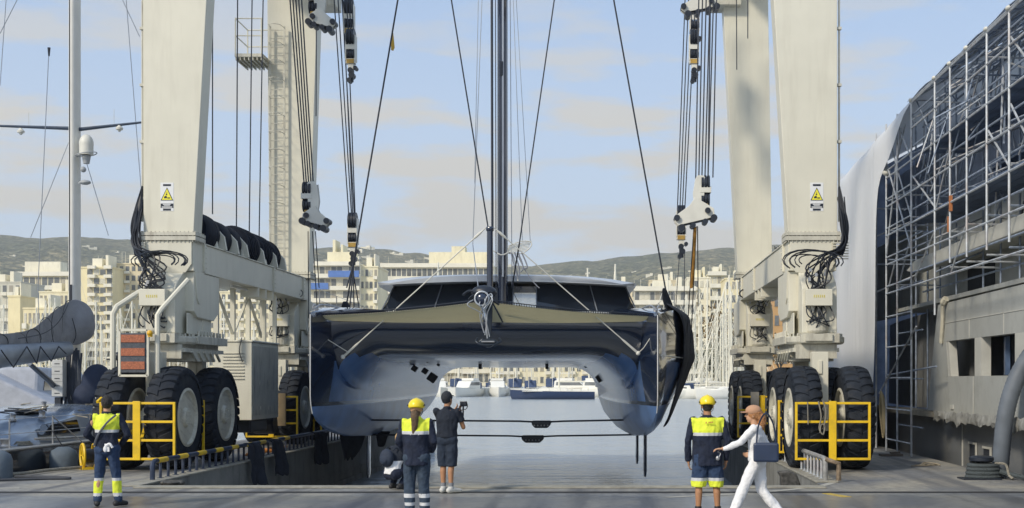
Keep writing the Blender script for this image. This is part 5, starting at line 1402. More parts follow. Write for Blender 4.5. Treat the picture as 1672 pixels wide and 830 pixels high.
# ropes along the left quay
ROPEM = mat('mooring_rope_fibre', (.30, .28, .23), .9, var=.3, vs=20, bump=.6, bs=60)
b = MB(); b.path(catmull([(-12.7, 23.6, .35), (-12.2, 24.6, .08), (-11.9, 26.0, .06), (-11.55, 27.3, .05), (-11.3, 29.3, .05), (-11.4, 31.5, .05)], 8), .035, 7); b.ell((-11.55, 27.2, .10), (.16, .2, .10), 10, 8)
tag(b.build('mooring_rope', ROPEM), 'pale mooring rope with a knot lying along the left quay edge', 'rope')
b = MB(); b.path(catmull([(-12.1, 23.4, .04), (-11.3, 24.0, .03), (-10.7, 24.15, .03), (-11.2, 24.45, .03), (-12.0, 24.6, .03)], 8), .03, 6); tag(b.build('mooring_rope', mat('dark_rope', (.06, .065, .075), .9)), 'dark loop of rope lying flat at the left edge of the quay', 'rope')
# yellow hose reel beside the worker
e = empty('hose_reel', (-11.55, 27.0, 0), R(35), 'yellow hose reel on the quay behind the left worker', 'hose reel')
b = MB()
for x in (-.12, .12):
    pts = [(x, .22 * math.cos(t), .30 + .26 * math.sin(t)) for t in [2 * math.pi * i / 16 for i in range(16)]]; b.path(pts, .03, 6, True)
for i in range(5): a = i * 1.257; b.tube((-.12, 0, .3), (-.12, .22 * math.cos(a), .3 + .24 * math.sin(a)), .015, n=5)
b.bx(-.16, .16, -.2, .2, 0, .05); b.build('reel_frame', YELLOW, e, world=False)
b = MB(); b.tube((-.1, 0, .3), (.1, 0, .3), .15, n=20); b.build('coiled_hose', BLACKM, e, world=False)
b = MB()
rnd = random.Random(4)
pts = [Vector((-9.35 + .14 * math.cos(t * 1.9) * (1 + t * .02), 31.5 + t * .16, .06 + .03 * math.sin(t * 3))) for t in [i * .5 for i in range(40)]]
b.path(pts, .035, 6); tag(b.build('orange_hose', mat('orange_rubber', (.55, .20, .03), .6)), 'orange hose snaking on the quay under the generator cabinet', 'hose')

# ------------------------------------------------------------------ the sailing yacht berthed on the left
YT = empty('berthed_yacht', (-14.9, 33, WZ), 0, 'dark hulled sailing yacht berthed at the left under a grey covered boom', 'sailing yacht')
hb = MB(); rings = []
for k in range(15):
    y = 20 + 24 * k / 14; t = k / 14
    w_ = 2.45 * (1 - max(0, (t - .55) / .45) ** 2) * (.92 + .08 * min(1, t * 5)); w_ = max(w_, .05); c = -15.1
    rings.append([hb.bm.verts.new(v) for v in ((c - w_, y, .45), (c - w_ * 1.01, y, -.1), (c - w_ * .9, y, -1.2), (c, y, -2.1), (c + w_ * .9, y, -1.2), (c + w_ * 1.01, y, -.1), (c + w_, y, .45))])
hb.skin(rings); yh = hb.build('hull', mat('yacht_dark_hull', (.02, .028, .042), .2, coat=.8), YT, angle=50)
b = MB(); b.bx(-17.4, -12.72, 20.2, 37, .455, .47); b.build('deck', mat('yacht_teak_grey', (.26, .26, .25), .7, var=.15, vs=8), YT, smooth=False)
b = MB(); b.path([(-12.67, 20.2, .50), (-12.66, 34, .50), (-12.9, 37, .5)], .035, 6); b.build('toe_rail', ALU, YT)
b = MB(); rings = []
for (y, w_, z) in ((27.6, 1.5, .55), (28.4, 1.75, .95), (30.5, 1.8, 1.22), (33, 1.75, 1.28), (35.5, 1.45, 1.12), (37.5, .9, .7), (38.2, .5, .5)):
    c = -15.0; rings.append([b.bm.verts.new(v) for v in ((c - w_, y, .46), (c - w_ * .92, y, z - .14), (c - w_ * .7, y, z), (c, y, z + .06), (c + w_ * .7, y, z), (c + w_ * .92, y, z - .14), (c + w_, y, .46))])
b.skin(rings); cr_ = b.build('coachroof', mat('silver_blue_gelcoat', (.20, .26, .35), .22, var=.15, vs=.8, coat=.6), YT, angle=30)
b = MB(); b.prism([(31.5, .72), (34.6, .72), (34.3, 1.0), (31.8, 1.06)], 'yz', -13.42, -13.27); b.prism([(28.4, .7), (30.4, .7), (30.2, 1.0), (28.8, .92)], 'yz', -13.42, -13.2); b.build('cabin_window', GLASSD, cr_, smooth=False)
b = MB(); b.bx(-16.3, -13.9, 25.2, 27.4, 1.30, 1.36); b.bx(-16.3, -13.9, 25.2, 27.4, 1.20, 1.24) if False else None
b.build('cockpit_top', mat('grey_top', (.25, .28, .30), .5), YT, smooth=False, bevel=.02)
b = MB(); b.lathe([(0, .42), (.1, .44), (.35, .40), (.38, .34), (.55, .34), (.6, .4), (.78, .38)], (-14.55, 26.2, .47), (0, 0, 1), 22); b.build('winch_pedestal', mat('winch_grey', (.06, .075, .10), .45), YT)
b = MB(); b.bx(-16.5, -13.6, 24.2, 26.1, .47, .78); b.build('cockpit_seat', mat('seat_tan', (.27, .25, .21), .8), YT, smooth=False, bevel=.04)
# stanchions and rails
for y in (25.9, 27.9, 29.9, 31.9, 33.9):
    b = MB(); b.tube((-12.75, y, .47), (-12.75, y, 1.16), .016, n=6); b.build('stanchion', STEEL, YT)
b = MB()
for z in (1.14, .82): b.path([(-12.75, 20.5, z), (-12.75, 25.9, z), (-12.75, 33.9, z)], .008, 4)
b.path([(-12.75, 27.9, 1.14), (-12.6, 29.1, .5)], .014, 5); b.path([(-13.2, 28, .62), (-12.9, 31, .56)], .03, 5); b.build('lifeline', STEEL, YT)
# mast
mx, my = px(122, 500, 34).x, 34.0
b = MB(); rings = []
for z in (1.2, 10, 22): rings.append([b.bm.verts.new((mx + .135 * math.cos(a), my + .24 * math.sin(a), z)) for a in [2 * math.pi * i / 20 for i in range(20)]])
b.skin(rings); ym = b.build('mast', mat('pale_mast_paint', (.72, .71, .66), .5, var=.05), YT)
b = MB(); b.bx(mx - .05, mx - .035, my - .25, my - .20, 2.5, 21.5); b.bx(mx - .03, mx + .03, my - .262, my - .2, 3.6, 4.6); b.build('mast_track', BLACKM, ym, smooth=False)
# mast step with lines, breaker boxes and rope bags
b = MB(); b.bx(mx - .30, mx + .0, my - .75, my - .5, 1.52, 2.52); bo = b.build('line_box', mat('grey_white_box', (.50, .51, .50), .5), YT, smooth=False, bevel=.01)
b = MB()
for k in range(5): b.bx(mx - .31, mx + .01, my - .754, my - .751, 1.525 + k * .2, 1.53 + k * .2); b.bx(mx - .22, mx - .08, my - .756, my - .752, 1.6 + k * .2, 1.622 + k * .2)
b.bx(mx - .24, mx - .08, my - .7, my - .55, 1.32, 1.5); b.build('box_label', BLACKM, bo, smooth=False)
b = MB()
rnd = random.Random(9)
for k in range(16):
    x = mx + rnd.uniform(-.05, .42); b.path(catmull([(x, my - .4, 2.7 + rnd.random() * .2), (x + rnd.uniform(-.08, .08), my - .45, 2.0), (x + rnd.uniform(-.05, .1), my - .42, 1.3)], 4), .03, 5)
b.build('halyard_bundle', mat('halyard_dark', (.045, .055, .075), .85), YT)
b = MB(); b.ell((mx + .75, my - .3, 1.9), (.42, .35, .52), 16, 10); b.ell((mx + .45, my - .35, 1.5), (.35, .3, .4), 14, 8); b.build('navy_bag', mat('navy_sailbag', (.018, .03, .065), .8, bump=.4, bs=5), YT, remesh=.04)
b = MB(); b.bx(mx + .95, mx + 1.75, my - .5, my + .1, 1.72, 2.12); b.ell((mx + 1.35, my - .2, 2.1), (.42, .32, .14), 14, 8); b.build('outboard_cover', mat('engine_grey', (.10, .12, .14), .5), YT, smooth=False, bevel=.08)
b = MB(); b.bx(mx + .9, mx + 1.6, my - .55, my - .3, 1.18, 1.48); b.bar((mx + .8, my - .5, 1.5), (mx + 1.6, my - .5, 1.36), .12, .12); b.bx(mx + 1.2, mx + 1.45, my - .6, my - .35, 1.48, 1.75); b.build('engine_bracket', WHITE2, YT, smooth=False, bevel=.02)
b = MB(); b.ell((mx + 1.4, my - .62, 1.5), (.13, .08, .11), 10, 8); b.build('yellow_buoy_light', MATS['amber_plastic'], YT)
b = MB(); b.ell((mx + 1.36, my - .4, 2.62), (.13, .1, .12), 12, 8); b.tube((mx + 1.36, my - .4, 2.1), (mx + 1.36, my - .4, 2.6), .03, n=6); b.bx(mx + 1.05, mx + 1.4, my - .42, my - .38, 2.52, 2.56); b.build('searchlight', BLACKM, YT)
# boom with its grey cover
def bpt(u, v, Y): return px(u, v, Y)
b = MB()
BO = [(-110, 610, 27.0, .33), (-40, 596, 28.4, .31), (0, 582, 29.6, .29), (40, 578, 30.9, .26), (80, 574, 32.2, .24), (112, 570, 33.4, .2)]
rings = []
for (u, v, Y, r_) in BO:
    c = bpt(u, v, Y); rings.append([b.bm.verts.new(c + Vector((math.cos(a) * r_ * .7, 0, math.sin(a) * r_))) for a in [2 * math.pi * i / 16 for i in range(16)]])
b.skin(rings); yb = b.build('boom', mat('boom_grey', (.26, .30, .36), .45, metal=.2), YT)
b = MB(); prev = None
zig = [(2, 572), (22, 600), (44, 566), (60, 594), (66, 566), (84, 590), (96, 566), (108, 578)]
for (a, c) in zip(zig, zig[1:]):
    Ya, Yc = 29.4 + a[0] * .034, 29.4 + c[0] * .034; b.tube(px(a[0], a[1], Ya - .38), px(c[0], c[1], Yc - .38), .016, n=5)
b.build('boom_lacing', WIRE, yb)
b = MB(); rings = []
cov = [(-110, 548, 600, 27.0), (-30, 548, 580, 28.7), (0, 546, 571, 29.6), (30, 544, 568, 30.6), (55, 538, 567, 31.4), (75, 520, 566, 32.1), (95, 503, 566, 32.8), (112, 493, 565, 33.4), (124, 488, 563, 33.7), (138, 493, 560, 33.9), (148, 503, 552, 34.0), (153, 515, 545, 34.0)]
for i, (u, vt, vb2, Y) in enumerate(cov):
    top, bot = px(u, vt, Y).z, px(u, vb2, Y).z; x = px(u, vt, Y).x; h_ = (top - bot) / 2; c = (top + bot) / 2
    dep = .34 if i < 10 else .28 if i == 10 else .16
    ring = []
    for j in range(20):
        a = 2 * math.pi * j / 20; s_ = math.sin(a); cc_ = math.cos(a)
        wob = 1 + .16 * mnoise.noise(Vector((i * .9, j * .55, 2))) + .05 * math.sin(4 * a + i * .8) + .15 * mnoise.noise(Vector((i * .6, j * 1.3, 7)))
        ring.append(b.bm.verts.new(Vector((x, Y + cc_ * dep * wob * (1 - .35 * max(0, s_)), c + s_ * h_ * wob))))
    rings.append(ring)
b.skin(rings); bc = b.build('boom_cover', COVERG, YT, sub=2)
b = MB()
b.path(catmull([px(112, 494, 33.0), px(104, 512, 32.6), px(92, 530, 32.2), px(70, 545, 31.5), px(30, 553, 30.2)], 6), .012, 4); b.path(catmull([px(120, 560, 33.4), px(124, 545, 33.45), px(118, 520, 33.3)], 6), .012, 4); b.build('cover_seam', WIRE, bc)
b = MB(); b.path([px(48, 594, 31.6), px(80, 622, 33), px(112, 657, 34.3)], [.06, .075, .075], 8); b.build('boom_vang', mat('vang_grey', (.10, .12, .15), .4, metal=.3), YT)
# cover lashings and deck clutter
rnd = random.Random(31)
for (u, vt, vb2, Y) in cov[2:8]:
    tp, bt = px(u, vt, Y), px(u, vb2, Y); c_ = (tp.z + bt.z) / 2; h_ = (tp.z - bt.z) / 2
    b = MB(); b.path([(tp.x, Y + .40 * math.cos(a), c_ + 1.06 * h_ * math.sin(a)) for a in [2 * math.pi * i / 16 for i in range(16)]], .012, 4, True); b.build('cover_lashing', WIRE, bc)
for (x, y, z, r_) in ((-13.6, 29.2, 1.05, .09), (-14.2, 30.6, 1.24, .07), (-13.3, 32.2, .5, .10), (-13.2, 26.6, .5, .12), (-14.0, 28.6, 1.0, .08)):
    b = MB(); b.lathe([(0, r_), (.03, r_ * 1.1), (.08, r_ * .7), (.15, r_ * .75), (.18, r_), (.2, r_ * .6)], (x, y, z), (0, 0, 1), 14); b.build('deck_winch', STEEL, YT)
for k in range(5):
    x, y = -13.2 - rnd.random() * .4, 24.6 + k * 1.7; b = MB()
    for q in range(3): b.path([(x + (.18 - .03 * q) * math.cos(t), y + (.26 - .03 * q) * math.sin(t), .50 + q * .03) for t in [2 * math.pi * i / 14 for i in range(14)]], .018, 5, True)
    b.build('rope_coil', rnd.choice([ROPEM, MATS['dark_rope'], MATS['halyard_dark']]), YT)
for k in range(9):
    a = px(rnd.uniform(0, 150), rnd.uniform(640, 690), rnd.uniform(27, 33)); b = MB(); a.z = max(a.z, .55); b.path(catmull([a, a + Vector((rnd.uniform(-.8, .8), .5, rnd.uniform(-.1, .1))), a + Vector((rnd.uniform(-1.4, 1.4), 1.2, -.1))], 5), .014, 5); b.build('deck_line', rnd.choice([ROPEM, WIRE]), YT)
b = MB(); b.bx(-14.6, -13.9, 29.4, 30.1, 1.2, 1.26); b.bx(-14.9, -14.2, 33.0, 33.7, 1.27, 1.33); b.split('deck_hatch', GLASSD, YT, smooth=False)
b = MB(); b.path([(-12.95, 20.8, .5), (-12.95, 20.8, 1.5), (-14.4, 20.6, 1.55), (-14.4, 20.6, .5)], .02, 6); b.build('pushpit', STEEL, YT)
# spreaders, domes, lights, stays
zs = px(122, 210, 34).z
for (s_, uu) in ((-1, -25), (1, 232)):
    e_ = px(uu, 205 if s_ < 0 else 200, 34); b = MB(); b.path([(mx + s_ * .1, my, zs + (0 if s_ < 0 else -.03)), e_], [.055, .03], 6); sp = b.build('spreader', mat('spreader_dark', (.035, .055, .09), .4), YT)
    uq = 34 if s_ < 0 else 195; q = px(uq, 213 if s_ < 0 else 208, 34); b = MB(); b.lathe([(-.07, .09), (-.02, .1), (.03, .05), (.06, .03)], q, (0, 0, 1), 12); b.ell(q + Vector((0, 0, -.08)), .05, 10, 6); b.tube(q + Vector((.22 if s_ < 0 else -.15, 0, .08)), q + Vector((.22 if s_ < 0 else -.15, 0, .5)), .006, n=4); b.build('spreader_lamp', WHITE2, sp)
b = MB(); c = px(141, 238, 33.8); b.ell(c + Vector((0, 0, .05)), (.19, .19, .26), 18, 12); b.tube(c + Vector((0, 0, -.26)), c + Vector((0, 0, .05)), .185, n=18); b.build('radar_dome', WHITE2, YT)
b = MB(); pts = [(c.x + .28 * math.cos(t), c.y + .24 * math.sin(t), c.z - .24 + .05 * math.cos(t)) for t in [2 * math.pi * i / 16 for i in range(16)]]; b.path(pts, .014, 5, True); b.bar(c + Vector((-.25, 0, -.25)), c + Vector((.0, 0, -.25)), .08, .04); b.tube(c + Vector((0, 0, -.5)), c + Vector((0, 0, -.28)), .08, .12, 10); b.ell(px(136, 277, 33.8), .08, 10, 8); b.ell(px(139, 298, 33.8), (.16, .12, .07), 12, 8); b.bar(px(128, 299, 33.8), px(140, 299, 33.8), .06, .04); b.build('mast_instrument', mat('instrument_grey', (.35, .37, .38), .5), YT)
for (a, c) in (((80, 78, 33), (62, 470, 33)), ((0, 55, 33), (28, 0, 33)), ((10, 0, 33), (0, 140, 33)), ((114, 228, 34), (50, 388, 34)), ((130, 228, 34), (177, 385, 34)), ((206, 0, 34), (232, 330, 34)), ((200, 0, 34), (228, 60, 34)), ((62, 470, 33), (64, 540, 33))):
    b = MB(); b.tube(px(*a), px(*c), .011, n=4); b.build('stay', WIREG, YT)
b = MB(); b.tube(px(80, 78, 33), px(80, 92, 33), .04, .02, 6); b.build('antenna_tip', BLACKM, YT)
# fenders between yacht and quay
for k, (u, vt, Y, r_, lb) in enumerate(((104, 730, 27.4, .30, 'grey cloth covered fender between the yacht and the left quay'), (-2, 736, 24.6, .26, 'grey cloth covered fender at the left edge of the picture'))):
    c = px(u, vt, Y); e = empty('fender', (c.x, c.y, c.z - .9), 0, lb, 'fender', 'fenders of the berthed yacht')
    b = MB(); b.lathe([(0, .1), (.08, r_ * .8), (.2, r_), (.7, r_), (.82, r_ * .85), (.9, r_ * .4)], (0, 0, 0), (0, 0, 1), 20); b.build('fender_body', mat('fender_grey', (.10, .13, .16), .75, bump=.2, bs=12), e, world=False)
    b = MB(); b.tube((0, 0, .88), (-.25, 0, 1.25), .014, n=5); b.build('fender_line', WIRE, e, world=False)
# white motor yacht with an awning further left
e = empty('white_motor_yacht', (-29, 62, WZ), R(8), 'white motor yacht with raked bow behind the berthed yacht at the left edge', 'motor boat')
hull_mesh(15, 4.6, 2.1, 'hull', e, WHITE)
b = MB(); b.prism([(-6, 1.9), (-5.6, 4.0), (1.2, 3.9), (4.0, 2.4)], 'yz', -1.7, 1.7); b.build('cabin', mat('pale_blue_awning', (.36, .38, .42), .6), e, world=False, smooth=False, bevel=.15)
b = MB(); b.prism([(-5.0, 2.9), (-4.8, 3.5), (1.2, 3.4), (2.2, 2.9)], 'yz', -1.73, 1.73); b.build('window', GLASSD, e, world=False, smooth=False)
e = empty('white_motor_yacht', (-27.5, 56, WZ), R(-80), 'white cruiser with a silver cover lying across behind the boom vang', 'motor boat')
hull_mesh(10, 3.4, 1.9, 'hull', e, WHITE)
b = MB(); b.prism([(-4, 1.8), (-3.4, 3.6), (-.6, 3.7), (2.6, 2.1)], 'yz', -1.3, 1.3); b.build('cover', mat('silver_cover', (.38, .39, .42), .5, bump=.5, bs=1.5), e, world=False, smooth=False, bevel=.15)
b = MB(); b.lathe([(0, .12), (.08, .3), (.5, .3), (.58, .12)], (0, 2.2, 2.0), (0, 0, 1), 16); b.build('fender', WHITE, e, world=False)

# ------------------------------------------------------------------ superyacht under refit on the right
SY = empty('superyacht', (9.5, 30, WZ), 0, 'grey primed superyacht under refit inside the scaffolding on the right', 'yacht')
PRIM = mat('grey_primer', (.36, .37, .35), .7, var=.1, vs=.7, dirt=(.22, .22, .2), damt=.7, dstr=(1, 1, .6), bump=.05, bs=4)
PRIMD = mat('dark_grey_hull', (.17, .18, .19), .4, var=.2, vs=.6, dirt=(.30, .28, .23), damt=.7, dstr=(1, .5, 1), coat=.2)
PRIML = mat('light_primer', (.46, .46, .42), .7, var=.08)
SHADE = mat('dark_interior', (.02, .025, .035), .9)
b = MB(); b.prism([(12, -2.2), (47, -2.2), (48.5, .2), (49, 1.02), (12, 1.02)], 'yz', 8.55, 15); b.build('hull', PRIMD, SY, smooth=False)
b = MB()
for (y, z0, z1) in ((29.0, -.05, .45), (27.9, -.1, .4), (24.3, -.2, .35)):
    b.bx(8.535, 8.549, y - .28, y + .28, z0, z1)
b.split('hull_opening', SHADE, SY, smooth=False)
b = MB()
for (y, z0, z1) in ((29.0, -.05, .45), (27.9, -.1, .4), (24.3, -.2, .35)):
    b.bx(8.50, 8.534, y - .34, y - .28, z0 - .05, z1 + .05); b.bx(8.50, 8.534, y - .28, y + .28, z1, z1 + .05); b.bx(8.50, 8.534, y - .28, y + .28, z0 - .05, z0)
for y in (29.9, 27.1, 25.2, 23.4): b.bx(8.53, 8.549, y - .03, y + .03, -1.4, 1.0)
b.split('hull_frame', PRIML, SY, smooth=False)
b = MB(); b.bx(8.12, 8.7, 12, 44, 1.03, 1.16); b.build('side_deck', mat('dusty_ledge', (.28, .25, .19), .85, var=.2), SY, smooth=False)
# main deck side with window openings (slanted front edge)
xa, xb = 8.28, 8.5
def wallyz(poly, m_, nm='side_panel', x0=xa, x1=xb):
    b = MB(); b.prism(poly, 'yz', x0, x1); return b.build(nm, m_, SY, smooth=False)
wallyz([(12, 1.17), (32.2, 1.17), (31.85, 2.06), (12, 2.06)], PRIM)
wallyz([(12, 2.93), (31.55, 2.93), (31.15, 3.88), (12, 3.93)], PRIM)
wallyz([(30.2, 2.061), (31.85, 2.061), (31.55, 2.929), (30.4, 2.929)], PRIM)
wallyz([(27.5, 2.061), (28.0, 2.061), (28.0, 2.929), (27.5, 2.929)], PRIML, 'window_pillar'); wallyz([(24.5, 2.061), (25.2, 2.061), (25.2, 2.929), (24.5, 2.929)], PRIML, 'window_pillar'); wallyz([(12, 2.061), (22.0, 2.061), (22.0, 2.929), (12, 2.929)], PRIM)
wallyz([(30.0, 2.061), (30.19, 2.061), (30.39, 2.929), (30.2, 2.929)], PRIML, 'window_pillar', xa + .01, xa + .2)
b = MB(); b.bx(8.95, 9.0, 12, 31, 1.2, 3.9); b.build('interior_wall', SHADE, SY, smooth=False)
b = MB()
for y in (28.9, 27.0, 26.1): 
    b.grid([[Vector((8.62 + .05 * math.sin(k * 2 + y), y - k * .13, z)) for k in range(5)] for z in (2.92, 2.6, 2.3, 2.08)])
b.split('plastic_film', mat('blue_plastic_film', (.06, .09, .15), .25, var=.4, vs=3), SY)
b = MB()
for y in (28.1, 25.6, 23.2): b.bx(xa - .012, xa - .001, y - .012, y + .012, 1.18, 2.05); b.bx(xa - .012, xa - .001, y + .3, y + .324, 2.94, 3.4)
b.bx(xa - .012, xa - .001, 12, 30.5, 3.38, 3.4); b.bx(xa - .03, xa - .001, 29.7, 29.95, 1.26, 1.36); b.build('panel_seam', PRIML, SY, smooth=False)
# ragged masking plastic along the deck edge
rows = [[], [], []]; rnd = random.Random(12)
for i in range(60):
    y = 22.5 + i * .14; rows[0].append(Vector((8.09 + rnd.uniform(-.03, .02), y, 1.2 + rnd.uniform(-.02, .04)))); rows[1].append(Vector((8.06 + rnd.uniform(-.05, .03), y, 1.06 + rnd.uniform(-.04, .03)))); rows[2].append(Vector((8.08 + rnd.uniform(-.05, .05), y, .99 + -.10 * abs(mnoise.noise(Vector((i * .31, 0, 5)))) * 2 + rnd.uniform(-.05, .05))))
b = MB(); b.grid(rows); b.build('masking_plastic', mat('milky_plastic', (.27, .27, .25), .5, var=.4, vs=6), SY, solid=.008)
# forward dark curved part beyond the panel, with strip lights
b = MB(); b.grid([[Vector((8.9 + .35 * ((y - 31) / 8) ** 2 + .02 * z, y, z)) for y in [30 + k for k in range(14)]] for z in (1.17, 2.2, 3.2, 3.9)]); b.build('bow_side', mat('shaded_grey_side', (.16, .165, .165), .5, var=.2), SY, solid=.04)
for y in (31.9, 32.6): b = MB(); b.bx(8.80, 8.84, y - .05, y + .05, 1.5, 2.6); b.build('strip_light', mat('warm_strip', (.75, .66, .42), .5), SY, smooth=False)
# upper decks
b = MB(); b.bx(8.3, 14, 12, 36, 3.94, 4.04); b.build('upper_deck', PRIM, SY, smooth=False)
b = MB(); b.bx(9.25, 9.4, 12, 43, 4.05, 6.6); b.build('upper_wall', PRIM, SY, smooth=False)
b = MB()
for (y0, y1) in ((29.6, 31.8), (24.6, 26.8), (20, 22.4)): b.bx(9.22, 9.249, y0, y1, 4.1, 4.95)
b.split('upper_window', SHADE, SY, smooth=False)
b = MB(); b.prism([(12, 5.06), (33.5, 4.9), (34.2, 5.02), (33.2, 5.22), (12, 5.42)], 'yz', 8.2, 8.5); b.bx(8.5, 9.24, 12, 33, 5.05, 5.15); b.build('roof_overhang', PRIML, SY, smooth=False, bevel=.02)
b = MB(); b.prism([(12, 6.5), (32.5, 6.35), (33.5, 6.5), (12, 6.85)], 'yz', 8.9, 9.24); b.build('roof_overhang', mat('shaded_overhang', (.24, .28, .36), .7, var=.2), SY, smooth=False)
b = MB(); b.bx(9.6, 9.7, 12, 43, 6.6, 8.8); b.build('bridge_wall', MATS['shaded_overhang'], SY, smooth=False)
b = MB()
for k in range(9): b.bar((9.18, 27.6 - k * .19, 5.5), (9.18, 27.0 - k * .19, 6.4), .03, .05)
b.build('vent_louvre', BLACKM, SY, smooth=False)
b = MB(); b.prism([(23.5, 5.5), (26.2, 5.45), (26.0, 6.5), (23.8, 6.6)], 'yz', 9.2, 9.248); b.build('covered_window', PRIML, SY, smooth=False)
b = MB(); b.path(catmull([(8.24, 30.25, 3.98), (8.2, 30.4, 3.82), (8.22, 30.5, 3.4), (8.24, 30.7, 2.9)], 5), [.09] * 5 + [.05] * 11, 7); b.build('rolled_sheet', mat('cream_sheet', (.55, .52, .42), .7, bump=.5, bs=8), SY)

# ------------------------------------------------------------------ scaffold and its shrink-wrap
SC = empty('scaffold_tent', (7.6, 30, 0), 0, 'tall galvanised scaffold tent over the grey superyacht', 'scaffolding')
XO, XI = 7.58, 8.75
SYs = [35.2, 33.9, 32.6, 31.06, 28.8, 27.5, 26.2, 24.8, 23.4, 22.0, 20.6]
ZT = 9.05
bl = mat('blue_grey_tube', (.26, .31, .39), .5, metal=.3, var=.3, vs=6)
for k, y in enumerate(SYs):
    b = MB(); z0 = .02 if y > 31 else (3.5 if y > 28 else 4.6)
    if y > 31 and k in (0, 2): z0 = .02
    b.tube((XO, y, z0), (XO, y, ZT), .026, n=6); b.build('standard', GALV, SC)
    b = MB(); b.tube((XI, y + .1, 4.1 if y < 31 else .1), (XI, y + .1, ZT + .35), .026, n=6); b.build('standard', bl, SC)
    if y < 31.5:
        b = MB(); b.tube((XI + 1.3, y + .2, 6.6), (XI + 1.3, y + .2, ZT + .7), .026, n=6); b.build('standard', bl, SC)
lv_ = [(XO, z) for z in (4.35, 5.15, 5.95, 6.75, 7.55, 8.35, 9.0)]
cnt = 0
for (x, z) in lv_:
    top_ = z > 8.9
    b = MB(); b.tube((x, 20, z), (x, 33.9 if z < 8.2 else 31.1, z), .025, n=6); b.build('ledger', GALV, SC)
    if not top_: b = MB(); b.tube((x + .04, 20, z + .35), (x + .04, 31.2, z + .35), .022, n=6); b.build('ledger', bl, SC)
    b = MB(); b.tube((XI, 20, z + .1), (XI, 34.5, z + .1), .025, n=6); b.build('ledger', bl, SC)
z = .35
while z < 8.3:
    b = MB(); b.tube((XO, 31.06, z), (XO, 33.9, z), .022, n=6)
    b.build('ledger', GALV, SC); z += .84 if z < 4 else .8
z = .55
while z < 7.5:
    b = MB(); b.tube((XO + .3, 31.1, z + .2), (XO + .3, 33.9, z + .2), .02, n=6); b.build('ledger', bl, SC); z += 1.25
rnd = random.Random(21)
for k, y in enumerate(SYs):
    for z in (4.5, 5.3, 6.1, 6.9, 7.7, 8.5):
        if y > 32 and z > 7: continue
        if rnd.random() < .85:
            b = MB(); b.tube((XO, y, z), (XI, y + .1, z + rnd.choice([0, 0, .5])), .022, n=5); b.build('transom', GALV if rnd.random() < .5 else bl, SC)
for k in range(len(SYs) - 1):
    for z in (4.4, 6.0, 7.5):
        y0, y1 = SYs[k], SYs[k + 1]
        if y0 > 34: continue
        if rnd.random() < .8:
            if rnd.random() < .5: y0, y1 = y1, y0
            x = rnd.choice([XO + .03, XI]); zt = min(z + rnd.uniform(1.0, 1.6), 9.0)
            b = MB(); b.tube((x, y0, z), (x, y1, zt), .022, n=5); b.build('brace', GALV if x < 8 else bl, SC)
b = MB(); b.tube((XO - .04, 34.6, 1.6), (XO - .04, 30.4, 3.3), .024, n=6); b.build('brace', GALV, SC)
b = MB(); b.tube((XO + .1, 34.4, 2.1), (XO + .3, 29.8, 2.3), .024, n=6); b.build('brace', bl, SC)
b = MB(); b.tube((XO, 33.9, 8.0), (XO, 31.06, 5.3), .024, n=6); b.build('brace', GALV, SC)
b = MB(); b.tube((XO, 33.9, 5.4), (XO, 32.2, 8.6), .024, n=6); b.build('brace', GALV, SC)
# roof trusses
def roofz(x): return ZT + (x - XO) * .62
for k, y in enumerate(SYs + [18.5, 17]):
    if y > 32: continue
    b = MB(); b.tube((XO, y, ZT), (15, y, roofz(15)), .026, n=6); b.tube((XO, y, ZT - .5), (15, y, roofz(15) - .55), .024, n=6)
    n = 9
    for i in range(n):
        xA, xB = XO + 7.4 * i / n, XO + 7.4 * (i + 1) / n
        b.tube((xA, y, roofz(xA) - (.5 if i % 2 else 0)), (xB, y, roofz(xB) - (0 if i % 2 else .5)), .018, n=5)
    b.build('roof_truss', GALV if k % 2 else bl, SC)
for x in (XO, 8.4, 9.2, 10, 10.9, 11.8):
    b = MB(); b.tube((x, 17, roofz(x)), (x, 31.2, roofz(x)), .024, n=6); b.build('purlin', GALV, SC)
    b = MB(); b.tube((x + .3, 17, roofz(x + .3) - .5), (x + .3, 31.2, roofz(x + .3) - .5), .02, n=5); b.build('purlin', bl, SC)
for i in range(80):
    x = rnd.uniform(7.65, 11.5); y = rnd.uniform(22, 31.2); b = MB(); b.tube((x, y, roofz(x) - rnd.uniform(0, 2)), (x + rnd.uniform(-.8, .8), y + rnd.uniform(-2, 2), roofz(x) - rnd.uniform(1, 3.4)), .02, n=5); b.build('brace', bl if rnd.random() < .6 else GALV, SC)
for i in range(46):
    x = rnd.uniform(7.6, 8.9); y = rnd.uniform(23, 33.6); z = rnd.uniform(5.2, 8.4); q = rnd.choice([(0, 1.5, 0), (0, 1.3, 1.1), (0, -1.3, 1.1), (.05, 0, 1.4), (.9, 0, 0)])
    b = MB(); b.tube((x, y, z), (x + q[0], min(y + q[1], 34), min(z + q[2], ZT + .1)), .021, n=5); b.build('brace', GALV if rnd.random() < .55 else bl, SC)
# boarded lifts
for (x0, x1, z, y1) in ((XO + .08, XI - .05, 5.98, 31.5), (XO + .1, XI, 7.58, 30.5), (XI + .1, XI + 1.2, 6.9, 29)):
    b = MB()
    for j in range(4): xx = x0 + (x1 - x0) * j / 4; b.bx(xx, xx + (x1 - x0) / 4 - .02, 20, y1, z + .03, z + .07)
    b.build('board', mat('shadowed_board', (.10, .14, .22), .8, var=.3, vs=2), SC, smooth=False)
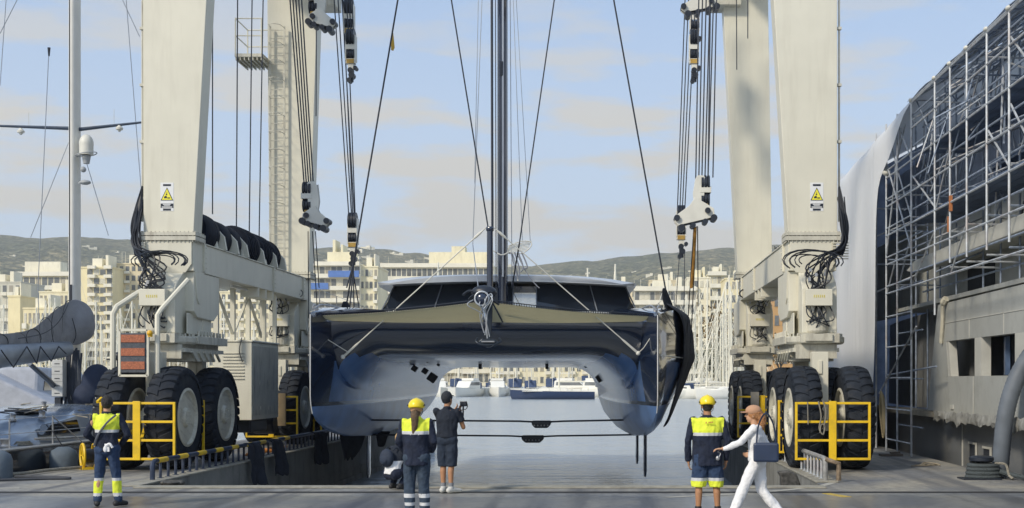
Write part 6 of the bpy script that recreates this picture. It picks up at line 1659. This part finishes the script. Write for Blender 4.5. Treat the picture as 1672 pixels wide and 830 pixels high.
# knotted plastic wads and clamps at the eave
for k, y in enumerate((31.06, 28.8, 27.5, 26.2, 24.8, 23.4)):
    b = MB(); b.ell((XO - .02, y, ZT + .02), (.055, .09, .05), 8, 6); b.build('clamp', WHITE2, SC)
b = MB(); b.ell((XO, 33.9, 7.72), (.12, .14, .1), 8, 6); b.build('clamp', WHITE2, SC)
for (y, z) in ((27.6, 5.3), (27.45, 5.75)):
    b = MB(); b.bx(XO - .03, XO + .03, y - .04, y + .04, z, z + .35); b.build('orange_tag', mat('orange_tag', (.42, .16, .06), .8), SC, smooth=False)
# rope hank hung on the scaffold
b = MB()
for k in range(7): b.path([(XO - .08 + .01 * k, 34.2 + .17 * math.cos(t) * (1 + .05 * k), 1.25 + (.42 + .03 * k) * math.sin(t) - .05 * k) for t in [2 * math.pi * i / 14 for i in range(14)]], .016, 5, True)
tag(b.build('rope_hank', mat('tan_rope', (.38, .31, .18), .9)), 'tan rope hank hanging on the scaffold at its far foot', 'rope')
# shrink-wrap sheet: far side wall and the roof skin
TF = bpy.data.materials.new('white_shrinkwrap'); TF.use_nodes = True
ns, ls = TF.node_tree.nodes, TF.node_tree.links; pb = ns['Principled BSDF']; pb.inputs['Base Color'].default_value = (.82, .83, .84, 1); pb.inputs['Roughness'].default_value = .45
tl = N(ns, 'ShaderNodeBsdfTranslucent'); tl.inputs['Color'].default_value = (.6, .63, .68, 1); mxs = N(ns, 'ShaderNodeMixShader'); mxs.inputs['Fac'].default_value = .15
t_ = N(ns, 'ShaderNodeTexCoord'); mp2 = N(ns, 'ShaderNodeMapping'); mp2.inputs['Scale'].default_value = (1, 2.6, .3); nz = N(ns, 'ShaderNodeTexNoise'); nz.inputs['Scale'].default_value = 1.3; nz.inputs['Detail'].default_value = 5
bpn = N(ns, 'ShaderNodeBump'); bpn.inputs['Strength'].default_value = .35; bpn.inputs['Distance'].default_value = .12
ls.new(t_.outputs['Object'], mp2.inputs[0]); ls.new(mp2.outputs[0], nz.inputs[0]); ls.new(nz.outputs['Fac'], bpn.inputs['Height']); ls.new(bpn.outputs[0], pb.inputs['Normal'])
ls.new(pb.outputs[0], mxs.inputs[1]); ls.new(tl.outputs[0], mxs.inputs[2]); ls.new(mxs.outputs[0], ns['Material Output'].inputs[0])
edge = [(-.05, 36.0), (.6, 35.4), (1.65, 35.0), (3.5, 34.8), (5.8, 34.7), (7.1, 34.6), (7.66, 34.3), (7.94, 33.1), (8.5, 32.0), (9.1, 30.9)]
rows = []
for (z, y0) in edge:
    row = []
    for i in range(26):
        y = y0 + (44 - y0) * i / 25; zz = z * (1 - .05 * (y - y0) / 10)
        row.append(Vector((XO - .10 + .05 * mnoise.noise(Vector((y * .7, z * .4, 0))) + .05 * math.sin(y * 2.1) * .4, y, zz)))
    rows.append(row)
rows.append([p + Vector((.7, 0, .42)) for p in rows[-1]]); rows.append([p + Vector((2.4, 0, 1.3)) for p in rows[-1]]); rows.append([p + Vector((5, 0, 2.4)) for p in rows[-1]])
b = MB(); b.grid(rows); o = b.build('shrink_wrap', TF, None, solid=.012, sub=1); tag(o, 'translucent white shrink-wrap sheet over the far side of the scaffold tent', 'plastic sheet')
b = MB(); rr = []
for y in [17 + k * .6 for k in range(25)]:
    rr.append([Vector((XO - .02 + x, y, ZT + .05 + x * .62 + .03 * math.sin(y * 3 + x))) for x in (.0, .3, .8, 1.6, 3, 5, 8)])
b.grid(rr); o = b.build('roof_film', mat('crinkled_shaded_film', (.46, .52, .62), .6, var=.2, bump=.5, bs=3), None, solid=.01); tag(o, 'crinkled white film stretched over the scaffold tent roof', 'plastic sheet')  # white film coloured darker to give the tent its shaded inside
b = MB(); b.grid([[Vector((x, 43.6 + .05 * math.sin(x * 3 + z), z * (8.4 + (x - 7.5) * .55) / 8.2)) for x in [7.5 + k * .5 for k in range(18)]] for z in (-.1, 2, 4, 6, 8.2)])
o = b.build('end_sheet', mat('shadowed_sheet', (.16, .20, .29), .8, var=.3), None, solid=.01); tag(o, 'added sheet closing the far end of the scaffold tent, coloured as its shade', 'plastic sheet')  # added closure, its dark blue stands for the shade inside the tent
# suction hose, rope coil, scraps on the quay
b = MB(); hp = catmull([px(1632, 776, 24.6), px(1636, 730, 24.5), px(1640, 690, 24.45), px(1650, 645, 24.4), px(1668, 602, 24.4), px(1700, 560, 24.6), px(1760, 520, 25)], 14)
rad = [.165 + .008 * (i % 2) for i in range(len(hp))]
b.path(hp, rad, 16); tag(b.build('ventilation_hose', mat('grey_duct', (.12, .14, .165), .6, var=.15)), 'thick grey ribbed hose rising from the quay at the right edge', 'hose')
e = empty('rope_coil', (7.35, 24.3, .0), 0, 'dark coil of ropes and straps piled at the foot of the grey hose', 'rope')
b = MB()
for k in range(4): b.path([(.32 * math.cos(t) * (1 - .04 * k), .2 * math.sin(t), .05 + k * .075) for t in [2 * math.pi * i / 18 for i in range(18)]], .045, 7, True)
b.build('rope_layer', mat('grey_green_rope', (.07, .085, .09), .9, bump=.8, bs=40), e, world=False)
b = MB(); b.lathe([(0, .2), (.03, .24), (.09, .24), (.12, .18)], (-.03, 0, .34), (0, 0, 1), 18); b.build('rope_top', BLACKM, e, world=False)
b = MB(); b.path(catmull([(.2, -.1, .32), (.4, -.15, .3), (.45, -.2, .1), (.5, -.3, .03)], 6), .025, 6); b.build('white_line', ROPEM, e, world=False)
b = MB(); b.path(catmull([(.3, -.1, .16), (.7, -.3, .06), (1.3, -.9, .03), (1.9, -1.3, .03)], 6), .05, 7); b.build('thick_line', MATS['grey_green_rope'], e, world=False)
b = MB(); b.bx(-.45, .3, -.25, .22, 0, .03); b.build('rubber_mat', BLACKM, e, world=False, smooth=False)
for k, (u, v, s_) in enumerate(((1512, 762, 1.0),)):
    p = px(u, v, 3900 / (v - 622)); b = MB()
    for j in range(4): b.bar(p + Vector((-.35 + .1 * j, -.1 + .06 * j, .02 + .012 * j)), p + Vector((.35 - .12 * j, .12 - .05 * j, .03 + .012 * j)), .04, .025)
    b.path(catmull([p + Vector((-.1, 0, .05)), p + Vector((.0, .1, .09)), p + Vector((.25, 0, .06)), p + Vector((.3, -.05, .03))], 5), .015, 5)
    tag(b.build('timber_scrap', mat('weathered_timber', (.30, .26, .19), .85)), 'small heap of pale timber scraps on the right quay', 'timber')
p = px(1457, 745, 3900 / (745 - 622)); b = MB(); b.bx(p.x - .32, p.x + .25, p.y - .15, p.y + .15, .0, .06); b.bar(p + Vector((-.05, 0, .08)), p + Vector((.2, .05, .1)), .1, .05)
tag(b.build('base_pad', mat('rusty_pad', (.14, .12, .10), .8, var=.4), smooth=False), 'dark timber pad lying beside the scaffold foot', 'timber')
# ------------------------------------------------------------------ people
PJ = dict(ankL=(-.11, 0, .09), ankR=(.11, 0, .09), kneL=(-.105, .02, .49), kneR=(.105, .02, .49), hipL=(-.09, 0, .90), hipR=(.09, 0, .90),
          pel=(0, 0, .96), waist=(0, 0, 1.08), chest=(0, 0, 1.27), neck=(0, -.01, 1.46), head=(0, .015, 1.62),
          shL=(-.18, 0, 1.41), shR=(.18, 0, 1.41), elL=(-.23, -.02, 1.12), elR=(.23, -.02, 1.12), wrL=(-.24, .06, .87), wrR=(.24, .06, .87),
          hdL=(0, .02, -.08), hdR=(0, .02, -.08), toeL=(-.13, .15, .04), toeR=(.13, .15, .04))
def person(name, loc, rz, H, pose, label, build_fn, wk=1.0):
    J = {k: Vector(v) for k, v in PJ.items()}
    for k, v in pose.items(): J[k] = Vector(v)
    s = H / 1.75
    for k in J: J[k] = J[k] * s
    e = empty('person', loc, rz, label, 'person')
    def hand(b, side):
        w, d = J['wr' + side], J['hd' + side].normalized()
        el = J['el' + side]; sx = -1 if side == 'L' else 1
        a = d.orthogonal().normalized(); lat = Vector((0, 1, 0)) - d * d.y
        if lat.length < .2: lat = Vector((1, 0, 0)) - d * d.x
        lat.normalize(); nrm = d.cross(lat).normalized() * -sx
        pc = w + d * .05
        b.cap(w, w + d * .02, .027 * s, .03 * s)
        for k in range(4):
            o_ = lat * (k - 1.5) * .02; b.cap(w + d * .015 + o_ * .6, w + d * .085 + o_, .0135, .0125, 8)
        for k, ln in enumerate((.072, .08, .075, .058)):
            o_ = lat * (1.5 - k) * .021; p0 = w + d * .085 + o_; p1 = p0 + d * ln * .5 + nrm * .008; p2 = p1 + (d * .75 + nrm * .6).normalized() * ln * .32; p3 = p2 + (d * .3 + nrm).normalized() * ln * .28
            b.cap(p0, p1, .0095, .0088, 8); b.cap(p1, p2, .0088, .008, 8); b.cap(p2, p3, .008, .0068, 8)
        t0 = w + d * .03 + lat * .028; t1 = t0 + (lat * .8 + d * .8 + nrm * .3).normalized() * .035; t2 = t1 + (d + nrm * .5 + lat * .1).normalized() * .03; b.cap(t0, t1, .012, .0105, 8); b.cap(t1, t2, .0105, .0085, 8)
    b = MB()
    hd = J['head']; hr = pose.get('_look', 0) if False else 0
    HM_ = Matrix.Translation(hd) @ Matrix.Rotation(R(pose_look.get(name, 0)), 4, 'Z')
    def hp(x, y, z): return HM_ @ Vector((x * s, y * s, z * s))
    R3 = HM_.to_3x3()
    b.ell(hp(0, -.01, .015), (.076 * s, .096 * s, .105 * s), 18, 14, R3); b.ell(hp(0, .03, -.045), (.058 * s, .062 * s, .075 * s), 14, 10, R3)
    b.ell(hp(0, .06, -.098), (.028 * s, .022 * s, .02 * s), 10, 8, R3)
    b.cap(hp(0, .088, .012), hp(0, .108, -.022), .010 * s, .015 * s, 8); b.ell(hp(-.078, -.01, -.01), (.012, .02, .032), 8, 8, R3); b.ell(hp(.078, -.01, -.01), (.012, .02, .032), 8, 8, R3)
    b.cap(hp(-.018, .087, -.062), hp(.018, .087, -.062), .009, .009, 8); b.cap(hp(-.04, .078, .03), hp(.04, .078, .03), .012, .012, 8)
    b.cap(J['neck'] - Vector((0, 0, .04)), hd - Vector((0, .01, .06 * s)), .056 * s * wk, .052 * s * wk)
    T = [(J['pel'], .155, .11), (J['waist'], .135, .10), (J['chest'], .165, .115), ((J['shL'] + J['shR']) / 2, .15, .09), (J['neck'], .06, .06)]
    def torso(b, T, f=1.0, ext=None):
        rings = []; pts = T
        lat = (J['shR'] - J['shL']).normalized(); lath = (J['hipR'] - J['hipL']).normalized()
        for i, (p, hw, hdp) in enumerate(pts):
            a_ = pts[min(i + 1, len(pts) - 1)][0] - pts[max(i - 1, 0)][0]; t = i / (len(pts) - 1)
            l_ = lath.lerp(lat, t).normalized(); a_ = a_.normalized() if a_.length > 1e-5 else Vector((0, 0, 1)); l_ = (l_ - a_ * l_.dot(a_)).normalized(); f_ = a_.cross(l_)
            rings.append([b.bm.verts.new(p + l_ * (hw * s * wk * f * math.cos(q)) + f_ * (hdp * s * f * math.sin(q))) for q in [2 * math.pi * j / 20 for j in range(20)]])
        b.skin(rings)
    torso(b, T)
    b.cap(J['hipL'], J['hipR'], .09 * s, .09 * s)
    for S_ in 'LR':
        b.ell(J['sh' + S_], .056 * s, 12, 8); b.cap(J['sh' + S_], J['el' + S_], .05 * s * wk, .038 * s); b.cap(J['el' + S_], J['wr' + S_], .038 * s, .026 * s); hand(b, S_)
        b.cap(J['hip' + S_], J['kne' + S_], .083 * s, .052 * s); 
        k_, an = J['kne' + S_], J['ank' + S_]; back = (J['toe' + S_] - an); back.z = 0; back = back.normalized() if back.length > .01 else Vector((0, 1, 0))
        cf = k_.lerp(an, .3) - back * .014; b.cap(k_, cf, .050 * s, .053 * s); b.cap(cf, an, .053 * s, .034 * s)
        b.cap(an, J['toe' + S_], .036 * s, .03 * s)
    body = b.build('body', pose_skin.get(name, SKIN), e, world=False, remesh=.0075)
    b = MB(); b.ell(hp(-.03, .078, .012), .011, 8, 6); b.ell(hp(.03, .078, .012), .011, 8, 6); b.build('eye', BLACKM, e, world=False)
    build_fn(e, J, s, hp, torso, R3, body)
    return e
pose_look, pose_skin = {}, {}
def zones(o, mats, fn):
    me = o.data; me.materials.clear()
    for m_ in mats: me.materials.append(m_)
    for p in me.polygons: p.material_index = fn(p.center)
def wrinkle(o, amp=.009, sc=9, seed=0, zs=.45):
    me = o.data
    n_ = [v.normal.copy() for v in me.vertices]
    for v, n0 in zip(me.vertices, n_):
        q = Vector((v.co.x * sc, v.co.y * sc, v.co.z * sc * zs + seed))
        v.co += n0 * (mnoise.noise(q) * amp + mnoise.noise(q * 2.7) * amp * .5)
def jacket(e, J, s, torso, hem, m_, sleeve=1.0, loose=1.16, mats=None, fn=None, seed=1, name='jacket', collar=True, wk=1):
    b = MB(); up = Vector((0, 0, 1)); pel = J['pel']; ax = (J['waist'] - pel).normalized()
    hz = pel + ax * (hem * s - pel.z) if abs(ax.z) > .5 else pel
    T = [(hz, .172, .125), (pel, .172, .125), (J['waist'], .165, .118), (J['chest'], .185, .128), ((J['shL'] + J['shR']) / 2 + ax * .01, .165, .098), (J['neck'] + ax * .0, .072, .07)]
    torso(b, T, loose / 1.1)
    for S_ in 'LR':
        b.ell(J['sh' + S_] + Vector((0, 0, -.005)), .066 * s, 12, 10)
        if sleeve >= 1:
            b.cap(J['sh' + S_], J['el' + S_], .062 * s, .053 * s); w = J['el' + S_].lerp(J['wr' + S_], .97); b.cap(J['el' + S_], w, .053 * s, .042 * s)
        else:
            w = J['sh' + S_].lerp(J['el' + S_], sleeve); b.tube(J['sh' + S_], w, .062 * s, .062 * s, 14)
    if collar: b.tube(J['neck'] - Vector((0, 0, .03)), J['neck'] + Vector((0, 0, .035)), .074 * s, .068 * s, 16)
    o = b.build(name, m_, e, world=False, remesh=.011); wrinkle(o, .017, 8, seed)
    if mats: zones(o, mats, fn)
    return o
def trousers(e, J, s, end, m_, mats=None, fn=None, seed=2, name='trousers', r=(.104, .076, .064), waist=True):
    """end: 1 = ankle, 0..: fraction hip->knee for shorts (negative: fraction of the thigh)"""
    b = MB(); b.cap(J['hipL'] + Vector((0, -.01, 0)), J['hipR'] + Vector((0, -.01, 0)), .112 * s, .112 * s)
    b.ell(J['pel'], (.158 * s, .118 * s, .1 * s), 16, 10)
    for S_ in 'LR':
        h_, k_, a_ = J['hip' + S_], J['kne' + S_], J['ank' + S_]
        if end >= 1:
            b.cap(h_, k_, r[0] * s, r[1] * s); b.cap(k_, k_.lerp(a_, .93), r[1] * s, r[2] * s)
        else:
            b.cap(h_, h_.lerp(k_, .5), r[0] * s, r[0] * .95 * s); b.tube(h_.lerp(k_, .4), h_.lerp(k_, end + .0) if end <= 1 else k_, r[0] * .98 * s, r[0] * .93 * s, 16)
            if end > .95: b.tube(k_ + Vector((0, 0, .05)), k_.lerp(a_, .1), r[0] * .93 * s, r[0] * .9 * s, 16)
    o = b.build(name, m_, e, world=False, remesh=.011); wrinkle(o, .016, 9, seed)
    if mats: zones(o, mats, fn)
    return o
def shoes(e, J, s, m_, sole=None, boot=.0):
    for S_ in 'LR':
        a, t = J['ank' + S_], J['toe' + S_]; d = t - a; d.z = 0; d = d.normalized() if d.length > .01 else Vector((0, 1, 0))
        b = MB(); heel = a - d * .045 + Vector((0, 0, -.035)); b.cap(heel, a + d * .06 + Vector((0, 0, -.03)), .046 * s, .048 * s); b.cap(a + d * .06 + Vector((0, 0, -.035)), t + d * .02 + Vector((0, 0, .002)), .047 * s, .036 * s)
        b.tube(a + Vector((0, 0, -.03)), a + Vector((0, 0, .03 + boot)), .048 * s, .05 * s, 12)
        o = b.build('shoe', m_, e, world=False, remesh=.009)
        if sole:
            zb = min(v.co.z for v in o.data.vertices); zones(o, [m_, sole], lambda c: 1 if c.z < zb + .03 else 0)
def helmet(e, hp, s, R3):
    b = MB(); c = hp(0, -.012, .045); rings = []
    for j in range(9):
        th = math.pi / 2 * j / 8; rr = math.cos(th) if j < 8 else .02
        rings.append([b.bm.verts.new(c + R3 @ Vector((.118 * s * rr * math.cos(a), .142 * s * rr * math.sin(a), .118 * s * math.sin(th) * (1 - .08 * abs(math.cos(a)))))) for a in [2 * math.pi * i / 24 for i in range(24)]])
    low = [b.bm.verts.new(c + R3 @ Vector((.121 * s * math.cos(a), .147 * s * math.sin(a), -.028 - (.02 if abs(math.cos(a)) > .6 else 0)))) for a in [2 * math.pi * i / 24 for i in range(24)]]
    b.skin([low] + rings)
    o = b.build('helmet', HELM, e, world=False, sub=1)
    b = MB()
    for x in (-1, 1):
        for k in range(3): b.ell(c + R3 @ Vector((x * (.118 - k * .004) * s, (-.05 + k * .045) * s, .005 + .008 * (k % 2))), (.008, .014, .012), 8, 6, R3)
    for x in (-.05, 0, .05): b.path([c + R3 @ Vector((x * s, -.135 * s * math.cos(t), .124 * s * math.sin(t) * (1 - abs(x)))) for t in [.35 + i * .2 for i in range(10)]], .006, 5) if False else None
    b.build('helmet_vent', BLACKM, o, world=False)
    b = MB()
    for x in (-1, 1): b.path([hp(x * .088, -.03, .02), hp(x * .085, .0, -.06), hp(x * .03, .05, -.12)], .005, 4)
    b.build('chin_strap', BLACKM, e, world=False)
def hair_cap(e, hp, s, R3, m_, low=-.05, f=1.08):
    b = MB(); b.ell(hp(0, -.022, .028), (.082 * s * f, .098 * s * f, .102 * s * f), 18, 12, R3); b.ell(hp(0, -.045, low + .02), (.07 * s, .06 * s, .055 * s), 12, 8, R3)
    o = b.build('hair', m_, e, world=False, remesh=.009); wrinkle(o, .006, 30, 3, 1); return o

# 1. worker on the left, bare headed, sling strap
def w1(e, J, s, hp, torso, R3, body):
    hair_cap(e, hp, s, R3, HAIRD)
    def jf(c): return 1 if (c.z > 1.19 and c.z < 1.44 and abs(c.x) < .20) else 2 if (1.145 < c.z <= 1.19 and abs(c.x) < .2) else 0
    jk = jacket(e, J, s, torso, .86, NAVYC, mats=[NAVYC, HIVIS, REFL], fn=jf, seed=4)
    b = MB(); b.path(catmull([(.17, -.10, 1.42), (.05, -.155, 1.3), (-.08, -.15, 1.12), (-.16, -.10, .95)], 5), .016, 5); b.build('strap', mat('grey_strap', (.12, .13, .15), .8), e, world=False)
    b = MB(); b.bx(.02, .09, -.17, -.13, .86, .98); b.path(catmull([(.05, -.17, .95), (.1, -.18, .98), (.14, -.17, .92)], 4), .02, 6); b.ell((.03, -.17, .90), (.03, .02, .05), 8, 6); b.build('belt_gloves', WCLOTH, e, world=False, smooth=False)
    def tf(c): return 1 if .215 < c.z < .405 else 2 if (.165 < c.z <= .215 or .405 <= c.z < .45) else 0
    trousers(e, J, s, 1, TROUS, [TROUS, HIVIS, REFL], tf, 5); shoes(e, J, s, SHOE)
pose_look['a'] = 12
person('a', (-7.80, 18.9, .006), R(4), 1.72, dict(elL=(-.31, .0, 1.14), elR=(.31, .02, 1.14), wrL=(-.18, .17, .98), wrR=(.16, .18, .98), hdL=(.8, .4, .1), hdR=(-.8, .4, .1), ankL=(-.15, 0, .09), ankR=(.16, .03, .09), toeL=(-.2, .13, .04), toeR=(.23, .15, .04), kneL=(-.125, .02, .49), kneR=(.13, .03, .49)),
       'bareheaded worker in navy and yellow jacket standing beside the left tyre guard, seen from behind', w1)
# 2. worker with ponytail and helmet in the middle
def w2(e, J, s, hp, torso, R3, body):
    helmet(e, hp, s, R3)
    b = MB(); rnd = random.Random(3); b.ell(hp(0, -.05, -.06), (.065, .05, .05), 12, 8)
    b.path(catmull([hp(0, -.09, -.03), hp(0, -.14, -.08), hp(.005, -.145, -.2), hp(-.01, -.14, -.32), hp(-.01, -.13, -.40)], 5), [.03, .035, .042, .047, .052, .055, .056, .055, .053, .05, .048, .045, .042, .038, .034, .03, .026, .02, .014, .008, .004], 10)
    o = b.build('hair', HAIRB, e, world=False); wrinkle(o, .008, 40, 3, .2)
    def jf(c): return 1 if (c.z > 1.25 and c.z < 1.46 and abs(c.x) < .19 and c.y < .2) else 2 if (1.20 < c.z <= 1.25 and abs(c.x) < .19) else 0
    jacket(e, J, s, torso, .80, NAVYC, loose=1.24, mats=[NAVYC, HIVIS, REFL], fn=jf, seed=7)
    def tf(c): return 1 if (.325 < c.z < .375 or .215 < c.z < .262) else 0
    trousers(e, J, s, 1, TROUSG, [TROUSG, REFL], tf, 8, r=(.108, .082, .07)); shoes(e, J, s, SHOE)
person('b', (-2.72, 17.0, .006), R(-3), 1.70, dict(head=(.0, .015, 1.60), elL=(-.25, -.03, 1.14), elR=(.25, -.03, 1.14), wrL=(-.20, .12, .96), wrR=(.20, .14, 1.0), hdL=(.5, .8, 0), hdR=(-.5, .8, 0), ankL=(-.10, .0, .09), ankR=(.11, .0, .09)),
       'worker with brown ponytail under a yellow helmet, standing before the port hull, seen from behind', w2)
# 3. man in black filming
def w3(e, J, s, hp, torso, R3, body):
    hair_cap(e, hp, s, R3, mat('dark_cap', (.02, .024, .03), .85), f=1.1)
    b = MB(); b.ell(hp(0, .07, .055), (.07, .07, .014), 12, 6, R3); b.build('cap_peak', MATS['dark_cap'], e, world=False)
    jacket(e, J, s, torso, .96, TEEB, sleeve=.62, seed=11, name='polo_shirt')
    trousers(e, J, s, .96, SHORTB, seed=12, name='shorts'); shoes(e, J, s, SHOEW, WHITE2)
    for S_ in 'LR':
        b = MB(); b.tube(J['ank' + S_] + Vector((0, 0, .0)), J['ank' + S_].lerp(J['kne' + S_], .22), .042 * s, .046 * s, 12); b.build('sock', mat('grey_sock', (.2, .21, .23), .9), e, world=False)
pose_look['c'] = -18; pose_skin['c'] = SKINT
person('c', (-2.86, 21.2, .006), R(-14), 1.76, dict(shL=(-.19, .0, 1.41), shR=(.18, .03, 1.41), elL=(-.20, .16, 1.20), elR=(.25, .12, 1.13), wrL=(-.02, .34, 1.40), wrR=(.10, .32, 1.38), hdL=(.4, .4, .6), hdR=(-.1, .4, .7), ankL=(-.07, .0, .09), ankR=(.08, -.03, .09), kneL=(-.075, .02, .5), kneR=(.08, .01, .5), toeL=(-.03, .16, .04), toeR=(.18, .10, .04), hipL=(-.08, 0, .91), hipR=(.08, 0, .91)),
       'man in black polo shirt, shorts and cap filming the catamaran from the quay edge', w3)
e = empty('camera', (-2.62, 21.50, 1.47), R(-14), 'small black camera on a handle held up by the man in black', 'camera')
b = MB(); b.bx(-.05, .06, -.03, .04, .03, .12); b.tube((0, .04, .075), (0, .10, .075), .03, n=14); b.build('camera_body', BLACKM, e, world=False, smooth=False, bevel=.006)
b = MB(); b.tube((0, 0, -.14), (0, 0, .03), .014, n=10); b.path([(.07, 0, .09), (.085, 0, .03), (.05, 0, -.02), (0, 0, -.03)], .008, 6); b.build('grip', BLACKM, e, world=False)
# 4. crouching person with round backpack
def w4(e, J, s, hp, torso, R3, body):
    hair_cap(e, hp, s, R3, mat('blond_hair', (.42, .27, .12), .6, var=.3, vs=30))
    jacket(e, J, s, torso, .28, WCLOTH, sleeve=.6, seed=13, name='white_shirt', collar=False, mats=[WCLOTH, TEEB], fn=lambda c: 1 if c.z > .52 else 0)
    b = MB(); b.cap(J['hipL'], J['hipR'], .12, .12)
    for S_ in 'LR': b.cap(J['hip' + S_], J['kne' + S_], .095, .07); b.cap(J['kne' + S_], J['kne' + S_].lerp(J['ank' + S_], .9), .07, .055)
    o = b.build('trousers', NAVYC, e, world=False, remesh=.011); wrinkle(o, .008, 10, 2); shoes(e, J, s, SHOE)
person('d', (-3.86, 21.9, .006), R(-38), 1.68, dict(pel=(0, -.10, .34), waist=(0, -.08, .46), chest=(0, .0, .64), neck=(0, .07, .80), head=(0, .11, .93), hipL=(-.09, -.1, .31), hipR=(.09, -.1, .31), kneL=(-.16, .26, .46), kneR=(.16, .26, .42), ankL=(-.13, .02, .09), ankR=(.13, -.02, .09), toeL=(-.15, .17, .04), toeR=(.15, .13, .04),
       shL=(-.17, .05, .75), shR=(.17, .05, .75), elL=(-.22, .25, .58), elR=(.22, .25, .6), wrL=(-.05, .42, .62), wrR=(.05, .42, .66), hdL=(.3, .6, .3), hdR=(-.3, .6, .3)),
       'person in white shirt and dark trousers crouching at the quay edge with a round backpack', w4)
e = empty('backpack', (-3.99, 21.73, .50), R(-38), 'round dark blue backpack on the back of the crouching person', 'backpack')
b = MB(); b.ell((0, -.02, .08), (.155, .10, .165), 20, 14); b.ell((0, -.09, .05), (.10, .05, .09), 14, 10); b.build('bag', mat('navy_backpack', (.018, .028, .05), .8, bump=.4, bs=10), e, world=False, remesh=.012)
b = MB()
for x in (-.1, .1): b.path(catmull([(x, .05, .22), (x, .12, .26), (x * 1.2, .2, .18)], 4), .014, 5)
b.build('strap', BLACKM, e, world=False)
# 5. worker in shorts and helmet on the right
def w5(e, J, s, hp, torso, R3, body):
    helmet(e, hp, s, R3); hair_cap(e, hp, s, R3, HAIRD, f=1.0)
    def jf(c): return 1 if (c.z > 1.215 and c.z < 1.425 and abs(c.x) < .235 - (1.42 - c.z) * .12 and c.y < .2) else 2 if (1.17 < c.z <= 1.215 and abs(c.x) < .205) else 0
    jk = jacket(e, J, s, torso, .76, NAVYC, loose=1.3, mats=[NAVYC, HIVIS, REFL], fn=jf, seed=16)
    b = MB(); yb = -.152
    for k in range(3): b.bx(.0 + k * .022, .016 + k * .022, yb - .012, yb - .002, 1.352 + k * .003, 1.366 + k * .003)
    b.bx(-.04, -.028, yb - .012, yb - .002, 1.345, 1.372); b.build('back_logo', mat('logo_red', (.5, .12, .06), .7), jk, world=False, smooth=False)
    def tf(c): return 1 if c.z < .53 else 2 if c.z < .575 else 0
    trousers(e, J, s, .97, TROUS, [TROUS, HIVIS, REFL], tf, 17, name='shorts', r=(.118, .085, .06)); shoes(e, J, s, SHOE, None, .06)
    b = MB(); b.ell((.13, -.16, .86), (.03, .02, .035), 10, 8); b.path([(.15, -.16, .88), (.17, -.15, .93), (.13, -.17, .95)], .008, 5); b.build('key_clip', STEEL, e, world=False)
pose_skin['e'] = SKINT
person('e', (1.34, 17.3, .006), R(2), 1.72, dict(shL=(-.20, 0, 1.41), shR=(.20, 0, 1.41), elL=(-.29, -.03, 1.12), elR=(.29, -.02, 1.12), wrL=(-.27, .05, .84), wrR=(.28, .05, .84), hdL=(.1, .1, -1), hdR=(-.1, .1, -1), ankL=(-.13, 0, .09), ankR=(.15, .0, .09), kneL=(-.12, .02, .49), kneR=(.13, .02, .49)),
       'worker in navy shorts with yellow hems and a yellow helmet, seen from behind', w5, 1.06)
# 6. woman in white walking left
def w6(e, J, s, hp, torso, R3, body):
    b = MB(); b.ell(hp(0, -.03, .02), (.088, .105, .10), 16, 10, R3); b.path(catmull([hp(0, -.09, .0), hp(.0, -.13, -.08), hp(0, -.12, -.2), hp(0, -.1, -.26)], 5), [.06, .065, .07, .07, .068, .065, .062, .06, .055, .05, .045, .04, .035, .03, .02, .01], 10)
    o = b.build('hair', HAIRO, e, world=False, remesh=.009); wrinkle(o, .008, 30, 3, .5)
    b = MB(); b.ell(hp(0, -.01, .06), (.095, .112, .08), 18, 10, R3); b.ell(hp(0, .11, .035), (.075, .075, .012), 14, 6, R3); b.build('cap', mat('faded_orange_cap', (.48, .27, .16), .85), e, world=False)
    jacket(e, J, s, torso, .92, WCLOTH, seed=21, name='white_blouse', collar=False, loose=1.1)
    trousers(e, J, s, 1, WCLOTH, seed=22, r=(.10, .08, .075)); shoes(e, J, s, SHOEW)
person('f', (1.97, 16.7, .006), R(82), 1.62, dict(head=(0, .06, 1.60), neck=(0, .03, 1.45), chest=(0, .01, 1.27), shL=(-.16, .05, 1.40), shR=(.16, .0, 1.40), elL=(-.19, .24, 1.20), elR=(.2, -.14, 1.17), wrL=(-.10, .47, 1.10), wrR=(.20, .05, 1.02), hdL=(0, 1, .0), hdR=(-.1, .8, -.2),
       kneL=(-.09, .20, .51), ankL=(-.09, .36, .10), toeL=(-.09, .51, .07), kneR=(.09, -.06, .50), ankR=(.09, -.33, .16), toeR=(.09, -.23, .05), hipL=(-.08, .02, .90), hipR=(.08, -.02, .90)),
       'woman in white with a faded orange cap walking left past the right rail', w6)
e = empty('shoulder_bag', (2.06, 16.42, .86), R(82), 'dark blue shoulder bag at the hip of the walking woman in white', 'bag')
b = MB(); b.bx(-.05, .05, -.17, .17, 0, .26); b.build('bag_body', BAGB, e, world=False, smooth=False, bevel=.03)
b = MB(); b.bx(-.058, -.05, -.13, .13, .1, .24) if False else b.bx(.051, .06, -.15, .15, .10, .25); b.path(catmull([(0, -.13, .25), (-.02, -.1, .5), (-.12, .0, .66), (-.02, .1, .5), (0, .13, .25)], 5), .012, 5); b.build('strap', BAGB, e, world=False, smooth=False)
